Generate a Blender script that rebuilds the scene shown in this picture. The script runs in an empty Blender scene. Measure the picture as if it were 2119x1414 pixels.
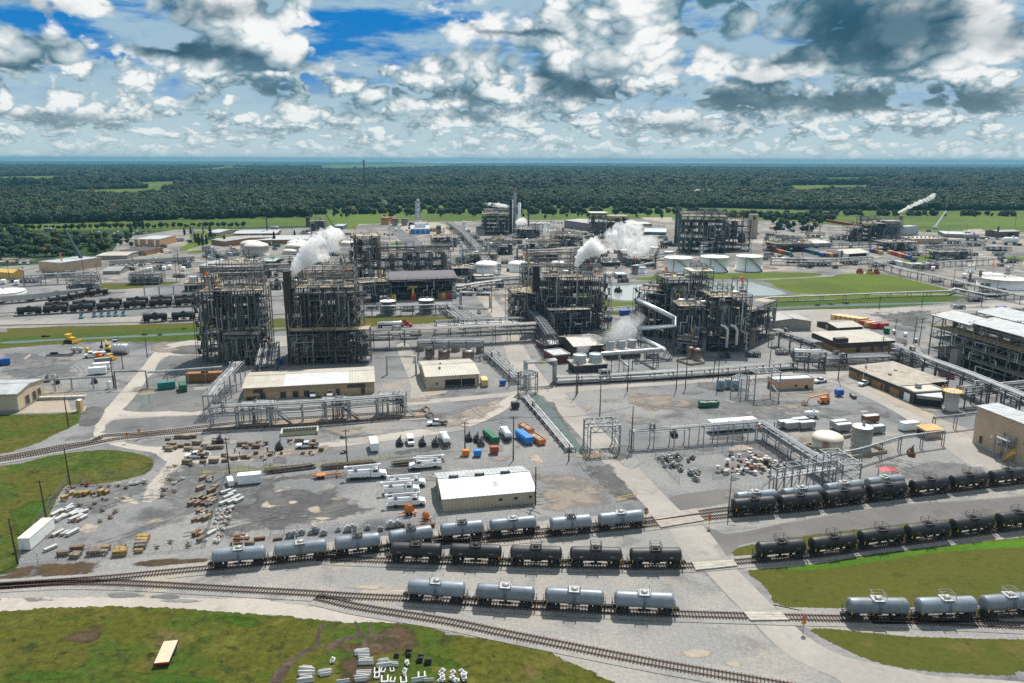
import bpy,math,random
from mathutils import Vector,Matrix
R=math.radians
C=bpy.context.scene.collection
SC=bpy.context.scene
# ---------------------------------------------------------------- camera (level helicopter view, 85 m up)
FPX,CX,CY,HCAM=1570.0,1059.5,707.0,85.0
TH=math.atan((CY-331.0)/FPX);ROLL=R(0.2)
cd=bpy.data.cameras.new('camera');cam=bpy.data.objects.new('camera',cd);C.objects.link(cam)
cd.sensor_width=36.0;cd.lens=FPX/2119.0*36.0;cd.clip_start=1.0;cd.clip_end=60000.0
cam.location=(0,0,HCAM)
cam.rotation_euler=(Matrix.Rotation(math.pi/2-TH,3,'X') @ Matrix.Rotation(ROLL,3,'Z')).to_euler()
SC.camera=cam
CM=cam.rotation_euler.to_matrix()
# ---------------------------------------------------------------- world: sky with broken cumulus
W=bpy.data.worlds.new('World');SC.world=W;W.use_nodes=True
wt=W.node_tree;wt.nodes.clear()
SUN_EL,SUN_AZ=R(56.5),R(72.0)
class N:
    """a shader value with operators: each makes one Math node"""
    def __init__(s,t,k):s.t,s.k=t,k
    def op(s,o,*a):
        n=s.t.nodes.new('ShaderNodeMath');n.operation=o
        for i,v in enumerate((s,)+a):
            if isinstance(v,N):s.t.links.new(v.k,n.inputs[i])
            else:n.inputs[i].default_value=v
        return N(s.t,n.outputs[0])
    def __add__(s,o):return s.op('ADD',o)
    def __sub__(s,o):return s.op('SUBTRACT',o)
    def __mul__(s,o):return s.op('MULTIPLY',o)
    def __truediv__(s,o):return s.op('DIVIDE',o)
    __radd__=__add__;__rmul__=__mul__
    def rsub(s,v):return (s*-1.0)+v
    def clamp(s,a=0.0,b=1.0):return s.op('MAXIMUM',a).op('MINIMUM',b)
    def step(s,a,b):
        x=((s-a)*(1.0/(b-a))).clamp();return x*x*(x*-2.0+3.0)
def comb(t,x,y,z):
    n=t.nodes.new('ShaderNodeCombineXYZ')
    for i,v in enumerate((x,y,z)):
        if isinstance(v,N):t.links.new(v.k,n.inputs[i])
        else:n.inputs[i].default_value=v
    return n.outputs[0]
def noise(t,vec,scale,detail=6.0,rough=0.55,dist=0.0,lac=2.0):
    n=t.nodes.new('ShaderNodeTexNoise');n.inputs['Scale'].default_value=scale
    n.inputs['Detail'].default_value=detail;n.inputs['Roughness'].default_value=rough
    n.inputs['Distortion'].default_value=dist;n.inputs['Lacunarity'].default_value=lac
    if vec is not None:t.links.new(vec,n.inputs['Vector'])
    return N(t,n.outputs[0])
def cmix(t,f,a,b):
    n=t.nodes.new('ShaderNodeMix');n.data_type='RGBA';n.clamp_factor=True
    for i,v in ((0,f),(6,a),(7,b)):
        if isinstance(v,N):t.links.new(v.k,n.inputs[i])
        elif hasattr(v,'is_linked'):t.links.new(v,n.inputs[i])
        elif isinstance(v,(int,float)):n.inputs[i].default_value=v
        else:n.inputs[i].default_value=(v[0],v[1],v[2],1)
    return n.outputs[2]
tc=wt.nodes.new('ShaderNodeTexCoord');sp=wt.nodes.new('ShaderNodeSeparateXYZ')
wt.links.new(tc.outputs['Generated'],sp.inputs[0])
sx,sy,sz=[N(wt,sp.outputs[i]) for i in range(3)]
az=sx.op('ARCTAN2',sy);el=sz.op('ARCSINE')
sky=wt.nodes.new('ShaderNodeTexSky');sky.sky_type='NISHITA';sky.sun_disc=False
sky.sun_elevation=SUN_EL;sky.sun_rotation=math.pi/2-SUN_AZ
sky.air_density=1.0;sky.dust_density=1.5;sky.ozone_density=2.0;sky.altitude=50
def sky_angles(px,py):
    d=CM @ Vector(((px-CX)/FPX,-(py-CY)/FPX,-1.0));d.normalize()
    return math.atan2(d.x,d.y),math.asin(d.z)
def blob(px,py,rx,ry,amp):
    a0,e0=sky_angles(px,py)
    dx=(az-a0)*(FPX/rx);dy=(el-e0)*(FPX/ry)
    return ((dx*dx+dy*dy)*-1.0).op('EXPONENT')*amp
def total(lst):
    s=lst[0]
    for x in lst[1:]:s=s+x
    return s
wz=noise(wt,comb(wt,az*22.0,el*34.0,8.0),1.0,5.0,0.6);wy=noise(wt,comb(wt,az*22.0,el*34.0,31.0),1.0,5.0,0.6)
AZ0,EL0=az,el
az=az+(wz-0.5)*0.10;el=el+(wy-0.5)*0.036
gaps=total([blob(*b) for b in [(735,85,120,42,0.5),(50,38,70,26,0.42),(165,60,40,22,0.3),
    (640,165,26,14,0.25),(715,160,20,18,0.2),(190,118,36,10,.2),(370,180,26,14,.3),(1560,0,30,10,0.3),(930,30,34,22,0.22),(265,117,14,8,.2)]])
heavy=total([blob(*b) for b in [(1870,55,190,50,1.0),(1900,208,330,22,1.15),(1580,205,130,16,.8),
    (1640,128,62,16,.8),(1215,190,110,26,.9),(1130,165,60,22,.7),(390,108,130,18,1.0),(470,22,90,24,.7),
    (1100,66,90,10,.8),(1410,70,55,13,.8),(1000,60,60,12,.6),(80,238,90,10,.7),(200,255,100,10,.5),(40,135,50,10,.8),(790,52,60,12,.7),
    (1000,240,120,12,.4),(1350,255,100,16,.6),(1490,265,110,14,.5),(930,195,60,12,.6),(100,15,130,16,.5),(560,185,60,10,.5),(2090,100,60,30,.5),(1560,170,60,24,.5)]])
bright=total([blob(*b) for b in [(960,110,110,45,.5),(1110,130,90,40,.4),(1330,60,150,40,.4),
    (1480,50,110,40,.4),(2040,55,55,40,.55),(560,75,90,30,.4),(230,150,140,50,.35),(1260,150,40,45,.45),(860,25,60,22,.4),(1180,30,100,22,.35),(1290,240,90,30,.3)]])
az,el=AZ0,EL0
def billow(vec,scale,detail):
    n=wt.nodes.new('ShaderNodeTexNoise');n.noise_type='RIDGED_MULTIFRACTAL';n.normalize=True
    wt.links.new(vec,n.inputs['Vector'])
    for k,v in (('Scale',scale),('Detail',detail),('Roughness',0.55),('Lacunarity',2.1),('Offset',1.0),('Gain',1.0)):n.inputs[k].default_value=v
    return N(wt,n.outputs[0]).rsub(1.0)
LIT_T,SHADE_T=(0.93,0.94,0.93),(0.035,0.125,0.185)
def layer(under,scale,seed,stretch,e0,e1,e2,e3,thr,kk):
    """one rank of cumulus between the elevations e0..e3: ragged lit heads, level dark bases"""
    x=az*scale;y=el*(scale*stretch)
    w=noise(wt,comb(wt,x*0.8,y*0.8,seed+5.0),1.0,2.0)
    u=x+(w-0.5)*0.5;v=y+(w-0.5)*0.3
    vec=comb(wt,u,v,seed);vec2=comb(wt,u+0.14,v+0.36,seed)
    b0=billow(vec,1.5,4.0);b1=billow(vec,5.5,3.0)
    n0=noise(wt,vec,1.0,8.0,0.52);n1=noise(wt,vec2,1.0,5.0,0.50)
    d=n0+(b0-0.5)*0.16
    gate=el.step(e0,e1)*el.step(e3,e2)
    al=(d-gaps*0.6+bright*0.06+heavy*0.14+(gate-1.0)*0.5).step(thr-0.015,thr+0.085)
    hv=(heavy*1.1+(n1-0.5)*1.3-bright*0.3).step(0.05,1.05)
    lit=(n0-n1)*kk+0.72+(b0-0.5)*0.5+(b1-0.5)*0.24+bright*0.25-(d-0.5)*0.25
    lit=lit.clamp()
    c1=cmix(wt,lit.step(0.0,0.5),(0.075,0.185,0.26),(0.36,0.475,0.535))
    c2=cmix(wt,lit.step(0.40,0.92),c1,LIT_T)
    c2=cmix(wt,hv*0.95,c2,cmix(wt,lit.step(-0.2,1.2),(0.016,0.082,0.135),(0.06,0.16,0.23)))
    return cmix(wt,al,under,c2)
mul=wt.nodes.new('ShaderNodeMix');mul.data_type='RGBA';mul.blend_type='MULTIPLY';mul.inputs[0].default_value=1.0
wt.links.new(sky.outputs[0],mul.inputs[6]);mul.inputs[7].default_value=(0.1,0.1,0.1,1)
clear=cmix(wt,el.step(0.03,0.115),(0.42,0.60,0.68),(0.005,0.20,0.56))
clear=cmix(wt,el.step(0.30,0.60),clear,mul.outputs[2])
cirrus=noise(wt,comb(wt,az*9.0,el*40.0,77.0),1.0,5.0,0.6)
cl=cmix(wt,((cirrus-gaps*0.5).step(0.30,0.55)*0.9)*el.step(0.5,0.3),clear,(0.38,0.54,0.64))
cl=layer(cl,30.0,21.9,2.0,-0.02,0.0,0.050,0.075,0.36,3.0)
cl=layer(cl,16.0,11.2,1.5,0.030,0.05,0.105,0.14,0.362,3.2)
cl=layer(cl,8.0,3.7,1.45,0.075,0.11,2.0,3.0,0.335,3.1)
hz=(el*-1.0).op('MULTIPLY',26.0).op('EXPONENT')
cl=cmix(wt,(hz*0.85).clamp(),cl,(0.60,0.715,0.725))
bg=wt.nodes.new('ShaderNodeBackground');wt.links.new(cl,bg.inputs[0]);wt.links.new((el.step(0.22,0.55)*0.15+0.90).k,bg.inputs[1])  # sky above the view made brighter, as added fill for shaded faces
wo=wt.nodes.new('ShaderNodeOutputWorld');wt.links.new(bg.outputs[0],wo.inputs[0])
W.cycles.sampling_method='MANUAL';W.cycles.sample_map_resolution=512
# ---------------------------------------------------------------- sun
sl=bpy.data.lights.new('sun','SUN');sl.energy=5.0;sl.angle=R(0.5);sl.color=(1.0,0.955,0.88)
so=bpy.data.objects.new('sun',sl);C.objects.link(so)
sd=Vector((math.cos(SUN_EL)*math.cos(SUN_AZ),math.cos(SUN_EL)*math.sin(SUN_AZ),math.sin(SUN_EL)))
so.rotation_euler=(-sd).to_track_quat('-Z','Y').to_euler();so.location=sd*400
SC.view_settings.view_transform='Standard';SC.view_settings.look='None'
SC.view_settings.exposure=0.18;SC.view_settings.gamma=1.0
SC.cycles.max_bounces=6;SC.cycles.diffuse_bounces=2;SC.cycles.glossy_bounces=2;SC.cycles.transparent_max_bounces=8
SC.cycles.volume_bounces=5;SC.cycles.use_denoising=False
# ================================================================ helpers
rnd=random.Random(7)
_c,_s=math.cos(TH),math.sin(TH)
def G(px,py,h=0.0):
    """photo pixel -> the point of the horizontal plane at height h seen there"""
    d=CM @ Vector(((px-CX)/FPX,-(py-CY)/FPX,-1.0));t=(h-HCAM)/d.z
    return Vector((d.x*t,d.y*t,h))
def depth_at(p):
    return (CM.transposed() @ (Vector(p)-cam.location)).z*-1.0
def mpp(p):return depth_at(p)/FPX
def height_px(base,top):
    """height of an upright thing whose foot and head are seen at two pixels"""
    g=G(*base);d=CM @ Vector(((top[0]-CX)/FPX,-(top[1]-CY)/FPX,-1.0))
    return HCAM+d.z*(g.y/d.y)
def rg(ox,oy,k):return lambda x,y:(ox+x/k,oy+y/k)
A_=rg(0,300,3.998);B_=rg(530,300,3.998);C_=rg(1060,300,3.998);D_=rg(1590,300,4.006)
E_=rg(0,600,3.998);F_=rg(400,540,5.2975);G_=rg(700,450,5.2375);H_=rg(1000,480,4.7125)
I_=rg(1280,540,5.2975);J_=rg(1600,600,4.04);K_=rg(400,720,3.998);L_=rg(900,720,3.998)
M_=rg(1300,750,3.998);N_=rg(1600,800,4.04);O_=rg(0,900,3.998);P_=rg(400,920,3.998)
Q_=rg(0,1064,3.998);R_=rg(500,1064,3.998);S_=rg(1000,1064,3.998);T_=rg(1500,1064,3.423)
class MB:
    """collects shapes and links them as ONE mesh object"""
    def __init__(s):s.v,s.f,s.m,s.sm=[],[],[],[]
    def add(s,vs,fs,m=0,smooth=False):
        o=len(s.v);s.v.extend([tuple(v) for v in vs])
        for f in fs:s.f.append(tuple(i+o for i in f));s.m.append(m);s.sm.append(smooth)
        return s
    def box(s,c,d,rz=0.0,m=0):
        x,y,z=d[0]/2,d[1]/2,d[2]/2;cr,sr=math.cos(rz),math.sin(rz)
        vs=[(c[0]+i*cr-j*sr,c[1]+i*sr+j*cr,c[2]+k) for k in (-z,z) for i,j in ((-x,-y),(x,-y),(x,y),(-x,y))]
        return s.add(vs,[(3,2,1,0),(4,5,6,7),(0,1,5,4),(1,2,6,5),(2,3,7,6),(3,0,4,7)],m)
    def bar(s,p,q,w,h=None,m=0):
        """square bar from p to q"""
        h=h or w;p,q=Vector(p),Vector(q);d=q-p
        if d.length<1e-6:return s
        d.normalize();up=Vector((0,0,1)) if abs(d.z)<0.95 else Vector((0,1,0))
        a=d.cross(up).normalized()*(w/2);b=a.cross(d).normalized()*(h/2)
        vs=[e+i*a+j*b for e in (p,q) for i,j in ((-1,-1),(1,-1),(1,1),(-1,1))]
        return s.add(vs,[(0,1,2,3),(7,6,5,4),(0,4,5,1),(1,5,6,2),(2,6,7,3),(3,7,4,0)],m)
    def tube(s,pts,r,n=6,m=0,caps=True,smooth=True):
        pts=[Vector(p) for p in pts];rs=r if isinstance(r,(list,tuple)) else [r]*len(pts);rings=[];ref=None
        for i,p in enumerate(pts):
            a=(pts[i]-pts[i-1]).normalized() if i else None;b=(pts[i+1]-pts[i]).normalized() if i<len(pts)-1 else None
            t=(a+b).normalized() if a is not None and b is not None and (a+b).length>1e-4 else (b if b is not None else a)
            if ref is None:ref=Vector((0,0,1)) if abs(t.z)<0.9 else Vector((1,0,0))
            u=t.cross(ref)
            if u.length<1e-3:ref=Vector((0,1,0)) if abs(t.y)<.9 else Vector((1,0,0));u=t.cross(ref)
            u.normalize();w=u.cross(t).normalized()
            k=rs[i]*(1.0/max(0.6,a.dot(t)) if a is not None and b is not None else 1.0)
            rings.append([p+u*(math.cos(2*math.pi*j/n)*k)+w*(math.sin(2*math.pi*j/n)*k) for j in range(n)])
        vs=[v for q in rings for v in q];fs=[]
        for i in range(len(rings)-1):
            for j in range(n):fs.append((i*n+j,i*n+(j+1)%n,(i+1)*n+(j+1)%n,(i+1)*n+j))
        s.add(vs,fs,m,smooth)
        if caps:
            s.add(rings[0],[tuple(range(n))],m);s.add(rings[-1],[tuple(reversed(range(n)))],m)
        return s
    def lathe(s,c,prof,n=24,axis='z',m=0,smooth=True):
        """profile of (radius, height) turned about an upright (or 'x') axis through c"""
        vs=[]
        for r,h in prof:
            for j in range(n):
                a=2*math.pi*j/n
                if axis=='z':vs.append((c[0]+r*math.cos(a),c[1]+r*math.sin(a),c[2]+h))
                elif axis=='x':vs.append((c[0]+h,c[1]+r*math.cos(a),c[2]+r*math.sin(a)))
                else:vs.append((c[0]+r*math.sin(a),c[1]+h,c[2]+r*math.cos(a)))
        fs=[]
        for i in range(len(prof)-1):
            for j in range(n):fs.append((i*n+j,i*n+(j+1)%n,(i+1)*n+(j+1)%n,(i+1)*n+j))
        s.add(vs,fs,m,smooth)
        for i,rev in ((0,True),(len(prof)-1,False)):
            if prof[i][0]>1e-4:
                ring=vs[i*n:(i+1)*n];s.add(ring,[tuple(reversed(range(n))) if rev else tuple(range(n))],m)
        return s
    def prism(s,poly,z0,z1,m=0):
        n=len(poly);vs=[(p[0],p[1],z0) for p in poly]+[(p[0],p[1],z1) for p in poly]
        return s.add(vs,[tuple(reversed(range(n))),tuple(range(n,2*n))]+[(i,(i+1)%n,n+(i+1)%n,n+i) for i in range(n)],m)
    def side(s,poly,y0,y1,m=0):
        """outline in the x-z plane given a width in y"""
        n=len(poly);vs=[(p[0],y0,p[1]) for p in poly]+[(p[0],y1,p[1]) for p in poly]
        return s.add(vs,[tuple(range(n)),tuple(reversed(range(n,2*n)))]+[((i+1)%n,i,n+i,n+(i+1)%n) for i in range(n)],m)
    def rail(s,pts,h=1.05,step=2.0,w=0.05,m=0):
        """handrail along a line of deck points"""
        for p,q in zip(pts,pts[1:]):
            p,q=Vector(p),Vector(q);n=max(1,int((q-p).length/step))
            for i in range(n+1):
                e=p.lerp(q,i/n);s.bar(e,e+Vector((0,0,h)),w,m=m)
            for k in (0.5,1.0):s.bar(p+Vector((0,0,h*k)),q+Vector((0,0,h*k)),w,m=m)
        return s
    def build(s,name,mats,parent=None,loc=None,rz=None):
        me=bpy.data.meshes.new(name);me.from_pydata(s.v,[],s.f)
        if not isinstance(mats,(list,tuple)):mats=[mats]
        for x in mats:me.materials.append(x)
        me.polygons.foreach_set('material_index',s.m);me.polygons.foreach_set('use_smooth',s.sm);me.update()
        o=bpy.data.objects.new(name,me);C.objects.link(o)
        if parent is not None:o.parent=parent
        if loc is not None:o.location=loc
        if rz is not None:o.rotation_euler[2]=rz
        return o
def tag(o,label,cat,group=None):
    o['label']=label;o['category']=cat
    if group:o['group']=group
    return o
def thing(name,label,cat,loc=(0,0,0),rz=0.0,group=None):
    o=bpy.data.objects.new(name,None);C.objects.link(o);o.location=loc;o.rotation_euler[2]=rz;o.empty_display_size=0.5
    return tag(o,label,cat,group)
PARTS_OF={}
_build=MB.build
def build_note(s,name,mats,parent=None,loc=None,rz=None):
    o=_build(s,name,mats,parent,loc,rz)
    if parent is not None:PARTS_OF.setdefault(parent.name,[]).append(o)
    return o
MB.build=build_note
def dup(o,loc=None,rz=None,label=None,scale=None,group=None,parent=None,swap=None):
    """copy of a thing with copies of its parts and sub-parts; swap exchanges materials"""
    c=o.copy();C.objects.link(c)
    if parent is not None:c.parent=parent;PARTS_OF.setdefault(parent.name,[]).append(c)
    if loc is not None:c.location=loc
    if rz is not None:c.rotation_euler[2]=rz
    if scale is not None:c.scale=scale if isinstance(scale,(tuple,list)) else (scale,)*3
    if label:c['label']=label
    if group:c['group']=group
    if swap and c.type=='MESH':
        for i,sl_ in enumerate(c.material_slots):
            mn=sl_.material.name if sl_.material else ''
            if mn in swap:sl_.link='OBJECT';sl_.material=swap[mn]
    for ch in PARTS_OF.get(o.name,[]):dup(ch,parent=c,swap=swap)
    return c
ORD=['first','second','third','fourth','fifth','sixth','seventh','eighth','ninth','tenth','eleventh','twelfth','thirteenth',
       'fourteenth','fifteenth','sixteenth','seventeenth','eighteenth','nineteenth','twentieth']
TENS=['','','twenty','thirty','forty','fifty','sixty','seventy','eighty','ninety']
def nth(i):
    """0 -> first"""
    if i<20:return ORD[i]
    n=i+1;h=''
    if n>=100:h=('one hundred and ' if n<200 else 'two hundred and ');n %= 100
    if n==0:return h.replace(' and ','')+'th'
    if n<=20:return h+ORD[n-1]
    return h+(TENS[n // 10][:-1]+'ieth' if n%10==0 else TENS[n // 10]+'-'+ORD[n%10-1])
# ---------------------------------------------------------------- materials
MATS={}
def mat(name,col,rough=0.7,metal=0.0,var=0.10,scale=0.6,dirt=None,dirt_amt=0.0,dirt_scale=0.35,objvar=0.0,coat=0.0,streak=False):
    """painted / weathered surface: base colour, slow mottling, and stains of a second colour"""
    if name in MATS:return MATS[name]
    m=bpy.data.materials.new(name);m.use_nodes=True;t=m.node_tree;b=t.nodes['Principled BSDF']
    g=t.nodes.new('ShaderNodeNewGeometry');pos=g.outputs['Position']
    n1=noise(t,pos,scale,5.0,0.6)
    lo=[c*(1-var) for c in col];hi=[min(1,c*(1+var)) for c in col]
    c=cmix(t,n1.step(0.3,0.7),lo,hi)
    if dirt is not None:
        vec=pos
        if streak:
            s_=t.nodes.new('ShaderNodeVectorMath');s_.operation='MULTIPLY';t.links.new(pos,s_.inputs[0]);s_.inputs[1].default_value=(1.0,1.0,0.18);vec=s_.outputs[0]
        n2=noise(t,vec,dirt_scale,7.0,0.65)
        c=cmix(t,n2.step(0.62-0.22*dirt_amt,0.74-0.1*dirt_amt)*min(1.0,0.35+dirt_amt),c,dirt)
    if objvar:
        oi=t.nodes.new('ShaderNodeObjectInfo');hs=t.nodes.new('ShaderNodeHueSaturation')
        r=N(t,oi.outputs['Random']);t.links.new((r*(2*objvar)+(1-objvar)).k,hs.inputs['Value']);t.links.new(c,hs.inputs['Color']);c=hs.outputs[0]
    t.links.new(c,b.inputs['Base Color'])
    t.links.new((n1*0.25+(rough-0.12)).clamp(0.05,1.0).k,b.inputs['Roughness']);b.inputs['Metallic'].default_value=metal
    if coat:b.inputs['Coat Weight'].default_value=coat
    MATS[name]=m;return m
RUST=(0.16,0.065,0.03)
steel=mat('weathered_steel',(0.088,0.100,0.110),0.6,0.1,0.25,0.3,RUST,0.05,0.2)
tower_steel=mat('tower_steel',(0.135,0.128,0.118),0.6,0.1,0.3,0.3,(0.11,0.06,0.04),0.2,0.2)
steel_blue=mat('blue_grey_steel',(0.078,0.100,0.118),0.6,0.1,0.25,0.3,(0.10,0.06,0.04),0.12,0.2)
steel_lt=mat('galvanised_steel',(0.29,0.305,0.315),0.5,0.25,0.18,0.4,(0.2,0.14,0.1),0.05,0.2)
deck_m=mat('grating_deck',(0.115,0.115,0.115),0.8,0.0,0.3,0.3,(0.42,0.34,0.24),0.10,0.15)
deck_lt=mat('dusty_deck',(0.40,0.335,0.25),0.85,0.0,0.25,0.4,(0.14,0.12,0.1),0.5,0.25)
pipe_m=mat('grey_pipe',(0.235,0.245,0.25),0.45,0.3,0.2,0.3,(0.2,0.13,0.09),0.08,0.2)
pipe_dk=mat('dark_pipe',(0.065,0.07,0.078),0.5,0.15,0.25,0.3)
pipe_w=mat('pale_insulated_pipe',(0.42,0.415,0.40),0.55,0.05,0.18,0.3,(0.22,0.17,0.13),0.2,0.25)
silver=mat('bright_cladding',(0.56,0.57,0.57),0.38,0.6,0.12,0.4,(0.3,0.22,0.16),0.10,0.3)
vessel_m=mat('dull_vessel',(0.25,0.235,0.22),0.5,0.4,0.2,0.25,(0.15,0.09,0.06),0.3,0.2,streak=True)
vessel_brn=mat('brown_vessel',(0.24,0.185,0.14),0.55,0.3,0.2,0.25,(0.10,0.06,0.04),0.4,0.2,streak=True)
dark=mat('dark_interior',(0.02,0.021,0.024),0.9,0,0.2)  # near-black; as an opening panel it stands for the shade inside
black=mat('black_rubber',(0.022,0.022,0.022),0.75,0,0.2)
white=mat('white_paint',(0.78,0.79,0.78),0.4,0,0.05,0.5,(0.5,0.44,0.36),0.10,0.3)
white_tank=mat('white_tank_paint',(0.88,0.88,0.87),0.5,0,0.02,0.15,(0.7,0.66,0.6),0.05,0.12)
cream=mat('cream_cladding',(0.52,0.44,0.32),0.6,0,0.07,0.2,(0.35,0.27,0.18),0.25,0.15,streak=True)
tan=mat('tan_cladding',(0.50,0.37,0.25),0.6,0,0.08,0.2,(0.33,0.22,0.14),0.25,0.15,streak=True)
brick=mat('brown_brick',(0.30,0.17,0.085),0.85,0,0.14,0.8)
orange_brick=mat('orange_brick',(0.46,0.25,0.12),0.85,0,0.1,0.6)
grey_wall=mat('grey_cladding',(0.26,0.25,0.225),0.7,0,0.1,0.2)
dark_wall=mat('dark_fascia',(0.055,0.047,0.045),0.7,0,0.15,0.3)
roof_w=mat('white_metal_roof',(0.43,0.445,0.45),0.5,0.05,0.14,0.35,(0.36,0.30,0.24),0.3,0.25)
roof_c=mat('cream_metal_roof',(0.43,0.40,0.335),0.55,0.05,0.1,0.2,(0.45,0.36,0.26),0.25,0.15)
roof_g=mat('grey_metal_roof',(0.30,0.295,0.285),0.55,0.05,0.12,0.15,(0.5,0.44,0.38),0.25,0.12)
roof_dk=mat('charcoal_roof',(0.085,0.075,0.075),0.8,0,0.2,0.2)
concrete=mat('pale_concrete',(0.46,0.43,0.38),0.9,0,0.1,0.5,(0.25,0.22,0.18),0.4,0.4)
barrier=mat('white_concrete',(0.52,0.515,0.50),0.85,0,0.07,0.8,(0.35,0.32,0.28),0.25,0.6)
wood=mat('raw_timber',(0.215,0.165,0.115),0.85,0,0.2,1.2,(0.18,0.11,0.06),0.4,0.8,objvar=0.25)
wood_gr=mat('grey_timber',(0.21,0.175,0.145),0.9,0,0.25,1.0,(0.07,0.055,0.045),0.5,0.7,objvar=0.3)
pole_m=mat('creosote_pole',(0.07,0.047,0.035),0.9,0,0.25,0.8)
rusty=mat('rusty_steel',(0.19,0.085,0.045),0.85,0,0.25,0.8,(0.07,0.04,0.03),0.4,0.6)
yellow=mat('yellow_paint',(0.72,0.44,0.03),0.5,0,0.08,0.6,(0.3,0.16,0.04),0.1,0.6)
orange=mat('orange_paint',(0.62,0.185,0.03),0.5,0,0.08,0.6,(0.3,0.10,0.03),0.1,0.6)
wind_orange=mat('orange_fabric',(0.9,0.16,0.05),0.8,0,0.05)
red=mat('red_paint',(0.48,0.025,0.03),0.4,0,0.08,0.6,coat=0.2)
blue=mat('blue_paint',(0.015,0.10,0.36),0.5,0,0.1,0.6)
blue_lt=mat('bright_blue_paint',(0.02,0.21,0.55),0.5,0,0.1,0.6)
green=mat('green_paint',(0.015,0.13,0.07),0.5,0,0.12,0.6)
teal=mat('teal_paint',(0.02,0.19,0.17),0.5,0,0.12,0.6)
brown_box=mat('brown_container',(0.28,0.13,0.05),0.65,0,0.12,0.5,RUST,0.2,0.3)
ochre_box=mat('ochre_container',(0.62,0.42,0.18),0.65,0,0.1,0.5,RUST,0.15,0.3)
rust_red=mat('rust_red_container',(0.35,0.075,0.035),0.65,0,0.12,0.5,RUST,0.2,0.3)
glass=mat('dark_glass',(0.02,0.026,0.032),0.12,0,0.05)
chrome=mat('polished_tank',(0.72,0.73,0.74),0.22,0.9,0.05)
skin_m=mat('skin',(0.42,0.24,0.16),0.6)
def ground_mat(name,cols,scales,bump=0.0,stripe=None,fine=1.0,fvar=0.12):
    """ground cover from several colours blended by noises of falling size"""
    m=bpy.data.materials.new(name);m.use_nodes=True;t=m.node_tree;b=t.nodes['Principled BSDF']
    g=t.nodes.new('ShaderNodeNewGeometry');pos=g.outputs['Position'];c=cols[0]
    for col,(sc,a,bb) in zip(cols[1:],scales):
        c=cmix(t,noise(t,pos,sc,8.0,0.62,0.3).step(a,bb),c,col)
    f=noise(t,pos,fine,6.0,0.75)
    hs=t.nodes.new('ShaderNodeHueSaturation');t.links.new((((f-0.5)*(fvar*8)+1.0).clamp(0.4,1.7)*0.70).k,hs.inputs['Value'])
    if hasattr(c,'is_linked'):t.links.new(c,hs.inputs['Color'])
    else:hs.inputs['Color'].default_value=(*c,1)
    c=hs.outputs[0]
    if stripe:
        w=t.nodes.new('ShaderNodeTexWave');w.wave_type='BANDS';w.bands_direction=stripe[0];w.inputs['Scale'].default_value=stripe[1]
        w.inputs['Distortion'].default_value=6.0;w.inputs['Detail'].default_value=3.0;w.inputs['Detail Scale'].default_value=0.5;t.links.new(pos,w.inputs['Vector'])
        c=cmix(t,N(t,w.outputs[1])*stripe[2],c,stripe[3])
    t.links.new(c,b.inputs['Base Color']);b.inputs['Roughness'].default_value=0.95;b.inputs['Specular IOR Level'].default_value=0.15
    if bump:
        bn=t.nodes.new('ShaderNodeBump');bn.inputs['Strength'].default_value=bump;bn.inputs['Distance'].default_value=0.3
        t.links.new(f.k,bn.inputs['Height']);t.links.new(bn.outputs[0],b.inputs['Normal'])
    MATS[name]=m;return m
def soft(m):
    """a copy of a ground cover that thins out raggedly along its rim, following the rim attribute"""
    k=m.name+'_ragged'
    if k in MATS:return MATS[k]
    c=m.copy();c.name=k;t=c.node_tree;out=[n for n in t.nodes if n.type=='OUTPUT_MATERIAL'][0];b=t.nodes['Principled BSDF'];at=t.nodes.new('ShaderNodeAttribute');at.attribute_name='rim'
    g=t.nodes.new('ShaderNodeNewGeometry');f=(N(t,at.outputs['Fac'])*0.9+noise(t,g.outputs['Position'],0.13,8.0,0.66)*3.2-2.0).step(0.0,0.55)
    tr_=t.nodes.new('ShaderNodeBsdfTransparent');mx=t.nodes.new('ShaderNodeMixShader');t.links.new(f.k,mx.inputs[0]);t.links.new(tr_.outputs[0],mx.inputs[1]);t.links.new(b.outputs[0],mx.inputs[2]);t.links.new(mx.outputs[0],out.inputs[0])
    MATS[k]=c;return c
# ================================================================ the setting: ground, roads, grass, water
gm_forest=ground_mat('forest_floor',[(0.024,0.055,0.018),(0.04,0.08,0.024),(0.06,0.115,0.026)],[(0.004,.4,.6),(0.0012,.56,.62)],fine=0.05)
gm_gravel=ground_mat('grey_gravel',[(0.240,0.243,0.249),(0.345,0.338,0.328),(0.135,0.137,0.142),(0.43,0.375,0.31)],[(0.022,.40,.62),(0.05,.52,.68),(0.035,.56,.70)],fine=1.1,bump=0.3,fvar=0.17)
gm_ballast=ground_mat('pale_ballast',[(0.355,0.347,0.333),(0.43,0.405,0.365),(0.25,0.246,0.242),(0.47,0.41,0.335)],[(0.05,.40,.62),(0.09,.52,.70),(0.06,.54,.68)],fine=1.6,bump=0.35,fvar=0.17)
gm_dark=ground_mat('dark_gravel',[(0.125,0.124,0.126),(0.19,0.183,0.177),(0.085,0.085,0.088)],[(0.06,.42,.62),(0.09,.55,.7)],fine=1.5,bump=0.25)
gm_mid=ground_mat('mid_gravel',[(0.185,0.186,0.19),(0.25,0.246,0.238),(0.125,0.126,0.13)],[(0.05,.42,.62),(0.1,.55,.7)],fine=1.5,bump=0.25)
gm_road=ground_mat('worn_concrete_road',[(0.42,0.39,0.355),(0.49,0.45,0.405),(0.33,0.305,0.28)],[(0.05,.42,.62),(0.12,.55,.7)],fine=0.8,fvar=0.06)
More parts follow.
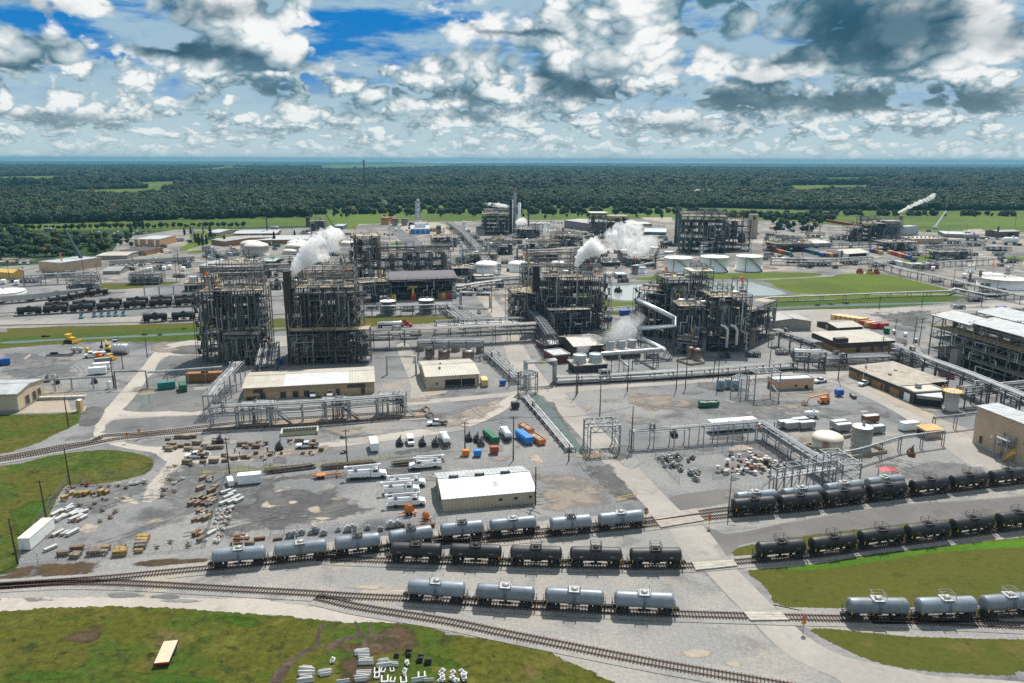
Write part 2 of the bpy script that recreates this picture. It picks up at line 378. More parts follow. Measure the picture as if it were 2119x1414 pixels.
gm_pale=ground_mat('pale_shell_road',[(0.52,0.47,0.415),(0.58,0.53,0.465),(0.42,0.375,0.33)],[(0.05,.42,.62),(0.1,.55,.7)],fine=0.9,fvar=0.06)
gm_asph=ground_mat('grey_asphalt',[(0.195,0.187,0.182),(0.235,0.222,0.21),(0.15,0.145,0.143)],[(0.06,.42,.62),(0.13,.55,.7)],fine=0.9,fvar=0.05)
gm_sand=ground_mat('pale_sand',[(0.47,0.405,0.325),(0.55,0.48,0.39),(0.34,0.285,0.225)],[(0.07,.42,.62),(0.12,.55,.7)],fine=0.9,fvar=0.08)
gm_dirt=ground_mat('brown_dirt',[(0.345,0.295,0.245),(0.27,0.235,0.20),(0.41,0.355,0.295)],[(0.07,.42,.62),(0.12,.55,.7)],fine=0.9,fvar=0.1)
gm_slab=ground_mat('concrete_slab',[(0.50,0.43,0.34),(0.43,0.36,0.28)],[(0.12,.4,.65)],fine=0.7,fvar=0.05)
gm_grass=ground_mat('rough_grass',[(0.108,0.110,0.014),(0.066,0.112,0.012),(0.165,0.128,0.040),(0.050,0.064,0.010),(0.150,0.148,0.026),(0.030,0.042,0.007),(0.185,0.160,0.060)],[(0.045,.44,.58),(0.07,.55,.70),(0.20,.54,.66),(0.12,.56,.68),(0.45,.58,.70),(0.6,.62,.74)],fine=0.7,bump=1.0,fvar=0.28)
gm_lawn=ground_mat('mown_grass',[(0.118,0.114,0.018),(0.092,0.106,0.015),(0.152,0.126,0.034),(0.060,0.066,0.011)],[(0.04,.44,.6),(0.08,.54,.68),(0.3,.57,.70)],fine=0.7,bump=0.6,fvar=0.16,stripe=('Y',0.35,0.5,(0.072,0.080,0.012)))
gm_bright=ground_mat('bright_grass',[(0.095,0.22,0.012),(0.075,0.17,0.012),(0.12,0.20,0.025)],[(0.05,.42,.6),(0.1,.55,.7)],fine=0.8,bump=0.6,fvar=0.16)
gm_lush=ground_mat('lush_green',[(0.058,0.118,0.011),(0.082,0.110,0.013),(0.035,0.078,0.008)],[(0.07,.42,.6),(0.16,.55,.7)],fine=0.7,bump=0.9,fvar=0.25)
gm_field=ground_mat('far_field',[(0.12,0.185,0.024),(0.085,0.135,0.02),(0.155,0.185,0.036)],[(0.006,.42,.6),(0.02,.55,.7)],fine=0.12,fvar=0.08)
gm_green=ground_mat('plant_field',[(0.125,0.185,0.018),(0.105,0.14,0.022),(0.15,0.175,0.032)],[(0.012,.42,.6),(0.02,.55,.7)],fine=0.3,fvar=0.1)
gm_weed=ground_mat('brown_weeds',[(0.125,0.082,0.048),(0.085,0.06,0.035),(0.11,0.10,0.04)],[(0.12,.42,.6),(0.15,.58,.7)],fine=1.0,bump=0.9,fvar=0.22)
gm_mud=ground_mat('wheel_rut_mud',[(0.085,0.062,0.048),(0.14,0.105,0.075)],[(0.3,.42,.6)],fine=1.0,bump=0.8,fvar=0.2)
def water_mat(name,col,rough):
    m=bpy.data.materials.new(name);m.use_nodes=True;t=m.node_tree;b=t.nodes['Principled BSDF']
    b.inputs['Base Color'].default_value=(*col,1);b.inputs['Roughness'].default_value=rough;b.inputs['IOR'].default_value=1.33
    g=t.nodes.new('ShaderNodeNewGeometry');bn=t.nodes.new('ShaderNodeBump');bn.inputs['Strength'].default_value=0.12;bn.inputs['Distance'].default_value=0.1
    t.links.new(noise(t,g.outputs['Position'],0.6,4.0,0.6).k,bn.inputs['Height']);t.links.new(bn.outputs[0],b.inputs['Normal'])
    return m
wm_pond=water_mat('pond_water',(0.33,0.375,0.36),0.12);wm_ditch=water_mat('ditch_water',(0.105,0.13,0.115),0.12)
wm_lake=water_mat('lake_water',(0.45,0.55,0.58),0.3)
def curve(pts,n=4,closed=True):
    """smooth outline through points"""
    out=[];L=len(pts)
    rng=range(L) if closed else range(L-1)
    for i in rng:
        if closed:p0,p1,p2,p3=pts[i-1],pts[i],pts[(i+1)%L],pts[(i+2)%L]
        else:p0,p1,p2,p3=pts[max(i-1,0)],pts[i],pts[i+1],pts[min(i+2,L-1)]
        for k in range(n):
            u=k/n
            out.append(tuple(0.5*((2*b)+(c-a)*u+(2*a-5*b+4*c-d)*u*u+(3*b-a-3*c+d)*u ** 3) for a,b,c,d in zip(p0,p1,p2,p3)))
    if not closed:out.append(tuple(pts[-1]))
    return out
SHEET_N=[0]
def sheet(name,px,z,m,n=4,rag=0.0,label=None):
    SHEET_N[0]+=1;z=z*0.4+SHEET_N[0]*0.00027;sft=name.endswith(('_patch','lush_grass','dry_grass','weed_strip','dirt_track'));rag=0.0 if sft and name!='dirt_track' else rag
    pts=[G(*p) for p in px];pts=[(p.x,p.y) for p in pts]
    if n>1:pts=curve(pts,n)
    if rag:
        fin=[]
        for i,p in enumerate(pts):
            q=pts[(i+1)%len(pts)];L=math.hypot(q[0]-p[0],q[1]-p[1]);k=max(1,min(30,int(L/(rag*1.6))))
            for j in range(k):
                u=j/k;fin.append((p[0]+(q[0]-p[0])*u+rnd.uniform(-rag,rag),p[1]+(q[1]-p[1])*u+rnd.uniform(-rag,rag)))
        pts=fin
    me=bpy.data.meshes.new(name);k=len(pts)
    if sft and name!='dirt_track':
        cx,cy=sum(p[0] for p in pts)/k,sum(p[1] for p in pts)/k
        me.from_pydata([(cx+(x-cx)*f,cy+(y-cy)*f,z) for f in (1.22,.62) for x,y in pts],[],[tuple(range(k,2*k))]+[(i,(i+1)%k,k+(i+1)%k,k+i) for i in range(k)])
        at=me.attributes.new('rim','FLOAT','POINT');at.data.foreach_set('value',[0.0]*k+[1.0]*k);me.materials.append(soft(m))
    else:me.from_pydata([(x,y,z) for x,y in pts],[],[tuple(range(k))]);me.materials.append(m)
    if me.polygons[0].normal.z<0:me.flip_normals()
    o=bpy.data.objects.new(name,me);C.objects.link(o);o['kind']='structure'
    if label:o['label']=label
    return o
gb=MB();ring=[(28000*math.cos(2*math.pi*i/64),28000*math.sin(2*math.pi*i/64),0) for i in range(64)]
gb.add(ring,[tuple(range(64))]);o=gb.build('ground',gm_forest);o['kind']='structure'
sheet('gravel_yard',[(-900,1414),(-300,1800),(2500,1800),(3000,1414),(2700,500),(2119,481),(1960,483),(1900,479),(1780,470),(1640,459),(1420,452),(1300,452),(1000,457),(900,459),(740,464),(600,473),(360,476),(250,492),(230,525),(100,546),(0,552),(-300,560),(-900,700)],0.02,gm_gravel,1)
gm_rear=ground_mat('rear_yard_gravel',[(0.335,0.31,0.28),(0.21,0.203,0.198),(0.46,0.42,0.365),(0.14,0.137,0.135),(0.30,0.25,0.20)],[(0.02,.42,.6),(0.035,.5,.64),(0.06,.54,.66),(0.05,.58,.68)],fine=0.5,fvar=0.2)
sheet('rear_yard',[(262,492),(360,478),(600,475),(740,466),(900,461),(1000,459),(1300,454),(1420,454),(1640,461),(1780,472),(1900,481),(2119,483),(2500,500),(2500,640),(2119,618),(1990,600),(1890,578),(1735,560),(1310,564),(1225,582),(1180,640),(1040,625),(950,600),(720,585),(560,580),(300,578),(0,585),(-300,600),(-300,570),(0,556),(110,550),(235,530)],0.035,gm_rear,1)
sheet('far_field',[(-500,470),(0,463),(180,459),(350,451),(530,447),(640,436),(720,428),(1000,424),(1350,428),(1700,436),(2119,436),(2600,440),(2600,482),(2119,481),(1960,483),(1780,470),(1640,459),(1420,452),(1000,457),(740,464),(360,476),(200,476),(0,478),(-500,485)],0.04,gm_field,1)
FIELDS=[[(70,409),(150,393),(330,392),(380,399),(290,410)],[(-40,397),(20,386),(130,386),(120,395)],[(220,388),(260,378),(400,375),(450,382),(340,390)],[(-40,384),(0,366),(130,364),(130,382)],[(1600,398),(1640,384),(1800,383),(1820,395),(1660,402)],[(1680,382),(1700,368),(1850,367),(1860,379)],[(620,352),(700,342),(900,339),(930,347),(720,354)],[(300,360),(470,345),(560,349),(360,361)],[(420,378),(510,362),(580,366),(470,380)],[(900,392),(1010,384),(1050,388),(930,396)]]
for pts in FIELDS:
    sheet('far_field',pts,0.05,gm_field,3,1.5)
sheet('lake',[(845,336.6),(1100,335.6),(1500,336.2),(1800,337.4),(2119,339.4),(2119,340.6),(1750,339.0),(1400,337.8),(1100,337.2),(900,337.8)],0.3,wm_lake,2)
sheet('pond_bank',[(1205,596),(1235,588),(1310,583),(1480,578),(1560,577),(1600,588),(1655,609),(1640,617),(1550,620),(1400,628),(1310,629),(1262,626),(1225,615)],0.03,gm_mid)
sheet('pond',[(1232,597),(1310,590),(1480,585),(1550,584),(1565,588),(1628,608),(1550,613),(1400,620),(1315,622),(1275,620),(1245,609)],0.06,wm_pond,3)
sheet('grass_field',[(1650,608),(1590,584),(1569,580),(1640,577),(1725,572),(1732,568),(1820,567),(1892,581),(1972,602),(1966,608),(1840,608)],0.06,gm_green,2,0.6)
sheet('grass_verge',[(1319,576),(1373,570),(1485,566),(1590,564),(1685,565),(1697,571),(1590,577),(1483,578),(1370,581),(1323,580)],0.06,gm_green,3)
sheet('grass_verge',[(1205,588),(1222,600),(1240,615),(1265,622),(1285,625),(1320,626),(1320,632),(1233,638),(1190,640)],0.06,gm_green,2)
sheet('grass_verge',[(1600,614),(1660,610),(1840,610),(1964,611),(1964,613),(1690,620),(1590,624)],0.05,gm_green,2)
sheet('ditch_bank',[(1180,650),(1400,640),(1590,625),(1690,622),(1964,612),(2045,621),(1940,629),(1815,638),(1590,643),(1400,652)],0.05,gm_lush,2,0.8)
sheet('ditch_water',[(1560,638),(1590,636),(1665,633),(1765,629),(1927,626),(2014,623),(2014,625),(1910,629),(1765,634),(1665,638),(1590,641),(1560,642)],0.08,wm_ditch,3)
sheet('grass_verge',[(155,590),(270,585),(370,583),(360,588),(295,596),(188,601),(163,595)],0.06,gm_lawn,2,0.6)
sheet('ditch_bank',[(-60,692),(15,687),(22,677),(175,675),(425,667),(600,658),(760,656),(930,655),(940,662),(872,671),(738,677),(600,684),(425,702),(325,709),(225,707),(125,712),(0,722),(-60,726)],0.05,gm_lawn,2,0.8)
sheet('ditch_bank',[(-60,706),(60,697),(140,692),(275,685),(425,676),(425,700),(330,706),(275,703),(160,707),(60,712),(-60,716)],0.065,gm_lush,2,1.2)
sheet('ditch_water',[(6,708),(70,704),(160,700),(275,694.5),(425,687),(600,677),(600,680),(425,690.5),(275,698.5),(160,703.5),(100,706),(50,710),(6,711)],0.085,wm_ditch,3)
for pts in ([(400,478),(500,481),(498,492),(470,494),(405,512),(380,520),(370,515),(395,500)],[(540,500),(600,494),(620,503),(560,508)],[(715,466),(740,464),(735,474),(712,474)],[(820,502),(845,505),(830,511),(805,507)],[(390,520),(420,517),(425,522),(392,525)],[(1915,528),(1935,535),(1880,545),(1860,540)],[(2080,531),(2119,533),(2119,541),(2070,540)]):
    sheet('grass_verge',pts,0.05,gm_green,2,0.8)
sheet('main_road',[(985,610),(1018,655),(1038,700),(1052,745),(1072,777),(1100,798),(1126,822),(1211,915),(1265,975),(1332,1045),(1350,1069),(1380,1091),(1410,1136),(1437,1164),(1458,1181),(1500,1227),(1538,1265),(1558,1286),(1596,1327),(1646,1365),(1728,1403),(1820,1440),(2250,1440),(2119,1412),(1938,1400),(1880,1388),(1748,1359),(1675,1321),(1631,1283),(1611,1265),(1522,1176),(1500,1146),(1470,1105),(1435,1069),(1400,1050),(1270,915),(1175,820),(1140,798),(1100,745),(1075,700),(1050,655),(1010,605)],0.075,gm_road,3)
sheet('side_road',[(1430,1075),(1500,1106),(1600,1088),(1823,1050),(1996,1038),(2119,1028),(2300,1010),(2300,1040),(2119,1055),(1971,1075),(1823,1092),(1675,1107),(1560,1122),(1528,1130),(1512,1148),(1480,1140)],0.068,gm_asph,2)
sheet('side_road',[(1385,1030),(1440,1019),(1525,1011),(1545,1030),(1470,1048),(1440,1062),(1400,1050)],0.06,gm_asph,2)
sheet('cross_road',[(220,853),(435,846),(640,838),(845,830),(1055,812),(1110,800),(1155,797),(1300,791),(1430,784),(1575,775),(1675,765),(1760,755),(1790,770),(1800,800),(1909,857),(1951,870),(2010,890),(2119,940),(2119,990),(2010,965),(1900,885),(1847,850),(1778,815),(1694,783),(1575,783),(1430,794),(1300,802),(1178,812),(1120,820),(1050,821),(845,840),(640,853),(435,862),(262,868),(225,880)],0.06,gm_road,2)
sheet('service_road',[(470,700),(760,690),(900,678),(1010,672),(1040,690),(900,700),(760,706),(480,722)],0.05,gm_road,2)
sheet('service_road',[(820,715),(836,760),(850,800),(850,832),(880,830),(875,790),(858,740),(845,712)],0.05,gm_road,2)
sheet('service_road',[(0,662),(150,659),(290,655),(430,648),(430,660),(290,672),(150,674),(0,680)],0.045,gm_ballast,2)
sheet('service_road',[(1580,646),(1800,640),(1950,633),(2050,628),(2119,622),(2119,640),(1950,645),(1800,668),(1700,690),(1590,700)],0.045,gm_road,2)
sheet('service_road',[(780,545),(835,520),(830,500),(800,470),(830,470),(870,500),(890,525),(900,560),(870,600),(800,590)],0.045,gm_mid,2)
sheet('shell_road',[(430,703),(350,712),(320,728),(295,760),(262,798),(225,840),(207,858),(197,882),(194,903),(212,915),(250,926),(288,933),(330,938),(420,950),(430,930),(300,924),(250,912),(230,900),(217,888),(225,873),(262,862),(435,858),(435,848),(268,852),(262,840),(288,812),(305,782),(320,772),(325,755),(350,736),(430,735)],0.07,gm_pale,2,0.15)
sheet('dirt_track',[(300,928),(345,956),(310,1000),(296,1040),(330,1030),(345,985),(400,962),(520,953),(700,925),(860,905),(960,888),(1045,850),(1080,815),(1050,822),(950,870),(860,890),(700,912),(520,938),(400,945)],0.062,gm_pale,2,0.25)
sheet('gravel_island',[E_(1410,520),E_(1430,490),E_(1500,465),E_(1680,455),E_(1760,470),E_(1720,530),E_(1500,535)],0.085,gm_dark,2,0.2)
sheet('gravel_island',[E_(1285,690),E_(1290,650),E_(1350,590),E_(1420,550),E_(1680,545),E_(1760,620),E_(1740,690),E_(1500,705),E_(1340,700)],0.085,gm_mid,2,0.2)
sheet('gravel_island',[E_(1050,970),E_(1130,870),E_(1230,750),E_(1400,720),E_(1740,760),E_(1740,990),E_(1400,1005),E_(1100,1010)],0.085,gm_mid,2,0.2)
sheet('gravel_island',[E_(870,1160),E_(905,1100),E_(1050,1065),E_(1740,1035),E_(2000,1025),E_(2300,1000),E_(2300,1050),E_(1740,1120),E_(900,1190)],0.085,gm_mid,2,0.2)
sheet('gravel_island',[E_(690,1000),E_(770,965),E_(850,980),E_(860,1020),E_(800,1110),E_(700,1130),E_(650,1110)],0.085,gm_dark,2,0.3)
sheet('sand_road',[(-300,1244),(0,1239),(200,1237),(450,1239),(520,1238),(625,1254),(750,1264),(830,1274),(900,1284),(890,1298),(825,1290),(725,1290),(663,1285),(575,1275),(530,1273),(425,1265),(325,1258),(132,1258),(0,1267),(-300,1280)],0.05,gm_pale,3,0.3)
sheet('ballast_yard',[(-300,1215),(0,1200),(200,1185),(440,1160),(700,1120),(900,1100),(1110,1080),(1345,1062),(1390,1100),(1440,1172),(1540,1270),(1600,1335),(1720,1405),(1640,1450),(1300,1425),(1250,1408),(1135,1350),(1030,1328),(890,1300),(830,1275),(625,1256),(450,1240),(0,1241),(-300,1248)],0.035,gm_ballast,2,0.2)
sheet('ballast_yard',[(1435,1068),(1510,1048),(1650,1030),(1830,1005),(2119,975),(2300,955),(2300,1005),(2119,1026),(1996,1036),(1823,1048),(1600,1086),(1500,1098),(1455,1090)],0.035,gm_ballast,2,0.2)
sheet('ballast_yard',[(1520,1166),(1558,1152),(1700,1140),(1880,1112),(2119,1086),(2300,1065),(2300,1095),(2119,1112),(1880,1138),(1763,1155),(1664,1172),(1548,1182)],0.058,gm_ballast,2,0.2)
sheet('ballast_yard',[(1600,1250),(1628,1257),(1880,1256),(2119,1240),(2300,1230),(2300,1330),(2119,1325),(1880,1318),(1734,1303),(1670,1300),(1630,1280)],0.058,gm_ballast,2,0.2)
sheet('rough_grass',[(-600,1290),(-300,1280),(0,1266),(132,1257),(325,1257),(425,1264),(530,1272),(575,1274),(663,1284),(725,1289),(825,1289),(888,1299),(925,1312),(1030,1327),(1075,1332),(1135,1349),(1175,1372),(1225,1389),(1250,1407),(1290,1440),(1290,1700),(-600,1700)],0.062,gm_grass,2,0.35)
sheet('lawn',[(-300,985),(0,965),(62,954),(112,942),(212,931),(275,937),(310,947),(318,960),(300,982),(217,1000),(155,1005),(135,1007),(120,1030),(97,1075),(75,1097),(50,1132),(35,1170),(0,1190),(-300,1200)],0.062,gm_grass,2,0.25)
sheet('lawn',[(-200,862),(0,859),(100,857),(160,854),(180,860),(170,870),(140,888),(105,903),(85,915),(37,930),(0,940),(-200,960)],0.062,gm_grass,2,0.25)
sheet('lawn',[(1522,1152),(1528,1133),(1675,1108),(1880,1084),(2055,1064),(2119,1057),(2300,1030),(2300,1064),(2119,1086),(1880,1112),(1700,1140),(1558,1153)],0.07,gm_lawn,2,0.2)
sheet('lawn',[(1548,1181),(1664,1172),(1763,1155),(1880,1138),(2119,1112),(2350,1080),(2350,1240),(2119,1240),(1880,1257),(1628,1257),(1596,1231),(1573,1204)],0.07,gm_lawn,2,0.2)
sheet('lawn',[(1675,1303),(1734,1303),(1880,1318),(2119,1324),(2350,1326),(2350,1415),(2119,1388),(2102,1397),(2040,1397),(1880,1385),(1807,1368),(1748,1344),(1704,1321)],0.07,gm_lawn,2,0.2)
sheet('grass_strip',[T_(430,385),T_(900,320),T_(1400,250),T_(2119,170),T_(2400,130),T_(2400,205),T_(2119,235),T_(1500,272),T_(1000,350),T_(700,390),T_(450,402)],0.078,gm_bright,2,0.35)
for pts in ([Q_(440,880),Q_(600,835),Q_(680,860),Q_(520,890)],[Q_(1760,840),Q_(1900,825),Q_(2119,870),Q_(2300,930),Q_(2100,960),Q_(1850,890)],[Q_(1500,1100),Q_(1700,1000),Q_(1790,1050),Q_(1600,1200),Q_(1500,1180)],[Q_(0,1340),Q_(300,1290),Q_(700,1330),Q_(300,1390)],[Q_(900,1300),Q_(1400,1320),Q_(1800,1390),Q_(1200,1400)],[R_(1330,1150),R_(1700,1190),R_(1850,1280),R_(1500,1260)],[S_(480,1300),S_(600,1270),S_(700,1330),S_(520,1360)],[O_(80,640),O_(420,480),O_(440,560),O_(280,740),O_(120,900)]):
    sheet('lush_grass',pts,0.066,gm_lush,3,0.5)
for pts in ([R_(230,1400),R_(330,1240),R_(560,1100),R_(640,1100),R_(440,1220),R_(330,1400)],[R_(610,1020),R_(650,920),R_(700,890),R_(650,1000),R_(660,1090),R_(620,1080)],[R_(680,1100),R_(900,1000),R_(1280,1000),R_(1280,1020),R_(920,1030),R_(760,1130)],[R_(930,900),R_(960,900),R_(1050,1090),R_(1010,1090)],[R_(1030,905),R_(1060,905),R_(1120,1030),R_(1090,1030)],[R_(1000,1090),R_(1290,1050),R_(1285,1066),R_(1040,1112)]):
    sheet('wheel_rut',pts,0.068,gm_mud,2,0.15)
for pts in ([R_(700,1100),R_(1000,1040),R_(1300,900),R_(1500,960),R_(1500,1080),R_(1100,1180),R_(850,1180)],[R_(840,1180),R_(1100,1180),R_(1150,1300),R_(1080,1440),R_(760,1440),R_(800,1300)],[Q_(700,920),Q_(900,900),Q_(760,1060),Q_(500,1040)]):
    sheet('dry_grass',pts,0.064,gm_weed,3,0.6)
sheet('weed_strip',[(-60,1203),(0,1192),(50,1171),(150,1164),(215,1158),(225,1164),(217,1176),(175,1191),(75,1197),(0,1202)],0.064,gm_weed,2,0.3)
sheet('weed_strip',[(262,1166),(350,1155),(437,1155),(425,1163),(325,1173),(275,1173)],0.064,gm_weed,2,0.3)
sheet('weed_strip',[K_(0,1010),K_(600,980),K_(1100,950),K_(1500,910),K_(1900,880),K_(1900,895),K_(1500,930),K_(1100,975),K_(600,1010),K_(0,1050)],0.064,ground_mat('pale_weeds',[(0.30,0.29,0.17),(0.20,0.21,0.07),(0.36,0.33,0.26)],[(0.12,.42,.6),(0.15,.55,.7)],fine=1.0,fvar=0.15),2,0.4)
for pts in ([P_(300,620),P_(420,420),P_(700,330),P_(1000,340),P_(1300,370),P_(1450,500),P_(1250,620),P_(900,690),P_(500,730),P_(300,760)],[L_(1190,1000),L_(1440,960),L_(1640,1180),L_(1700,1290),L_(1560,1260),L_(1480,1240),L_(1330,1080)],[J_(800,210),J_(860,188),J_(1380,168),J_(1330,250),J_(1310,335),J_(1000,275),J_(880,240)],[L_(900,405),L_(970,430),L_(1170,780),L_(1240,860),L_(1200,880),L_(1050,700)],[K_(600,1080),K_(1300,1010),K_(1800,985),K_(2000,1000),K_(1900,1040),K_(1300,1090),K_(700,1100)],[K_(1650,860),K_(2100,800),K_(2119,830),K_(1700,890)]):
    sheet('dark_gravel_patch',pts,0.052,gm_dark,3,0.7)
for pts in ([O_(1330,250),O_(2000,200),O_(2300,280),O_(2200,640),O_(1700,720),O_(1300,620)],[O_(560,430),O_(1180,400),O_(1100,520),O_(800,640),O_(500,640)],[M_(880,720),M_(1200,640),M_(1480,880),M_(1200,900),M_(960,740)],[E_(0,530),E_(400,540),E_(720,700),E_(600,730),E_(0,730)],[M_(700,320),M_(1400,310),M_(1900,450),M_(1200,480),M_(700,430)],[N_(1000,680),N_(1500,620),N_(1850,700),N_(1500,760),N_(1080,770)]):
    sheet('gravel_patch',pts,0.047,gm_mid,3,0.8)
for pts in ([P_(530,520),P_(600,460),P_(640,500),P_(780,500),P_(640,530),P_(580,530)],[P_(660,390),P_(840,330),P_(800,370),P_(700,400)],[P_(930,530),P_(1030,510),P_(1060,560),P_(980,570)],[P_(940,670),P_(1060,630),P_(1140,610),P_(1060,590),P_(960,600),P_(1100,640),P_(1020,680)],[P_(790,470),P_(860,465),P_(860,485),P_(800,495)],[O_(610,770),O_(720,730),O_(850,750),O_(760,820),O_(650,810)],[O_(1160,740),O_(1300,690),O_(1390,710),O_(1240,745)],[O_(900,515),O_(1060,510),O_(1150,570),O_(1080,575)],[S_(1500,1150),S_(1720,1115),S_(1950,1140),S_(1820,1200),S_(1600,1180)],[M_(810,710),M_(920,675),M_(1030,710),M_(930,740),M_(830,735)],[M_(310,710),M_(480,690),M_(470,720),M_(330,725)],[L_(760,890),L_(860,880),L_(910,960),L_(800,968)],[M_(1660,340),M_(1740,335),M_(1745,350),M_(1690,355)],[M_(1910,400),M_(1990,398),M_(1990,412),M_(1920,414)],[M_(2030,425),M_(2080,425),M_(2075,436),M_(2030,434)],[T_(0,1030),T_(120,1050),T_(100,1085),T_(0,1070)],[E_(190,570),E_(250,530),E_(255,545),E_(200,582)]):
    sheet('sand_patch',pts,0.056,gm_sand,3,0.25)
for pts in ([L_(830,1040),L_(1100,1040),L_(1290,1035),L_(1340,1090),L_(1480,1240),L_(1350,1330),L_(1100,1360),L_(900,1385),L_(860,1250)],[M_(1080,270),M_(1400,260),M_(1640,190),M_(1700,240),M_(1680,310),M_(1500,290),M_(1180,300)],[K_(350,880),K_(600,830),K_(1200,800),K_(1100,870),K_(500,930)],[L_(150,560),L_(300,480),L_(560,410),L_(520,520),L_(300,620),L_(0,680)],[M_(0,250),M_(300,260),M_(560,320),M_(400,400),M_(0,380)]):
    sheet('dirt_patch',pts,0.05,gm_dirt,3,0.6)
sheet('concrete_slab',[E_(135,1025),E_(250,930),E_(560,905),E_(590,1000),E_(720,960),E_(700,1005),E_(500,1015)],0.09,gm_slab,1)
sheet('concrete_slab',[K_(420,660),K_(520,620),K_(1500,560),K_(1900,535),K_(1900,575),K_(1560,600),K_(800,655),K_(430,668)],0.09,ground_mat('stained_slab',[(0.50,0.33,0.18),(0.36,0.22,0.12),(0.5,0.40,0.28)],[(0.15,.4,.6),(0.2,.5,.7)],fine=0.7,fvar=0.1),1)
sheet('concrete_slab',[J_(790,830),J_(900,830),J_(1010,905),J_(1130,950),J_(1330,1040),J_(1420,1090),J_(1350,1100),J_(1200,1045),J_(980,930)],0.09,gm_slab,1)
sheet('concrete_slab',[L_(-20,330),L_(90,350),L_(100,370),L_(-60,400),L_(-100,360)],0.09,gm_slab,3)
sheet('concrete_slab',[B_(1190,690),B_(1260,735),B_(1500,750),B_(1720,720),B_(1500,640),B_(1250,640)],0.09,gm_sand,1)
sheet('concrete_slab',[C_(1060,600),C_(1320,600),C_(1330,640),C_(1250,640),C_(1110,620)],0.09,gm_sand,1)
sheet('concrete_slab',[I_(1570,80),I_(1860,70),I_(1830,105),I_(1590,125)],0.09,gm_slab,1)
sheet('drainage_ditch',[L_(780,410),L_(880,400),L_(1180,780),L_(1240,830),L_(1250,880),L_(1130,830),L_(1020,720)],0.08,wm_ditch,3,0.2)
sheet('drainage_ditch',[E_(1145,980),E_(1200,880),E_(1270,800),E_(1310,785),E_(1290,840),E_(1220,950),E_(1165,985)],0.1,wm_ditch,3)
sheet('drainage_ditch',[E_(1365,680),E_(1400,620),E_(1430,590),E_(1450,600),E_(1420,650),E_(1390,685)],0.1,wm_ditch,3)
sheet('drainage_ditch',[L_(1560,1320),L_(1620,1300),L_(1680,1350),L_(1680,1390),L_(1600,1390)],0.1,wm_ditch,2)
pr=random.Random(31)
for i in range(95):
    x,y=pr.uniform(0,2119),pr.uniform(478,640)
    if 1180<x<2000 and 558<y<645 or y<520 and x<260 or y>590 and x<430:continue
    w,hh=pr.uniform(18,60),pr.uniform(3,9);m_=pr.choice([gm_mid,gm_dark,gm_sand,gm_dirt,gm_slab,gm_pale,gm_mid])
    sheet('ground_patch',[(x+w*math.cos(k*.785)*pr.uniform(.6,1.1),y+hh*math.sin(k*.785)*pr.uniform(.6,1.1)) for k in range(8)],0.045,m_,2)
for i in range(60):
    x,y=pr.uniform(300,1950),pr.uniform(700,1040);w,hh=pr.uniform(14,60),pr.uniform(4,14)
    if 1520<x and y>1000:continue
    sheet('ground_patch',[(x+w*math.cos(k*.785)*pr.uniform(.5,1.2),y+hh*math.sin(k*.785)*pr.uniform(.5,1.2)) for k in range(8)],0.046,pr.choice([gm_mid,gm_mid,gm_dark,gm_dirt,gm_ballast,gm_ballast]),2)
for i in range(26):
    u=pr.random();x=-20+u*1540;y=1222+pr.uniform(-18,26)+(60*max(0,u-.45));w,hh=pr.uniform(16,70),pr.uniform(3,8)
    sheet('ground_patch',[(x+w*math.cos(k*.785)*pr.uniform(.5,1.2),y+hh*math.sin(k*.785)*pr.uniform(.5,1.2)) for k in range(8)],0.046,pr.choice([gm_mid,gm_pale,gm_sand,gm_gravel]),2)
def ruts(x,y,r,a0,a1,m_,name='wheel_track'):
    """two parallel tyre marks along an arc of world radius r through a pixel"""
    c=G(x,y);SHEET_N[0]+=1;z=.018+SHEET_N[0]*.00027
    for off in (-.9,.9):
        v=[];n=18
        for k in range(n+1):
            a=a0+(a1-a0)*k/n;w=.10+.08*math.sin(k*1.7)
            for e in (off-w,off+w):v.append((c.x+(r+e)*math.cos(a)-r*math.cos((a0+a1)/2),c.y+(r+e)*math.sin(a)-r*math.sin((a0+a1)/2),z))
        me=bpy.data.meshes.new(name);me.from_pydata(v,[],[(2*k,2*k+1,2*k+3,2*k+2) for k in range(n)]);me.materials.append(m_)
        if me.polygons[0].normal.z<0:me.flip_normals()
        o=bpy.data.objects.new(name,me);C.objects.link(o);o['kind']='structure'
for i in range(30):
    x,y=pr.choice(((pr.uniform(480,860),pr.uniform(985,1090)),(pr.uniform(230,420),pr.uniform(1000,1140)),(pr.uniform(1320,1760),pr.uniform(800,880)),(pr.uniform(1000,1240),pr.uniform(980,1050)),(pr.uniform(40,230),pr.uniform(735,790)),(pr.uniform(820,1060),pr.uniform(830,880)),(pr.uniform(1780,2000),pr.uniform(930,985))))
    r=pr.uniform(12,60);a=pr.uniform(0,6.28) if y<1190 else 1.57+pr.uniform(-.2,.2);L_r=pr.uniform(10,30)/r;ruts(x,y,r,a,a+L_r,gm_mid)
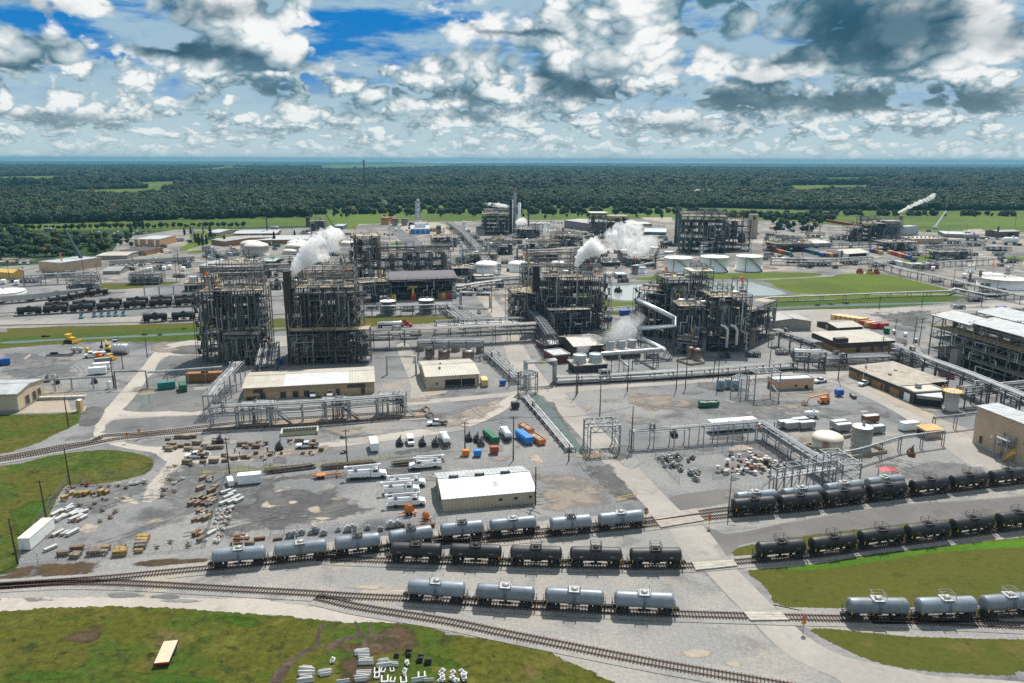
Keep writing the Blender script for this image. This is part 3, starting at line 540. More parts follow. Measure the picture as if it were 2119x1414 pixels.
# ================================================================ railway
ballast_bed=gm_mid
sleeper_m=mat('tarred_sleeper',(0.065,0.05,0.042),0.9,0,0.3,1.5,objvar=0.0)
rail_m=mat('rusty_rail',(0.115,0.062,0.045),0.6,0.3,0.2,1.0)
def path_px(px,n=6):return [Vector((x,y,0)) for x,y in curve([tuple(G(*p)[:2]) for p in px],n,False)]
def resample(pts,step):
    out=[pts[0]];acc=0.0
    for p,q in zip(pts,pts[1:]):
        L=(q-p).length;s_=step-acc
        while s_<=L:out.append(p.lerp(q,s_/L));s_+=step
        acc=(acc+L)%step
    return out
TRACKS={}
def track(key,px,label,ballast=True,sleepers=True):
    pts=path_px(px);TRACKS[key]=pts
    t=thing('railway_track',label,'railway track',pts[len(pts) // 2]+Vector((0,0,.05)),0,'railway tracks');org=Vector((t.location.x,t.location.y,0))
    fine=resample(pts,0.62);nor=[]
    for i in range(len(fine)):
        d=(fine[min(i+1,len(fine)-1)]-fine[max(i-1,0)]).normalized();nor.append(Vector((-d.y,d.x,0)))
    if sleepers:
        b=MB()
        for i,p in enumerate(fine):
            if p.y<90 or p.y>420 and i%2:continue
            jit=rnd.uniform(-.08,.08);nn=nor[i]
            b.box(p-org+nn*jit+Vector((0,0,.16)),(2.6,.24,.12),math.atan2(nn.y,nn.x))
        o=b.build('sleepers',sleeper_m,t);o['kind']='stuff'
    for sgn in (-1,1):
        b=MB();k=fine[::5]+[fine[-1]];kn=nor[::5]+[nor[-1]]
        for (p,n_),(q,m_) in zip(zip(k,kn),zip(k[1:],kn[1:])):
            b.bar(p+n_*(0.755*sgn)-org+Vector((0,0,.31)),q+m_*(0.755*sgn)-org+Vector((0,0,.31)),0.13,0.17)
        b.build('rail',rail_m,t)
    if ballast:
        b=MB();vs=[]
        for p,n_ in zip(fine[::4],nor[::4]):vs+=[p+n_*w-org+Vector((0,0,z)) for w,z in ((-2.5,.066),(-1.6,.12),(1.6,.12),(2.5,.066))]
        L=len(vs) // 4
        b.add(vs,[(4*i+j,4*i+j+1,4*i+5+j,4*i+4+j) for i in range(L-1) for j in range(3)])
        o=b.build('ballast',gm_ballast,t)
        for f in o.data.polygons:
            if f.normal.z<0:o.data.flip_normals();break
    return t
track('upper',[(-250,1232),(0,1214),(200,1200),(325,1188),(440,1177),(560,1166),(680,1153),(800,1139),(900,1124),(1000,1113),(1110,1102),(1200,1092),(1300,1082),(1345,1077),(1440,1064),(1510,1055),(1650,1042),(1736,1031),(1830,1018),(1960,1003),(2119,984),(2300,962)],'long track under the silver tank cars beside the white-roofed shed')
track('upper_front',[(900,1124.5),(950,1123),(1000,1122),(1132,1110),(1240,1099),(1345,1088),(1447,1076),(1513,1069),(1650,1057),(1736,1047),(1830,1034),(1922,1023),(2000,1013),(2083,1003),(2119,998),(2300,976)],'track under the black tank cars above the grey side road')
track('middle',[(660,1156),(687,1158),(760,1161),(860,1164),(985,1167),(1110,1171),(1230,1173),(1350,1175),(1437,1172),(1522,1165),(1558,1162),(1614,1158),(1716,1147),(1818,1132),(1912,1120),(2005,1107),(2119,1092),(2300,1066)],'track under the middle row of black tank cars crossing the road')
track('front',[(-250,1232),(0,1214.5),(120,1208),(225,1208),(325,1212),(425,1218),(530,1224),(625,1229),(750,1237),(838,1241),(963,1249),(1107,1258),(1250,1266),(1390,1272),(1515,1276),(1646,1280),(1745,1282),(1880,1283),(2010,1279),(2119,1271),(2300,1255)],'track under the nearest silver tank cars')
track('diagonal',[(655,1238),(690,1246),(725,1255),(800,1268),(925,1288),(1030,1310),(1125,1329),(1250,1354),(1375,1378),(1530,1405),(1700,1435)],'empty track running diagonally to the bottom edge of the picture')
track('right_spur',[(1800,1283),(1850,1285),(1980,1291),(2119,1297),(2300,1300)],'empty spur below the right-hand silver tank cars')
track('loading_north',[(-150,968),(0,949),(112,928),(195,914),(212,904),(300,898),(425,884),(525,873),(650,865),(775,858),(880,851)],'rusty track on the far side of the loading rack')
track('loading_south',[(-150,974),(0,955),(112,935),(190,920),(265,907),(425,892),(525,886),(650,879),(775,870),(888,863)],'rusty track on the near side of the loading rack')
track('far_front',[(-150,665),(0,656),(90,651),(145,648),(200,645),(255,641),(305,638),(360,635),(410,633),(600,621)],'far track under the nearer long row of black tank cars',True,False)
track('far_back',[(-150,660),(0,650),(60,646),(100,643),(150,640),(200,637),(260,633),(310,630),(410,625),(600,613)],'far track under the second row of black tank cars',True,False)
track('far_spur',[(-150,681),(0,675),(150,672),(295,668),(350,665),(410,662),(600,651)],'far track holding two black tank cars beside the ditch',True,False)
track('far_hopper',[(-150,640),(0,630),(60,625),(125,618),(200,611),(260,606)],'far track under the pale hopper wagons',True,False)
track('far_diag',[(60,645),(95,632),(130,626),(180,616),(230,610)],'far track curving under black tank cars beside the loading tower',True,False)
for x0,pts,lb in ((0,[(1347,1066),(1440,1053),(1448,1062),(1356,1076)],'timber plank crossing over the rear rails'),(0,[(1356,1078),(1447,1066),(1458,1077),(1368,1092)],'timber plank crossing over the rails nearest the side road'),(0,[(1432,1164),(1518,1158),(1526,1171),(1440,1180)],'white plank crossing in the middle of the road'),(0,[(1538,1266),(1617,1267),(1633,1283),(1553,1284)],'cream plank crossing nearest to the bottom right corner')):
    q=[G(*p,0.38) for p in pts];b=MB()
    ctr=sum(q,Vector())/4;e=[p-ctr for p in q]
    for k in range(3):
        u0,u1=(k/3+.015),((k+1)/3-.015)
        b.prism([(e[0].lerp(e[3],u0)).xy,(e[1].lerp(e[2],u0)).xy,(e[1].lerp(e[2],u1)).xy,(e[0].lerp(e[3],u1)).xy],-0.2,0.085)
    o=b.build('level_crossing',mat('pale_planks',(0.40,0.37,0.32),0.9,0,0.18,0.8,(.2,.17,.14),.4,.6) if 'cream' in lb or 'white' in lb else mat('plank_grey',(0.33,0.29,0.25),0.9,0,0.15,0.8),loc=ctr);tag(o,lb,'level crossing','plank crossings')
# ---- tank cars
car_grey=mat('silver_car_paint',(0.20,0.235,0.27),0.42,0.1,0.10,0.5,(0.20,0.14,0.10),0.26,0.45,objvar=0.16,streak=True)
car_black=mat('black_car_paint',(0.020,0.019,0.022),0.52,0.0,0.25,0.5,(0.075,0.045,0.032),0.3,0.5,objvar=0.3,streak=True)
under_m=mat('grimy_underframe',(0.028,0.026,0.025),0.8,0,0.3,1.0,RUST,0.15,0.8)
wheel_m=mat('wheel_steel',(0.05,0.035,0.03),0.6,0.3,0.2)
mark_y=mat('reflector_yellow',(0.62,0.36,0.02),0.5,0,0.03)
mark_w=mat('stencil_white',(0.26,0.26,0.26),0.6,0,0.05)
dome_w=mat('pale_manway',(0.40,0.40,0.39),0.5,0.1,0.1)
def bogie(parent,x,L=1.7):
    b=MB()
    for s in (-1,1):
        b.side([(-1.35,.55),(-1.05,.85),(-.3,.95),(.3,.95),(1.05,.85),(1.35,.55),(.9,.42),(.35,.35),(-.35,.35),(-.9,.42)],s*1.02-.12,s*1.02+.12)
    b.box((0,0,.75),(.5,2.0,.35))
    o=b.build('bogie',under_m,parent,(x,0,.38))
    for wx in (-.88,.88):
        w=MB()
        for s in (-1,1):w.lathe((wx,s*.755,.42),[(.1,-.09),(.42,-.07),(.46,.06 if s<0 else-.06),(.42,.07),(.1,.09)],14,'y')
        w.tube([(wx,-.8,.42),(wx,.8,.42)],.08,6);w.build('wheel_set',wheel_m,o)
def tank_car(label,L=11.5,D=3.02,paint=car_grey,dome=dome_w,tall=True,marks=True,hoops=True):
    t=thing('tank_car',label,'tank car');Rr=D/2;ax=1.22+Rr+.22
    b=MB();h=L/2
    prof=[(.02,-h)]+[(Rr*math.sin(a),-h+.62*(1-math.cos(a))) for a in (0.35,.7,1.05,1.35)]+[(Rr,-h+.66)]
    prof+=[(Rr,x) for x in (-h*.6,-h*.3,0,h*.3,h*.6)]
    prof+=[(Rr,h-.66)]+[(Rr*math.sin(a),h-.62*(1-math.cos(a))) for a in (1.35,1.05,.7,.35)]+[(.02,h)]
    b.lathe((0,0,ax),prof,28,'x')
    if marks:
        for s in (-1,1):
            for x in (-.95,-.5,-.22,.4,.95):b.box((x*h*.96,s*(Rr-.15),ax-Rr*.50),(.12 if abs(x)>.9 else .08,.34,.7 if abs(x)>.9 else .36),m=1)
            b.box((h*.56,s*(Rr-.02),ax+.05),(.7,.06,.25),m=2);b.box((-h*.62,s*(Rr-.02),ax+.12),(1.0,.06,.12),m=2)
    b.build('tank_body',[paint,mark_y,mark_w if paint is car_black else paint],t)
    b=MB();b.lathe((0,0,ax+Rr-.12),[(.62,0),(.62,.42),(.5,.55),(.02,.6)],16);b.build('manway_dome',dome,t)
    b=MB()
    for s in (-1,1):
        b.box((0,s*.86,ax+Rr-.02),(2.3,.5,.06));b.box((s*.95,0,ax+Rr+.02),(.42,1.4,.06))
    b.build('top_platform',dome if paint is car_grey else under_m,t)
    if hoops:
        b=MB()
        for s in (-1,1):
            z0=ax+Rr;zz=1.15
            b.tube([(s*1.12,-1.1,z0),(s*1.12,-1.1,z0+zz),(s*1.12,1.1,z0+zz),(s*1.12,1.1,z0)],.045,5);b.bar((s*1.12,-1.1,z0+.6),(s*1.12,1.1,z0+.6),.05)
            b.bar((-1.12,s*1.1,z0+zz),(1.12,s*1.1,z0+zz),.04);b.bar((-1.12,s*1.1,z0+.55),(1.12,s*1.1,z0+.55),.04)
        b.build('handrail',under_m if paint is car_black else steel_lt,t)
    for s in (-1,1) if hoops else ():
        b=MB()
        for k in (-.22,.22):b.bar((k,s*(Rr+.14),1.0),(k,s*(Rr+.14),ax+.2),.06);b.bar((k,s*(Rr+.14),ax+.2),(k,s*.9,ax+Rr),.06)
        for i in range(9):b.bar((-.22,s*(Rr+.14),1.1+i*.3),(.22,s*(Rr+.14),1.1+i*.3),.045)
        b.build('ladder',under_m if paint is car_black else steel,t)
    b=MB()
    for s in (-1,1):
        b.box((s*(h-.6),0,1.25),(3.0,.75,.42));b.box((s*(h-1.5),0,1.62),(.5,2.5,.7));b.box((s*(h+.25),0,1.3),(.16,2.7,.22))
        for y in (-1.3,1.3):
            b.bar((s*(h+.25),y,1.35),(s*(h+.25),y,2.35),.07);b.bar((s*(h-1.9),y,1.22),(s*(h+.25),y,1.22),.1)
        b.bar((s*(h+.25),-1.3,2.35),(s*(h+.25),1.3,2.35),.07);b.bar((s*(h+.25),-1.3,1.9),(s*(h+.25),1.3,1.9),.05)
    b.tube([(-h+2,-.5,1.05),(h-2,-.5,1.05)],.08,5);b.tube([(-1.2,.55,.95),(1.2,.55,.95)],.28,8);b.lathe((0,0,.75),[(.3,0),(.3,.6)],10)
    b.build('underframe',under_m,t)
    for s in (-1,1):
        b=MB();b.box((s*(h+.62),0,1.12),(.75,.3,.3));b.box((s*(h+.95),.08,1.12),(.2,.45,.4));b.build('coupler',wheel_m,t)
        bogie(t,s*(h-1.75))
    return t
def on_track(key,px,py):
    """nearest point and heading of a track to a photo pixel"""
    g=G(px,py);pts=TRACKS[key];best=None
    for p,q in zip(pts,pts[1:]):
        d=q-p;u=max(0,min(1,(g-p).dot(d)/d.length_squared));r=p+d*u;e=(r-g).length
        if best is None or e<best[0]:best=(e,r,math.atan2(d.y,d.x))
    return Vector((best[1].x,best[1].y,.10)),best[2]
plain_car=tank_car('black tank car far away',L=11.2,paint=car_black,dome=under_m,marks=False,hoops=False)
silver_car=tank_car('silver tank car parked at the left end of the nearest row')
black_car=tank_car('black tank car',L=11.2,paint=car_black,dome=under_m)
USED={}
def put_car(src,key,px,py,label,group,sc=1.0,flip=False):
    p,a=on_track(key,px,py);a+=math.pi if flip else 0
    if not USED.get(src.name):
        USED[src.name]=1;src.location=p;src.rotation_euler[2]=a;src['label']=label;src['group']=group;src.scale=(sc,)*3;return src
    return dup(src,p,a,label,sc,group)
for i,x in enumerate((905,1047,1188,1331)):
    put_car(silver_car,'front',x,1243+i*8,f'{nth(i)} silver tank car from left in the nearest row left of the road','silver tank cars in the nearest row',1.0,i%2==1)
for i,x in enumerate((1810,1952,2092)):
    put_car(silver_car,'front',x,1281,f'{nth(i)} silver tank car from left between the two lower right lawns','silver tank cars right of the road',1.0,i==1)
short_car=tank_car('short grey tank car',L=10.3,D=3.15,dome=under_m,paint=car_grey)
for i,(x,y,s_) in enumerate(((498,1169,0),(624,1158,0),(741,1145,1),(850,1130,1),(956,1117,1),(1061,1107,0))):
    put_car(short_car if s_ else silver_car,'upper',x,y,f'{nth(i)} silver tank car from left in the curving row below the white-roofed shed','silver tank cars in the curving row',0.97 if s_ else .96,i%2==0)
for i,(x,y,s_) in enumerate(((1180,1105,1),(1284,1095,0))):
    put_car(short_car if s_ else silver_car,'upper_front',x,y,f'{nth(i)} silver tank car of the pair just left of the rear road crossing','silver pair short of the crossing',.97,False)
for i,x in enumerate((862,985,1109,1232,1355)):
    put_car(black_car,'middle',x,1165+i*2.5,f'{nth(i)} black tank car from left in the middle row left of the road','black tank cars in the middle row',1.0,i%2==1)
for i,(x,y) in enumerate(((1614,1159),(1719,1146),(1818,1131),(1914,1119),(2008,1107),(2100,1094))):
    put_car(black_car,'middle',x,y,f'{nth(i)} black tank car from left above the bright green grass','black tank cars above the right lawn',1.0,i%2==0)
for i,(x,y) in enumerate(((1556,1064),(1652,1057),(1742,1046),(1831,1033),(1919,1023),(2000,1013),(2080,1003))):
    put_car(black_car,'upper_front',x,y,f'{nth(i)} black tank car from left in the row below the gantry','black tank cars below the gantry',1.0,i%2==0)
for i,(x,y) in enumerate(((1563,1051),(1656,1041),(1743,1030),(1827,1018))):
    put_car(silver_car,'upper',x,y,f'{nth(i)} silver tank car of four from left behind black cars at the gantry','silver tank cars at the gantry',.98,i%2==0)
for i,x in enumerate((64,117,171,225,279,332,385)):
    put_car(plain_car,'far_front',x,651-i*2.6,f'{nth(i)} black tank car from left in the far row beside the towers','far black tank cars, nearer row',1.08,i%2==0)
for i,x in enumerate((118,174,230,284,332,382)):
    put_car(plain_car,'far_back',x,643-i*2.6,f'{nth(i)} black tank car from left in the half-hidden rear far row','far black tank cars, rear row',1.08,i%2==1)
for i,x in enumerate((322,380,440)):
    put_car(plain_car,'far_spur',x,667-i*2,f'{nth(i)} black tank car from left on the spur nearest the ditch','black tank cars on the far spur',1.08,i%2==1)
for i,(x,y) in enumerate(((118,627),(158,620),(205,613))):
    put_car(plain_car,'far_diag',x,y,f'{nth(i)} black tank car from left on the far curve beside the tower','black tank cars on the far curve',1.0)
# ---- hopper wagons
hop_m=mat('pale_hopper_paint',(0.42,0.41,0.385),0.55,0,0.08,0.4,(0.28,0.22,0.17),0.25,0.3,streak=True)
def hopper_car(label):
    t=thing('hopper_car',label,'hopper wagon');b=MB()
    b.side([(-8.2,2.6),(-9.0,3.6),(-9.0,4.5),(9.0,4.5),(9.0,3.6),(8.2,2.6),(6,1.5),(-6,1.5)],-1.5,1.5)
    for i in range(17):b.box((-8+i,0,3.35),(.1,3.14,1.7))
    b.build('hopper_body',hop_m,t)
    b=MB();b.side([(-9.05,4.5),(-8.8,4.85),(8.8,4.85),(9.05,4.5)],-1.2,1.2);b.box((0,0,4.92),(17,.6,.12));b.build('roof',hop_m,t)
    b=MB()
    for x in (-5,-1.7,1.7,5):b.lathe((x,0,.8),[(.25,0),(1.2,.75)],4)
    for s in (-1,1):b.box((s*7.6,0,1.2),(3.2,.8,.4));b.box((s*9.0,0,1.3),(.2,2.8,.3))
    b.build('underframe',under_m,t)
    for s in (-1,1):bogie(t,s*7.0)
    return t
hop=hopper_car('pale hopper wagon')
for i,(x,y) in enumerate(((33,627),(93,622),(145,615))):
    put_car(hop,'far_hopper',x,y,f'{nth(i)} pale grey hopper wagon from left beside the white tank at the edge','pale hopper wagons')
TRACKS['back']=path_px([(200,553),(300,548),(420,541)])
for i,(x,y) in enumerate(((252,550),(297,547.5),(341,545),(380,543))):
    put_car(hop,'back',x,y,f'{nth(i)} pale hopper wagon from left in the far row behind small warehouse','far pale hopper wagons')
for p,key,lb in (((882,851),'loading_north','rusty bumper post at the end of the far loading track'),((890,863),'loading_south','rusty bumper post at the end of the near loading track')):
    pt,a=on_track(key,*p);b=MB();b.bar((-1.5,-.75,.3),(.5,-.6,1.5),.22);b.bar((-1.5,.75,.3),(.5,.6,1.5),.22);b.bar((1.6,-.75,.3),(.5,-.5,1.5),.22);b.bar((1.6,.75,.3),(.5,.5,1.5),.22);b.box((.4,0,1.5),(.5,1.9,.5))
    o=b.build('bumper_post',rusty,loc=pt,rz=a);tag(o,lb,'bumper post')
# ================================================================ buildings
def frame_from(e0,e1,e2,h):
    """rectangle under three eave pixels: origin, heading, length, depth"""
    p0,p1,p2=G(*e0,h),G(*e1,h),G(*e2,h);d=p1-p0;a=math.atan2(d.y,d.x)
    n=Vector((-math.sin(a),math.cos(a),0));return Vector((p0.x,p0.y,0)),a,d.length,(p2-p0).dot(n)
def bld(name,label,base,eave,e0,e1,e2,roof='gx',rh=1.5,wall=cream,rm=roof_w,feats=(),over=.4,ribs=True,cat='building',low=None,group=None,minh=2.5):
    h=max(minh,height_px(base,eave));org,a,L,D=frame_from(e0,e1,e2,h)
    if D<0:D=6
    D=max(D,3.0);t=thing(name,label,cat,org,a,group)
    b=MB();b.box((L/2,D/2,h/2),(L,D,h))
    if roof=='gx':
        for x in (0,L):b.add([(x,0,h),(x,D,h),(x,D/2,h+rh)],[(0,1,2)])
    if roof=='gy':
        for y in (0,D):b.add([(0,y,h),(L,y,h),(L/2,y,h+rh)],[(0,1,2)])
    if ribs and roof=='gx' and wall in (cream,grey_wall):
        for i in range(int(L/.9)):b.bar((.45+i*.9,-.03,.1),(.45+i*.9,-.03,h),.08)
        for i in range(int(D/.9)):b.bar((-.03,.45+i*.9,.1),(-.03,.45+i*.9,h),.08)
    b.build('wall',wall,t);b=MB();o_=over;tk=.16
    if roof=='gx':
        b.add([(-o_,-o_,h-o_*rh/(D/2)),(L+o_,-o_,h-o_*rh/(D/2)),(L+o_,D/2,h+rh),(-o_,D/2,h+rh),(L+o_,D+o_,h-o_*rh/(D/2)),(-o_,D+o_,h-o_*rh/(D/2))]+
              [(x,y,z+tk) for x,y,z in ((-o_,-o_,h-o_*rh/(D/2)),(L+o_,-o_,h-o_*rh/(D/2)),(L+o_,D/2,h+rh),(-o_,D/2,h+rh),(L+o_,D+o_,h-o_*rh/(D/2)),(-o_,D+o_,h-o_*rh/(D/2)))],
              [(6,7,8,9),(9,8,10,11),(3,2,1,0),(5,4,2,3),(0,1,7,6),(4,5,11,10),(0,6,9,3),(3,9,11,5),(1,2,8,7),(2,4,10,8)])
        if ribs:
            n=max(4,min(60,int(L/1.1)))
            for i in range(n+1):
                x=L*i/n
                for y0,y1 in ((-o_,D/2),(D+o_,D/2)):b.bar((x,y0,h-o_*rh/(D/2)+tk+.03),(x,y1,h+rh+tk+.03),.13,.1)
        b.bar((-o_,D/2,h+rh+tk+.05),(L+o_,D/2,h+rh+tk+.05),.4,.1)
    elif roof=='gy':
        b.add([(-o_,-o_,h-.1),(L/2,-o_,h+rh),(L+o_,-o_,h-.1),(-o_,D+o_,h-.1),(L/2,D+o_,h+rh),(L+o_,D+o_,h-.1)]+[(-o_,-o_,h-.1+tk),(L/2,-o_,h+rh+tk),(L+o_,-o_,h-.1+tk),(-o_,D+o_,h-.1+tk),(L/2,D+o_,h+rh+tk),(L+o_,D+o_,h-.1+tk)],
              [(6,7,10,9),(7,8,11,10),(1,0,3,4),(2,1,4,5),(0,1,7,6),(1,2,8,7),(4,3,9,10),(5,4,10,11),(0,6,9,3),(2,5,11,8)])
        b.bar((L/2,-o_,h+rh+tk+.05),(L/2,D+o_,h+rh+tk+.05),.4,.1)
    elif roof=='flat':
        b.box((L/2,D/2,h+.06),(L-.5,D-.5,.1));
        for c,d in (((L/2,0,h+.2),(L+.1,.3,.5)),((L/2,D,h+.2),(L+.1,.3,.5)),((0,D/2,h+.2),(.3,D-.3,.5)),((L,D/2,h+.2),(.3,D-.3,.5))):b.box(c,d)
    elif roof=='shed':
        b.add([(-o_,-o_,h),(L+o_,-o_,h),(L+o_,D+o_,h+rh),(-o_,D+o_,h+rh),(-o_,-o_,h+tk),(L+o_,-o_,h+tk),(L+o_,D+o_,h+rh+tk),(-o_,D+o_,h+rh+tk)],[(3,2,1,0),(4,5,6,7),(0,1,5,4),(1,2,6,5),(2,3,7,6),(3,0,4,7)])
        for i in range(int(L/1.2)+1):b.bar((i*1.2,-o_,h+tk+.03),(i*1.2,D+o_,h+rh+tk+.03),.07,.07)
    b.build('roof',rm,t)
    if low:
        b=MB();f,m_=low;z0,z1=(0,h*f) if f>0 else (h*(1+f),h-.02)
        b.box((L/2,-.02,(z0+z1)/2),(L+.04,.04,z1-z0));b.box((-.02,D/2,(z0+z1)/2),(.04,D,z1-z0));b.box((L+.02,D/2,(z0+z1)/2),(.04,D,z1-z0));b.build('wall_band',m_,t)
    for f in feats:
        k,face,u,w,hh=f[:5];z=f[5] if len(f)>5 else 0;m_=f[6] if len(f)>6 else (dark_wall if k=='door' else glass)
        b=MB();th=.12
        if face=='f':c,d=(u*L,-.05,z+hh/2),(w,th,hh)
        elif face=='l':c,d=(-.05,u*D,z+hh/2),(th,w,hh)
        elif face=='r':c,d=(L+.05,u*D,z+hh/2),(th,w,hh)
        elif face=='top':c,d=(u*L,(f[7] if len(f)>7 else .5)*D,h+z+hh/2),(w,f[8] if len(f)>8 else w,hh)
        b.box(c,d)
        if k in ('door','window') and face in 'flr' and w>.7:
            e=.1
            for s_ in (-1,1):
                if face=='f':b.box((c[0]+s_*(w/2+e/2),-.07,c[2]),(e,.2,hh),m=1)
                else:b.box((c[0],c[1]+s_*(w/2+e/2),c[2]),(.2,e,hh),m=1)
        b.build(k,[m_,wall],t)
    t['h']=h;return t,L,D,h
def tidy(t):
    if 'h' in t:del t['h']
t,L,D,h=bld('shed','white-roofed cream metal shed with three roof vents in the near yard',(919,1059),(917,1033),(917,1033),(1107,1016),(905,980),'gx',1.9,cream,roof_w,
    [('window','f',.62,.9,.7,1.5),('window','f',.79,.9,.7,1.5),('window','f',.95,.7,.7,1.5),('door','l',.35,3.2,3.0),('door','l',.75,1.1,2.1)])
for u in (.16,.45,.74):
    b=MB();b.lathe((u*L-1.2,D/2,h+2.2),[(.0,0),(.42,.01),(.42,2.4),(.0,2.41)],12,'x');b.build('roof_vent',steel,t)
b=MB()
for i in range(5):
    for j in range(3):b.box((L*.58+j*.42,D*(.2+.025*i),0),(.2+.1*rnd.random(),.16,.01))
for v in range(0,len(b.v)):x,y,z=b.v[v];b.v[v]=(x,y,h+1.9*y/(D/2)+.2+(z>0)*.02)
b.build('rust_patch',rusty,t)
t,L,D,h=bld('workshop','long cream-roofed brown building below the twin steel towers',(503,828),(503,804),(503,804),(774,790),(511,772),'gx',1.5,mat('brown_cladding',(0.34,0.24,0.145),.7,0,.08),roof_c,
    [('door','f',u,w,2.3) for u,w in ((.14,2.0),(.295,2),(.39,2),(.475,2),(.715,1.3),(.91,1.3))]+[('window','f',.11,3.4,1.3,2.4,dark_wall),('window','f',.86,6.5,1.3,2.5,dark_wall)],low=(.52,mat('ochre_block',(0.44,0.32,0.19),.85,0,.08)))
b=MB();b.add([(L*.30,-.3,h-.02+.2),(L*.80,-.3,h-.02+.2),(L*.80,D/2-.2,h+1.5+.2),(L*.30,D/2-.2,h+1.5+.2)],[(0,1,2,3)]);b.build('roof_panel',mat('galvanised_sheet',(.60,.62,.63),.4,.3,.08,.3),t)
t,L,D,h=bld('workshop','cream-roofed open-fronted workshop with a fenced yard beside the main road',(881.5,806),(881.5,780.5),(881.5,780.5),(991,774),(868,749),'gx',1.4,cream,roof_c,
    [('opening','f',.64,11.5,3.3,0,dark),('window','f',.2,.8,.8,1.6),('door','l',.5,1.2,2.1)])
for u in (.66,.97):
    b=MB();b.box((u*L,-.2,h/2),(.25,.25,h));b.build('post',steel_lt,t)
for u,v in ((.3,.3),(.35,.55)):
    b=MB();b.lathe((u*L,v*D,h+.6),[(.35,0),(.35,.9),(.6,1.0),(.1,1.4)],10);b.build('roof_vent',steel_lt,t)
t,L,D,h=bld('warehouse','cream warehouse with loading dock at the left edge',(38.8,853),(34,815.6),(-90,819),(34,815.6),(72,786),'gx',1.2,cream,roof_w,
    [('door','r',.35,2.6,3.0,1.1),('door','r',.62,2.4,3.0,1.1),('door','r',.82,2.2,3.0,1.1)],low=(.13,grey_wall))
b=MB();b.box((L+8,D*.8,.55),(16,2.2,1.1));b.build('loading_ramp',concrete,t)
b=MB();b.rail([(L+.5,D*.8-1,1.1),(L+16,D*.8-1,1.1)],1.1,2,.09);b.build('handrail',yellow,t)
t,L,D,h=bld('control_building','flat peach-coloured building with white roof in the gravel yard',(1602.6,808),(1602.6,787.5),(1602.6,787.5),(1685,784),(1579,780),'flat',0,mat('peach_render',(0.56,0.36,0.235),.8,0,.06),roof_w,[('door','l',.3,1.1,2.1),('door','l',.7,1.1,2.1),('door','f',.55,.9,.9,1.0),('cooler','f',.82,1.3,1.5,0,dark_wall)],low=(.1,grey_wall))
t,L,D,h=bld('office_building','brown brick building with weathered ribbed roof beside parked white pickups',(1758,778),(1758,758.4),(1758,758.4),(1862,800),(1847.5,752.7),'shed',.8,brick,mat('weathered_roof',(.40,.355,.29),.8,0,.2,.25,(.22,.18,.14),.4,.2),[('door','f',.45,1.2,2.2),('door','f',.78,2.5,3),('door','f',.68,1.0,2.2),('window','f',.2,1.4,1.1,1.3),('unit','top',.55,1.0,.8,.3,roof_g,.3,1.0),('unit','top',.4,1.0,.8,.3,roof_g,.6,1.0)],low=(-.36,dark_wall))
t,L,D,h=bld('office_annex','dark-walled annex with white roller door at the end of the brick building',(1878,829),(1878,806),(1862,800),(1893,813),(1955,808),'flat',0,dark_wall,roof_c,[('door','f',.55,3.2,3.0,0,white),('unit','top',.4,1.6,1.6,.1,roof_g,.4,1.6)])
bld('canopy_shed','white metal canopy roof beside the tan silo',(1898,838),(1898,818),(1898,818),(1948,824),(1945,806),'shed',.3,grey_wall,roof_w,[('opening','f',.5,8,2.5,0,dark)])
t,L,D,h=bld('machine_hall','tall windowless tan hall with white roof at the right edge',(2018.3,916.3),(2023.3,841),(2023.3,841),(2210,912),(2063,837),'shed',.3,tan,roof_w,[('door','f',.1,1.1,2.2,1.0),('unit','f',.22,.6,.9,4,white),('unit','f',.30,.5,.7,3,white),('door','f',.60,1.2,2.2,6.0)],low=(.05,concrete))
b=MB()
for x in (.36,.50):
    for y in (-.4,-3.2):b.box((x*L,y,3.6),(.28,.28,7.2))
for z in (4.0,6.2):
    b.box((.43*L,-1.8,z),(.15*L,3.0,.15));b.rail([(.36*L,-3.2,z),(.50*L,-3.2,z)],1.1,1.5,.07)
b.bar((.36*L,-3.2,1),(.50*L,-3.2,4),.14);b.bar((.36*L,-3.2,6.2),(.50*L,-3.2,4),.14);b.build('access_platform',steel_lt,t)
b=MB();b.rail([(.49*L,-3.6,.2),(.60*L,-3.6,4)],1.1,1,.08);b.bar((.49*L,-3.4,.1),(.60*L,-3.4,4),1.0,.15);b.build('stair',yellow,t)
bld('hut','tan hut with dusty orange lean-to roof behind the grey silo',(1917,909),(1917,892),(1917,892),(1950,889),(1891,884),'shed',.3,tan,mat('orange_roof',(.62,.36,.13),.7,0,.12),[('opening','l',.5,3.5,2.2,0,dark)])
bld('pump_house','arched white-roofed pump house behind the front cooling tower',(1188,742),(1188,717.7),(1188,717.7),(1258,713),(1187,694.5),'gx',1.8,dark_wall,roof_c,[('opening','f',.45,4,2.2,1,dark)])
bld('shed','small dark red shed with flat white roof beside the pipe bridge',(1128.4,727),(1128.4,716),(1128.4,716),(1160,713),(1134,704),'flat',0,mat('maroon_cladding',(.10,.035,.03),.7),roof_w)
bld('shed','dark red shed with white roof standing left of the front cooling tower',(1146.4,754),(1146.4,737),(1146.4,737),(1180.4,733.6),(1141,724),'flat',0,MATS['maroon_cladding'],roof_w)
bld('warehouse','grey gable-fronted warehouse right of the centre-right process unit',(1600,684),(1600,665),(1600,665),(1679,665),(1596,652),'gy',1.4,grey_wall,roof_g,[('door','f',.4,1,2.1)])
bld('warehouse','dark-walled warehouse with pale ridge roof beside shipping containers',(1733.7,687),(1733.7,679),(1733.7,679),(1785,676),(1685.4,665.6),'gx',1.2,dark_wall,roof_c,[('door','l',.5,2,2.4,0,roof_g)])
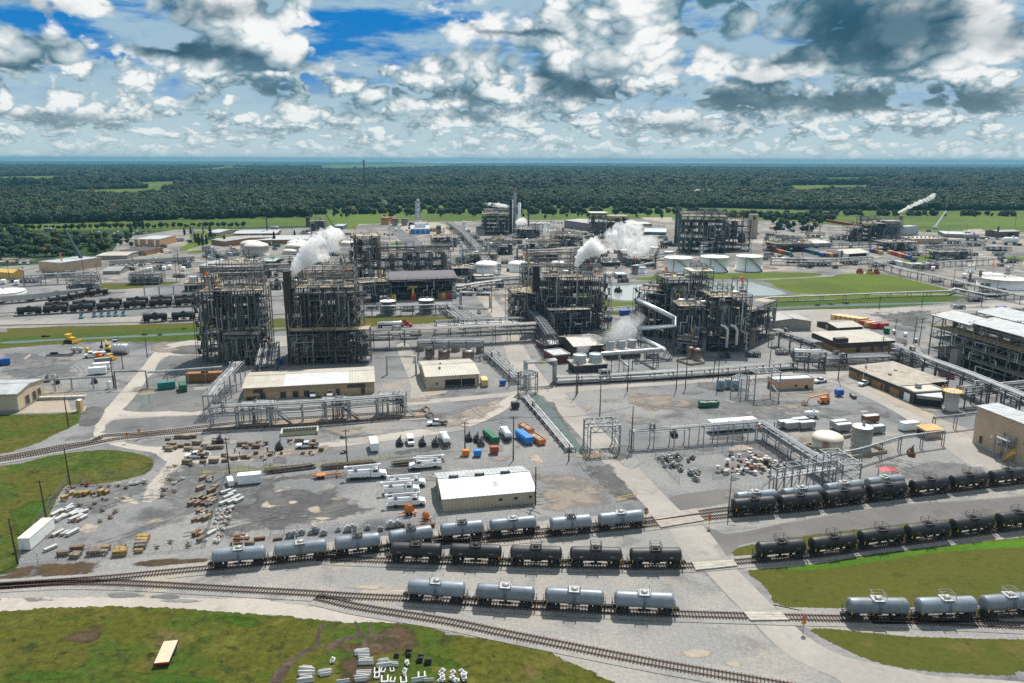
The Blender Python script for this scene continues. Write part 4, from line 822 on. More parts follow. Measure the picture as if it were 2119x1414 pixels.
t,L,D,h=bld('warehouse','long low warehouse with dusty flat roof and dark fascia',(1736,731),(1736,711),(1736,711),(1852.5,705),(1649.5,691.6),'shed',.5,brick,roof_c,[('door','f',.35,2.2,2.5),('door','f',.6,1.2,2.2),('window','f',.75,2,1,1.2)],low=(-.5,dark_wall))
b=MB();b.box((L*.06,1.5,h+.9),(6,3,2.6));b.build('stair_head',dark_wall,t)
for a in (
 ('warehouse','yellow gable-roofed warehouse at the far left edge',(0,575),(0,562),(-30,561),(27,565),(38,561),'gx',2.0,mat('yellow_cladding',(.62,.40,.10),.7),mat('yellow_roof',(.66,.44,.12),.6)),
 ('warehouse','tan warehouse with white roof left of the dark crane boom',(79,561),(79,542),(79,542),(127,545),(150,530),'flat',0,tan,roof_w),
 ('warehouse','cream-roofed grey warehouse below the orange brick office',(200,538),(200,529.6),(200,529.6),(262.6,529),(270,521),'gx',.8,grey_wall,roof_c),
 ('brick_building','low brick building with charcoal roof beside the orange office',(247.6,528),(247.6,519),(247.6,519),(302.6,520),(312,512.6),'shed',.4,orange_brick,roof_dk),
 ('office_building','flat-roofed orange brick office with white vertical strips',(277.6,511),(277.6,496),(277.6,496),(329,496),(349,487.6),'flat',0,orange_brick,roof_w,[('window','f',u,2.2,7,.5,white) for u in (.18,.5,.82)]+[('door','f',.5,1.5,2.4),('door','f',.18,1.2,2.3)]),
 ('shed','small grey gabled shed among the far left yards',(212.6,567),(212.6,561.4),(212.6,561.4),(247.6,561),(245,553),'gx',2.0,grey_wall,roof_g),
 ('warehouse','white-roofed brown store left of the rear tanks',(412,564),(412,550),(412,550),(495,551),(506,541),'shed',.4,brick,roof_w,[('door','f',.2,3,3,0,roof_g),('window','f',.5,1.5,1.2,1.3)]),
 ('warehouse','dark green-roofed store beside the steam plume',(536,554),(536,541),(536,541),(568,541),(569,535),'shed',.3,dark_wall,mat('pale_green_roof',(.42,.50,.44),.6),[('door','f',.75,4,4,0,roof_g)]),
 ('warehouse','long white-roofed block behind the domed tanks',(468,506),(468,498),(468,498),(636,496),(635,487),'gx',1.2,brick,roof_w,[('window','f',u/12,1.6,1.2,1) for u in range(1,12)]),
 ('warehouse','dark-gabled white-roofed block at the head of the far road',(437,506),(437,496),(437,496),(466,500),(478,480),'gx',1.6,brick,roof_g),
 ('warehouse','farthest long white-roofed block beside the trees',(483,489),(483,484),(483,484),(572,483),(572,476),'gx',1,brick,roof_w),
 ('house','small cream gabled house among the far trees',(428,487),(428,481),(428,481),(452,482),(450,474),'gx',2,cream,roof_w),
 ('hut','blue-green walled hut beside the far crane',(690,475),(690,468.5),(690,468.5),(709.6,468.5),(709,464),'flat',0,mat('blue_green_cladding',(.10,.18,.20),.6),roof_w),
 ('store','white and blue panelled filling hall at the foot of the silver columns',(849,485),(849,474.3),(849,474.3),(890,474),(886,466),'flat',0,white,roof_w,[('door','f',u,5.2,5,.3,blue_lt) for u in (.13,.38,.63,.88)]+[('penthouse','top',.5,13,5,.2,white,.4,6)]),
 ('warehouse','mauve-grey warehouse with grey roof in the far centre',(1167.6,471),(1167.6,456),(1167.6,456),(1220,463),(1218,452),'gx',1.2,mat('mauve_cladding',(.20,.165,.185),.7),roof_g),
 ('store','blue-walled white-roofed store right of the second plume',(1332.6,486),(1332.6,480),(1332.6,480),(1378,481),(1375,474),'shed',.3,mat('mid_blue_cladding',(.06,.16,.27),.6),roof_w),
 ('store','white store behind the second plume',(1317.6,469),(1317.6,464),(1317.6,464),(1350,464),(1349,459.5),'flat',0,grey_wall,roof_w),
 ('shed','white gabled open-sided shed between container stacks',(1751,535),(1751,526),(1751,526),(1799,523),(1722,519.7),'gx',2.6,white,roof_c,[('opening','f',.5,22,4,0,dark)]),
 ('warehouse','long tan shed below the far right process unit',(1652,512),(1652,503.5),(1652,503.5),(1721,503.5),(1697,496),'gx',.8,grey_wall,roof_c),
 ('warehouse','cream-roofed shed left of the long tan shed',(1588,507),(1588,500),(1588,500),(1617,501),(1612,495),'gx',.8,dark_wall,roof_c),
 ('warehouse','wide tan flat-roofed warehouse with row of roof fans',(1885,505),(1885,495),(1885,495),(1954,494.5),(1950,489),'flat',0,tan,roof_c,[('fan','top',u/8,1.2,1.2,.2,dark,.4,1.2) for u in range(1,8)]),
 ('warehouse','low tan shed with white roof near the white crane',(1954.5,491.7),(1954.5,484.5),(1954.5,484.5),(2003,486),(1999,480),'flat',0,grey_wall,roof_w),
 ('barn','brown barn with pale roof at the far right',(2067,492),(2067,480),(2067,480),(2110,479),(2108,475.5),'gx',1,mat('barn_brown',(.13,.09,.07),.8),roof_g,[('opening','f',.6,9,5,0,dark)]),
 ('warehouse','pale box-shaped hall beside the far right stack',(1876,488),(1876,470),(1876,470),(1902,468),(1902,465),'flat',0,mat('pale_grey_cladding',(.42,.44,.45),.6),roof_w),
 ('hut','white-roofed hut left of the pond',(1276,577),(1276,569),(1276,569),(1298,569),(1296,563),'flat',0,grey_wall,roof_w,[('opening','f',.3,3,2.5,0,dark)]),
 ('hut','green-grey hut beside the ditch right of the pond',(1549,634),(1549,626),(1549,626),(1572,627),(1566,621),'flat',0,grey_wall,roof_g),
):
    bld(*a[:7],*a[7:11],feats=a[11] if len(a)>11 else (),ribs=False)
for i,(x0,x1,y0,y1,d) in enumerate(((1868,1884,552,545,6),(1886,1898,556,548,5),(1903,1924,557,549,5),(1928,1944,556,548,5))):
    bld('hut',f'{nth(i)} flat-roofed hut from left in the row beyond the green field',(x0,y0),(x0,y1),(x0,y1),(x1,y1),(x1-1,y1-d),'flat',0,[white,cream,cream,rust_red][i],roof_w,[('door','f',.4,1,2.1)],ribs=False,group='huts beyond the green field')
for i,(x,y) in enumerate(((1365,392),(1375,393),(1438,397),(1448,395),(1467,394),(1374,391),(1480,385),(2035,416),(2098,419),(2116,402))):
    bld('house',f'{nth(i)} tiny white-roofed house from left among the distant woods',(x,y+2),(x,y),(x-4,y),(x+5,y),(x+4,y-1.2),'gx',2,cream,roof_w,ribs=False,group='distant white-roofed houses',minh=11)
for o in list(C.objects):tidy(o)
# ================================================================ tanks, silos, stacks
def tank(label,cx,hw,yb,yr,roof='cone',m=white_tank,rm=None,stair=False,name='storage_tank',cat='tank',group=None,rh=None,hoops=0,rail=True,n=36):
    f=G(cx,yb);r=hw*mpp(f);d=Vector((f.x,f.y,0)).normalized();c=f+d*r;c.z=0
    w=CM.transposed() @ (c-cam.location);px=(CX+FPX*w.x/-w.z,CY-FPX*w.y/-w.z)
    h=height_px(px,(px[0],yr));t=thing(name,label,cat,c,0,group);rm=rm or m
    b=MB();b.lathe((0,0,0),[(r+.15,0),(r+.15,.25),(r,.26),(r,h),(r+.06,h),(r+.06,h+.12)]+([(r-.3,h+.13),(r-.3,h-2),(.001,h-2.3)] if roof=='float' else []),n)
    for i in range(hoops):b.lathe((0,0,h*(i+1)/(hoops+1)),[(r,-.1),(r+.08,-.1),(r+.08,.1),(r,.1)],n)
    b.build('shell',m,t);b=MB();rh=rh if rh is not None else {'cone':r*.12,'dome':r*.3,'flat':.05,'float':0}[roof]
    if roof=='float':
        b.lathe((0,0,h-1.4),[(r-.9,-.3),(r-.9,0),(0.001,.12)],n)
    else:b.lathe((0,0,h+.12),[(r+.05,0)]+[(r*math.cos(a),rh*math.sin(a)) for a in (.3,.6,.9,1.2,1.45)] if roof=='dome' else [(r+.05,0),(r*.5,rh*.5),(.01,rh)],n)
    if roof=='dome':b.lathe((0,0,h+.12+rh*.985),[(r*.13,0),(.01,.1)],n)
    b.build('roof',rm,t)
    if r>2.5 and rail:
        b=MB();pts=[(r*math.cos(a),r*math.sin(a),h+.15) for a in [math.pi*2*k/20 for k in range(21)]]
        b.rail(pts,1.0,3,.05);b.build('handrail',steel_lt if m is not white_tank else white,t)
        b=MB();b.lathe((r*.1,0,h+rh),[(.5,0),(.5,.9),(.7,1.0),(.05,1.3)],8);b.build('roof_vent',steel_lt,t)
    if stair:
        b=MB();k=22;pr=None
        for i in range(k+1):
            a=-2.0+1.35*i/k;q=Vector(((r+.55)*math.cos(a),(r+.55)*math.sin(a),h*(1-i/k)+.1))
            if pr:b.bar(pr,q,.9,.25);b.bar(pr+Vector((0,0,1)),q+Vector((0,0,1)),.08)
            pr=q
        b.build('spiral_stair',steel,t)
        b=MB();b.tube([((r+.3)*math.cos(-2.1),(r+.3)*math.sin(-2.1),0),((r+.3)*math.cos(-2.1),(r+.3)*math.sin(-2.1),h+.8)],.3,8);b.build('standpipe',pipe_m,t)
    return t,r,h
for i,a in enumerate(((1402.5,29.4,565,533),(1477,29.2,564,531),(1548.5,27.5,562.6,530))):
    tank(f'{nth(i)} from left of the three big white tanks with spiral stairs',*a,'cone',white_tank,None,True,group='three white tanks beside the grass')
for i,a in enumerate(((1007.6,24.5,566,547.4),(1072,20,564,546),(1154.5,13.3,554,543.7))):
    tank(f'{nth(i)} from left of the white domed tanks behind the centre tower',*a,'dome',white_tank,group='white domed tanks in the centre')
for i,a in enumerate(((532,25,531,509),(521,22,519,504),(613.5,22.5,526,509),(616,21,515,502.5),(602,16.5,527.6,519.5),(720,15,509,503))):
    tank(['biggest left dome of the pale domed tanks behind the rail yard','pale domed tank half hidden behind the biggest left dome','pale domed tank just left of the steam plume','pale domed tank behind the one beside the plume','small domed tank in front of the pale domed pair','pale domed tank just right of the first steam plume'][i],*a,'dome',mat('grey_tank_paint',(.48,.46,.43),.5,0,.08,.2,(.36,.30,.24),.3,.15,streak=True),mat('pale_dome_paint',(.68,.64,.58),.5,0,.06,.2),group='pale domed tanks')
for i,a in enumerate(((798,9.6,465.5,450),(815,7.5,463,449.5),(818,6.5,467.6,452.6),(837.6,6.3,467.6,452.6),(995,9.8,487.6,468),(961,4.6,477.6,459),(907.7,5,485,468))):
    tank(['orange tank with pale top left of the silver columns','second orange tank partly behind the grey ones','grey tank left of a matching grey tank','grey tank next to the silver columns','squat grey ribbed tank left of the tall black stack','slim white upright tank in the far centre','dark grey upright tank right of the filling hall'][i],*a,'cone',[orange_brick,orange_brick,vessel_m,vessel_m,vessel_m,white_tank,steel][i],hoops=2)
for i,x in enumerate((1099,1104.5,1113,1118,1123,1128,1135)):
    tank(f'{nth(i)} slim white silo from left in the far cluster',x,2.9,480-(i%2)*2,462.5-(i%2),'dome',white_tank,group='slim white silos',name='silo',cat='silo',n=14)
for i,a in enumerate(((1287,10.4,540.5,517),(1352.6,10,535.5,511.5),(1319,11,537,523.5),(1383,10.6,531,520.5))):
    tank(['tall grey tank below the second plume','tall grey tank at the right end of the plume','squat white tank wrapped in drifting steam','low pale-topped tank left of the big white tanks'][i],*a,'cone',[vessel_m,vessel_m,white_tank,vessel_m][i],white_tank)
tank('wide low white tank with rust streaks at the left edge',5,45,614,603,'cone',mat('rust_streaked_white',(.72,.70,.66),.55,0,.06,.3,(.42,.22,.11),.45,.25,streak=True))
tank('wide white open-topped tank with cream floating roof at the right edge',2071,46.5,600,575,'float',white_tank,mat('cream_float_roof',(.70,.66,.50),.7),hoops=1)
tank('white tank half hidden behind the open-topped tank at the right edge',2052,20,577,567,'cone',white_tank)
tank('pale tank with black rim at the right edge above the white-roofed frame',2113,19,659,642,'float',steel_lt,dark)
tank('rust-stained pale tank with domed roof in the right yard',1710,31,935,905,'dome',mat('rust_stained_tank',(.60,.56,.48),.6,0,.08,.5,(.30,.15,.07),.6,.22,streak=True),mat('stained_dome',(.64,.58,.47),.6,0,.1,.4,(.40,.28,.17),.4,.3),rh=1.5,rail=False)
tank('tall grey hooped silo beside the rust-stained tank',1779,20.5,936,883,'cone',mat('silo_grey',(.35,.33,.31),.6,.1,.1,.3,(.22,.18,.15),.3,.3,streak=True),white_tank,hoops=4,name='silo',cat='silo')
t,r,h=tank('tan silo with rail-topped platform beside the brick building',1966,13.5,851,810,'cone',mat('silo_beige',(.44,.41,.38),.6),concrete,name='silo',cat='silo',hoops=1)
b=MB();b.lathe((0,0,h+.1),[(r,0),(r+1.3,.0),(r+1.3,.12),(r,.12)],24);b.rail([((r+1.2)*math.cos(math.pi*k/8),(r+1.2)*math.sin(math.pi*k/8),h+.2) for k in range(17)],1.1,2,.06);b.build('top_platform',ochre_box,t)
tank('small bright red tank behind the pipe bridge',1967.5,6.5,785,774.5,'cone',red,n=18)
tank('brown open drum tank behind the pipe bridge',1950,9,779,765,'cone',vessel_brn,concrete,n=20)
for i,a in enumerate(((803.6,16.7,652.5,623),(883,16,650,620.5))):
    tank(['left','right'][i]+' of two brown tanks with white lids before the dark open hall',*a,'cone',vessel_m,white_tank,group='white-lidded tanks')
for i,a in enumerate(((872,8.5,727,708),(889,9,742,722),(919,12,748,727),(944,10,728,705),(969,12.5,749,727),(993,8,731,706))):
    tank(f'{nth(i)} brown vessel from left behind the open-fronted workshop',*a,'dome',vessel_brn,vessel_m,group='brown vessels behind the workshop',hoops=1,name='process_vessel',cat='vessel',n=24,rh=.8)
for i,a in enumerate(((1312,8.5,664,646),(1442,6.5,722,692),(1455,7.5,727,688),(1442.5,7.5,746,725),(1429,6.5,742,722),(1553,8.5,716,682),(1239,9,671,650),(1216,6.5,672,645))):
    tank(['dark dome-topped vessel beside the blue container','slim pale vessel leaning on its taller twin','tall pale silver vessel in front of the right process unit','brown vessel inside the low bund','squat brown vessel beside the bunded one','brown vessel under the right wing of the process unit','stubby grey vessel at the right foot of the centre tower','grey vessel under the centre tower'][i],*a,'dome',[steel,pipe_m,pipe_m,vessel_brn,vessel_brn,vessel_brn,vessel_m,vessel_m][i],name='process_vessel',cat='vessel',hoops=2,n=24,rh=.9)
for i,x in enumerate((1239,1247,1255,1262)):
    tank(f'{nth(i)} small white upright drum from left beyond the pond',x,3.2,583-(i%2)*3,566,'dome',white_tank,name='drum_tank',cat='tank',group='white drums beyond the pond',n=14)
for i,(x,yb,yt,hw) in enumerate(((1310,567,550,4),(1317,568,550,4),(1329,566,553,7),(1843,505,498.5,4.5),(1853,508,500,5),(1890,518,510,6),(2012,564,549,3),(2004,563,550,3))):
    tank(['left of two grey drums at the pond corner','right of two grey drums at the pond corner','pale squat tank beside the pond corner drums','tan vessel in the far right unit','brown vessel in the far right unit','grey drum below the far right unit','pale upright drum right of a twin near the white tank','pale upright drum left of a twin near the white tank'][i],x,hw,yb,yt,'cone',[pipe_m,pipe_m,white_tank,vessel_m,vessel_brn,vessel_m,white_tank,white_tank][i],n=16)
def stack(label,x,yb,yt,hw,m,taper=.8,plat=0,name='smokestack',cap=None):
    c=G(x,yb);r=hw*mpp(c);h=height_px((x,yb),(x,yt));t=thing(name,label,'smokestack',c)
    b=MB();b.lathe((0,0,0),[(r*1.25,0),(r*1.1,h*.15),(r,h*.3),(r*taper,h),(r*taper*.8,h+.05)],16);b.build('flue',m,t)
    for k in range(plat):
        b=MB();z=h*(.5+.42*k/max(1,plat-1) if plat>1 else .9);b.lathe((0,0,z),[(r*.8,0),(r+1.2,0),(r+1.2,.15),(r*.8,.15)],16);b.rail([((r+1.1)*math.cos(math.pi*j/5),(r+1.1)*math.sin(math.pi*j/5),z) for j in range(11)],1.1,2,.08);b.build('platform',steel,t)
    if cap:b=MB();b.lathe((0,0,h),[(r*taper,-2.5),(r*taper+.12,-2.5),(r*taper+.12,.2),(r*taper*.7,.2)],16);b.build('cap',cap,t)
    return t
stack('tall slender grey flare stack with dark tip, highest on the skyline',1065,482,384,3.4,steel_lt,.75,2,cap=black)
stack('thick black square-shouldered stack beside the tall flare stack',1056.5,484,413,3.4,mat('near_black_paint',(.018,.02,.024),.6),1.0,1)
stack('white column just right of the tall flare stack',1074.5,470,420,3.0,white_tank,1.0,0,'column');stack('white column partly behind the tall flare stack',1062,468,414,2.5,white_tank,1.0,0,'column')
stack('slim dark stack right of the white columns',1093.5,478,440,1.5,dark_wall,1,0)
stack('left one of the silver distillation columns',862.5,465,417,2.8,silver,.95,3,'column');stack('tallest of the silver distillation columns',865.8,466,412.5,3.2,silver,.95,3,'column');stack('right one of the silver distillation columns',868.5,465,418,2.2,pipe_m,1,2,'column')
stack('left one of the twin dark green stacks',1397.5,506,428,3.0,mat('dark_green_paint',(.03,.06,.062),.5),1,1);stack('right one of the twin dark green stacks',1403.8,504,428.5,2.8,MATS['dark_green_paint'],1,1)
stack('dark brown chimney in the far right unit',1776.5,496,446,1.6,mat('brown_flue',(.07,.04,.035),.7),1);stack('short reddish flue on the far right unit',1809,470,443,1.3,red,1);stack('grey chimney giving off the far right plume',1859.5,490,446,4.0,vessel_m,.8,2)
stack('dark brown furnace stack left of the crane',638,470,449,4.2,MATS['brown_flue'],1,1);stack('second brown furnace stack beside the crane',664,470,452,5.5,MATS['brown_flue'],1,1);stack('thin grey flue between the furnace stacks and crane',670,470,450,1.2,steel_lt,1)
stack('tan leaning flue in the yards right of the green field',1673,492,458,1.2,tan,1);stack('second tan flue in the yards',1695,492,462,1.2,tan,1)
c=G(1556,492);b=MB();hh=height_px((1556,492),(1556,444));b.box((0,0,hh/2),(9,7,hh));b.box((0,-3.5,hh*.86),(3,.2,4),m=1);b.box((0,0,hh+.2),(9.4,7.4,.4));o=b.build('lift_tower',[mat('tan_concrete',(.42,.34,.27),.9,0,.1),dark_wall],loc=c);tag(o,'tall tan concrete lift tower right of the far dark unit','tower')
# ================================================================ open steel process structures
def plant(label,p0,p1,top,depth,nlev,nx,ny,seed,sm=steel,upper=0,upx=(0,1),upy=(.35,1),dens=1.0,ves=6,vm=None,stair='l',deckm=deck_m,roofs=None,topgear=True,name='process_unit',top_lt=.6,risers=10,name_cat='process unit',zigzag=0,hor=6,skirt=0.0):
    """columns and beams on a grid, grating floors, vessels through the floors, risers on the faces, gear and rails on the top deck"""
    q=random.Random(seed);a0,a1=G(*p0),G(*p1);d=a1-a0;a=math.atan2(d.y,d.x);L=d.length;H=height_px(p0,top);D=depth
    t=thing(name,label,name_cat,a0,a);X=[L*i/nx for i in range(nx+1)];Y=[D*j/ny for j in range(ny+1)];Z=[H*k/nlev for k in range(nlev+1)]
    w=max(.22,min(.5,H*.012));b=MB()
    for i,x in enumerate(X):
        for j,y in enumerate(Y):
            b.bar((x,y,0),(x,y,H+(1.1 if j in (0,ny) else 0)),w*1.05,m=0)
    for k in range(1,nlev+1):
        z=Z[k]
        for y in Y:b.bar((0,y,z-w*.4),(L,y,z-w*.4),w*.7,w*1.1)
        for x in X:b.bar((x,0,z-w*.4),(x,D,z-w*.4),w*.7,w*1.1)
        zm=(Z[k-1]+z)/2
        for y in (0,D):
            if q.random()<.75*dens:b.bar((0,y,zm),(L,y,zm),w*.5)
        for x in (0,L):
            if q.random()<.75*dens:b.bar((x,0,zm),(x,D,zm),w*.5)
        for i in range(nx):
            for y in (0,D):
                if q.random()<.34:
                    if q.random()<.5:b.bar((X[i],y,Z[k-1]),(X[i+1],y,z),w*.5)
                    else:b.bar((X[i],y,Z[k-1]),((X[i]+X[i+1])/2,y,z),w*.45);b.bar((X[i+1],y,Z[k-1]),((X[i]+X[i+1])/2,y,z),w*.45)
        for j in range(ny):
            for x in (0,L):
                if q.random()<.4:b.bar((x,Y[j],Z[k-1]),(x,Y[j+1],z),w*.5)
    b.build('steel_frame',sm,t)
    if upper:
        b=MB();ux=[L*(upx[0]+(upx[1]-upx[0])*i/nx) for i in range(nx+1)];uy=[D*upy[0],D*(upy[0]+upy[1])/2,D*upy[1]]
        for x in ux:
            for y in uy:b.bar((x,y,H),(x,y,H+upper*q.uniform(.75,1.05)),w*.75)
        for z in (.3,.55,.8):
            for y in uy:b.bar((ux[0],y,H+upper*z),(ux[-1],y,H+upper*z),w*.55)
            for x in ux:b.bar((x,uy[0],H+upper*z),(x,uy[-1],H+upper*z),w*.5)
        for x,x2 in zip(ux,ux[1:]):
            if q.random()<.6:b.bar((x,uy[0],H+upper*.05),(x2,uy[0],H+upper*.55),w*.4)
        b.build('upper_lattice',sm,t)
        for i in range(int(7*dens)):
            z=H+upper*q.choice((.3,.55,.8))+.3;y=q.uniform(uy[0],uy[-1]);b=MB()
            b.tube([(ux[0]-q.uniform(0,2),y,z),(ux[-1],y,z),(ux[-1],y,z-q.uniform(1,4))],q.uniform(.12,.3),6);b.build('pipe',q.choice([pipe_m,pipe_dk,vessel_m,steel]),t)
    for k in range(1,nlev+1):
        b=MB();z=Z[k];n=0
        for i in range(nx):
            for j in range(ny):
                if k<nlev and q.random()<.14:continue
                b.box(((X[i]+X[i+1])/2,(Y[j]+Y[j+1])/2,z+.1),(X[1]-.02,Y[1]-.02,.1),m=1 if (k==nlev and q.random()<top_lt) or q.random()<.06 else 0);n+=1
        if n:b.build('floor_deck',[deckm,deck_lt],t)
        b=MB()
        b.rail([(0,-.05,z+.15),(L,-.05,z+.15)],1.1,2.2,.07)
        if k>=nlev-1:b.rail([(0,0,z+.15),(0,D,z+.15)],1.1,2.2,.07);b.rail([(L,0,z+.15),(L,D,z+.15)],1.1,2.2,.07);b.rail([(0,D,z+.15),(L,D,z+.15)],1.1,2.2,.07)
        b.build('handrail',q.choice([sm,steel,yellow]) if k==nlev and q.random()<.3 else sm,t)
    for i in range(nx):
        for j in range(ny):
            if q.random()<.62:continue
            k0=q.randrange(0,nlev-1);z0,z1=Z[k0]+.2,Z[min(nlev,k0+q.choice((1,1,2)))]-.6;b=MB();cx,cy=(X[i]+X[i+1])/2,(Y[j]+Y[j+1])/2;dx,dy=X[1]*q.uniform(.35,.7),Y[1]*q.uniform(.3,.6)
            b.box((cx,cy,(z0+z1)/2),(dx,dy,z1-z0));[b.box((cx,cy,z0+(z1-z0)*g),(dx+.12,dy+.12,.15)) for g in (.2,.5,.8)];b.build('shade_box',q.choice([dark,dark_wall,pipe_dk,steel]),t)  # dark boxes added inside the frame to deepen the shade of its bays
    for i in range(nx if nlev>3 and risers>9 else 0):
        b=MB();x0=X[i]+X[1]*q.uniform(.15,.5);z0,z1=H*q.choice((.1,.3,.5)),H*q.uniform(.75,.97);[b.tube([(x0+.55*g,-.45,z0),(x0+.55*g,-.45,z1)],q.uniform(.1,.2),6) for g in range(q.choice((3,4,5)))];b.build('riser_bank',q.choice([pipe_dk,dark_wall,steel,pipe_m]),t)
    bay=min(X[1],Y[1]);vms=vm or [vessel_m,vessel_brn,pipe_dk,steel,vessel_m]
    for i in range(ves):
        r=bay*q.uniform(.22,.40);x=q.uniform(r+.5,L-r-.5) if ves<nx else (X[i%nx]+X[1]*.5);y=q.choice([Y[0]+Y[1]*.5,Y[0]+Y[1]*.5,q.uniform(r+.5,D-r-.5)])
        z0=q.choice(Z[:max(1,nlev-1)])+.3;hh=H/nlev*q.uniform(.9,2.2);hh=min(hh,H-z0+1.5);b=MB()
        b.lathe((x,y,z0),[(.05,0),(r*.6,r*.12),(r,r*.45),(r,hh-r*.45),(r*.6,hh-r*.12),(.05,hh)],18)
        for c in range(3):b.lathe((x,y,z0+hh*(.3+.2*c)),[(r,-.08),(r+.1,-.06),(r+.1,.06),(r,.08)],18)
        for g in range(4):b.bar((x+r*.8*math.cos(g*1.57),y+r*.8*math.sin(g*1.57),z0-.3),(x+r*.8*math.cos(g*1.57),y+r*.8*math.sin(g*1.57),z0+r*.5),.2)
        b.build('process_vessel',q.choice(vms),t)
    for i in range(hor):
        r=q.uniform(.5,1.1);z=q.choice(Z[:-1])+r+.5;x=q.uniform(1,max(1.5,L-6));y=q.uniform(1.5,D-1.5);l=q.uniform(2.5,5.5);b=MB()
        b.lathe((x,y,z),[(.05,0),(r*.7,.15),(r,.5),(r,l-.5),(r*.7,l-.15),(.05,l)],14,'x');b.box((x+.8,y,z-r*.8),(.3,r*1.4,r));b.box((x+l-.8,y,z-r*.8),(.3,r*1.4,r));b.build('drum',q.choice([pipe_m,vessel_m,pipe_dk,silver]),t)
    def pm():return q.choice([pipe_m,pipe_m,pipe_dk,steel,pipe_w,vessel_m])
    for i in range(risers):
        face=q.random();r=q.uniform(.12,.30);z0=q.choice([0,0,Z[1],Z[nlev // 2]]);z1=H*q.uniform(.65,1.04);b=MB();u=q.uniform(.03,.97)
        if face<.62:x,y=L*u,-.5-q.random()*.5;jog=Vector((q.uniform(-3,3),0,0))
        elif face<.78:x,y=-.6,D*u;jog=Vector((0,q.uniform(-3,3),0))
        else:x,y=L*u,D*q.uniform(.1,.6);jog=Vector((q.uniform(-2,2),0,0))
        zm=z0+(z1-z0)*q.uniform(.3,.7);p=Vector((x,y,z0))
        pts=[p,Vector((x,y,zm)),Vector((x,y,zm))+jog+Vector((0,0,.5*jog.length*(q.random()<.4))),Vector((x,y,z1))+jog]
        if q.random()<.5:pts+=[pts[-1]+Vector((0,1.5,0))]
        b.tube(pts,r,7);b.build('pipe',pm(),t)
    for i in range(zigzag):
        x=L*(.14+.72*i/max(1,zigzag-1));s_=L*.07;b=MB();y=-1.0
        b.tube([(x,y,H*.97),(x,y,H*.62),(x-s_,y,H*.5),(x+.2,y,H*.40),(x+.2,y,H*.2)],.17,7);b.build('pipe',pipe_m,t)
    for i in range(int(10*dens)):
        z=q.choice(Z[1:])-q.uniform(.6,1.6);y=q.choice([-.45,D*q.random(),D*q.random()]);r=q.uniform(.12,.3);b=MB();x0,x1=L*q.uniform(-.02,.3),L*q.uniform(.6,1.04)
        b.tube([(x0,y,z-q.uniform(0,3)),(x0,y,z),(x1,y,z),(x1,y,z+q.uniform(-3,2))],r,7);b.build('pipe',pm(),t)
    if topgear:
        for i in range(max(3,nx)):
            x=L*(i+.5)/max(3,nx);y=D*q.uniform(.15,.5);r=q.uniform(.45,.8);b=MB();z=H+.9+r
            b.lathe((x-2,y,z),[(.05,0),(r*.8,.1),(r,.35),(r,3.6),(r*.8,3.9),(.05,4)],12,'x');b.box((x-1.2,y,z-r),(.3,r,r));b.box((x+1.2,y,z-r),(.3,r,r));b.build('exchanger',q.choice([silver,pipe_w,pipe_m,vessel_m]),t)
        for i in range(int(8*dens)):
            x,y=L*q.uniform(.03,.97),D*q.uniform(.02,.9);hh=q.uniform(1.5,6.5);s_=q.uniform(-1.5,1.5);b=MB()
            b.tube([(x,y,H),(x,y,H+hh),(x+s_,y,H+hh),(x+s_,y,H+hh-q.uniform(.5,2))],q.uniform(.08,.2),6);b.build('vent_pipe',q.choice([pipe_m,pipe_w,yellow,steel_lt,pipe_dk]),t)
    for i in range(nx // 2+1 if topgear else 0):
        i0,j0=q.randrange(nx),q.randrange(ny);hh=q.uniform(2.5,6.5);b=MB();c4=[(X[i0+u],Y[j0+v]) for u,v in ((0,0),(1,0),(1,1),(0,1))]
        for (x,y),(x2,y2) in zip(c4,c4[1:]+c4[:1]):b.bar((x,y,H),(x,y,H+hh),w*.8);b.bar((x,y,H+hh),(x2,y2,H+hh),w*.6);b.bar((x,y,H),(x2,y2,H+hh),w*.4)
        b.rail([(x,y,H+hh) for x,y in c4+c4[:1]],1.0,2,.07);b.build('top_bay',sm,t)
    if stair:
        b=MB();sw=min(3.2,X[1]);x0=-sw-.2 if stair=='l' else L+.2;zz=0;side=0;st=3.0
        for x in (x0,x0+sw):
            for y in (1,5):b.bar((x,y,0),(x,y,H+1),.2)
        while zz<H-.5:
            z2=min(H,zz+st);ya,yb=(1.4,4.6) if side%2==0 else (4.6,1.4);xx=x0+sw*(.28 if side%2 else .72)
            b.bar((xx,ya,zz+.1),(xx,yb,z2+.1),sw*.42,.2);b.bar((xx,ya,zz+1.1),(xx,yb,z2+1.1),.08)
            b.box((x0+sw/2,yb,z2),(sw,.9,.12));b.bar((x0,1,z2),(x0+sw,1,z2),.12);b.bar((x0,5,z2),(x0+sw,5,z2),.12);zz=z2;side+=1
        b.build('stair_tower',sm,t)
    return t,L,D,H
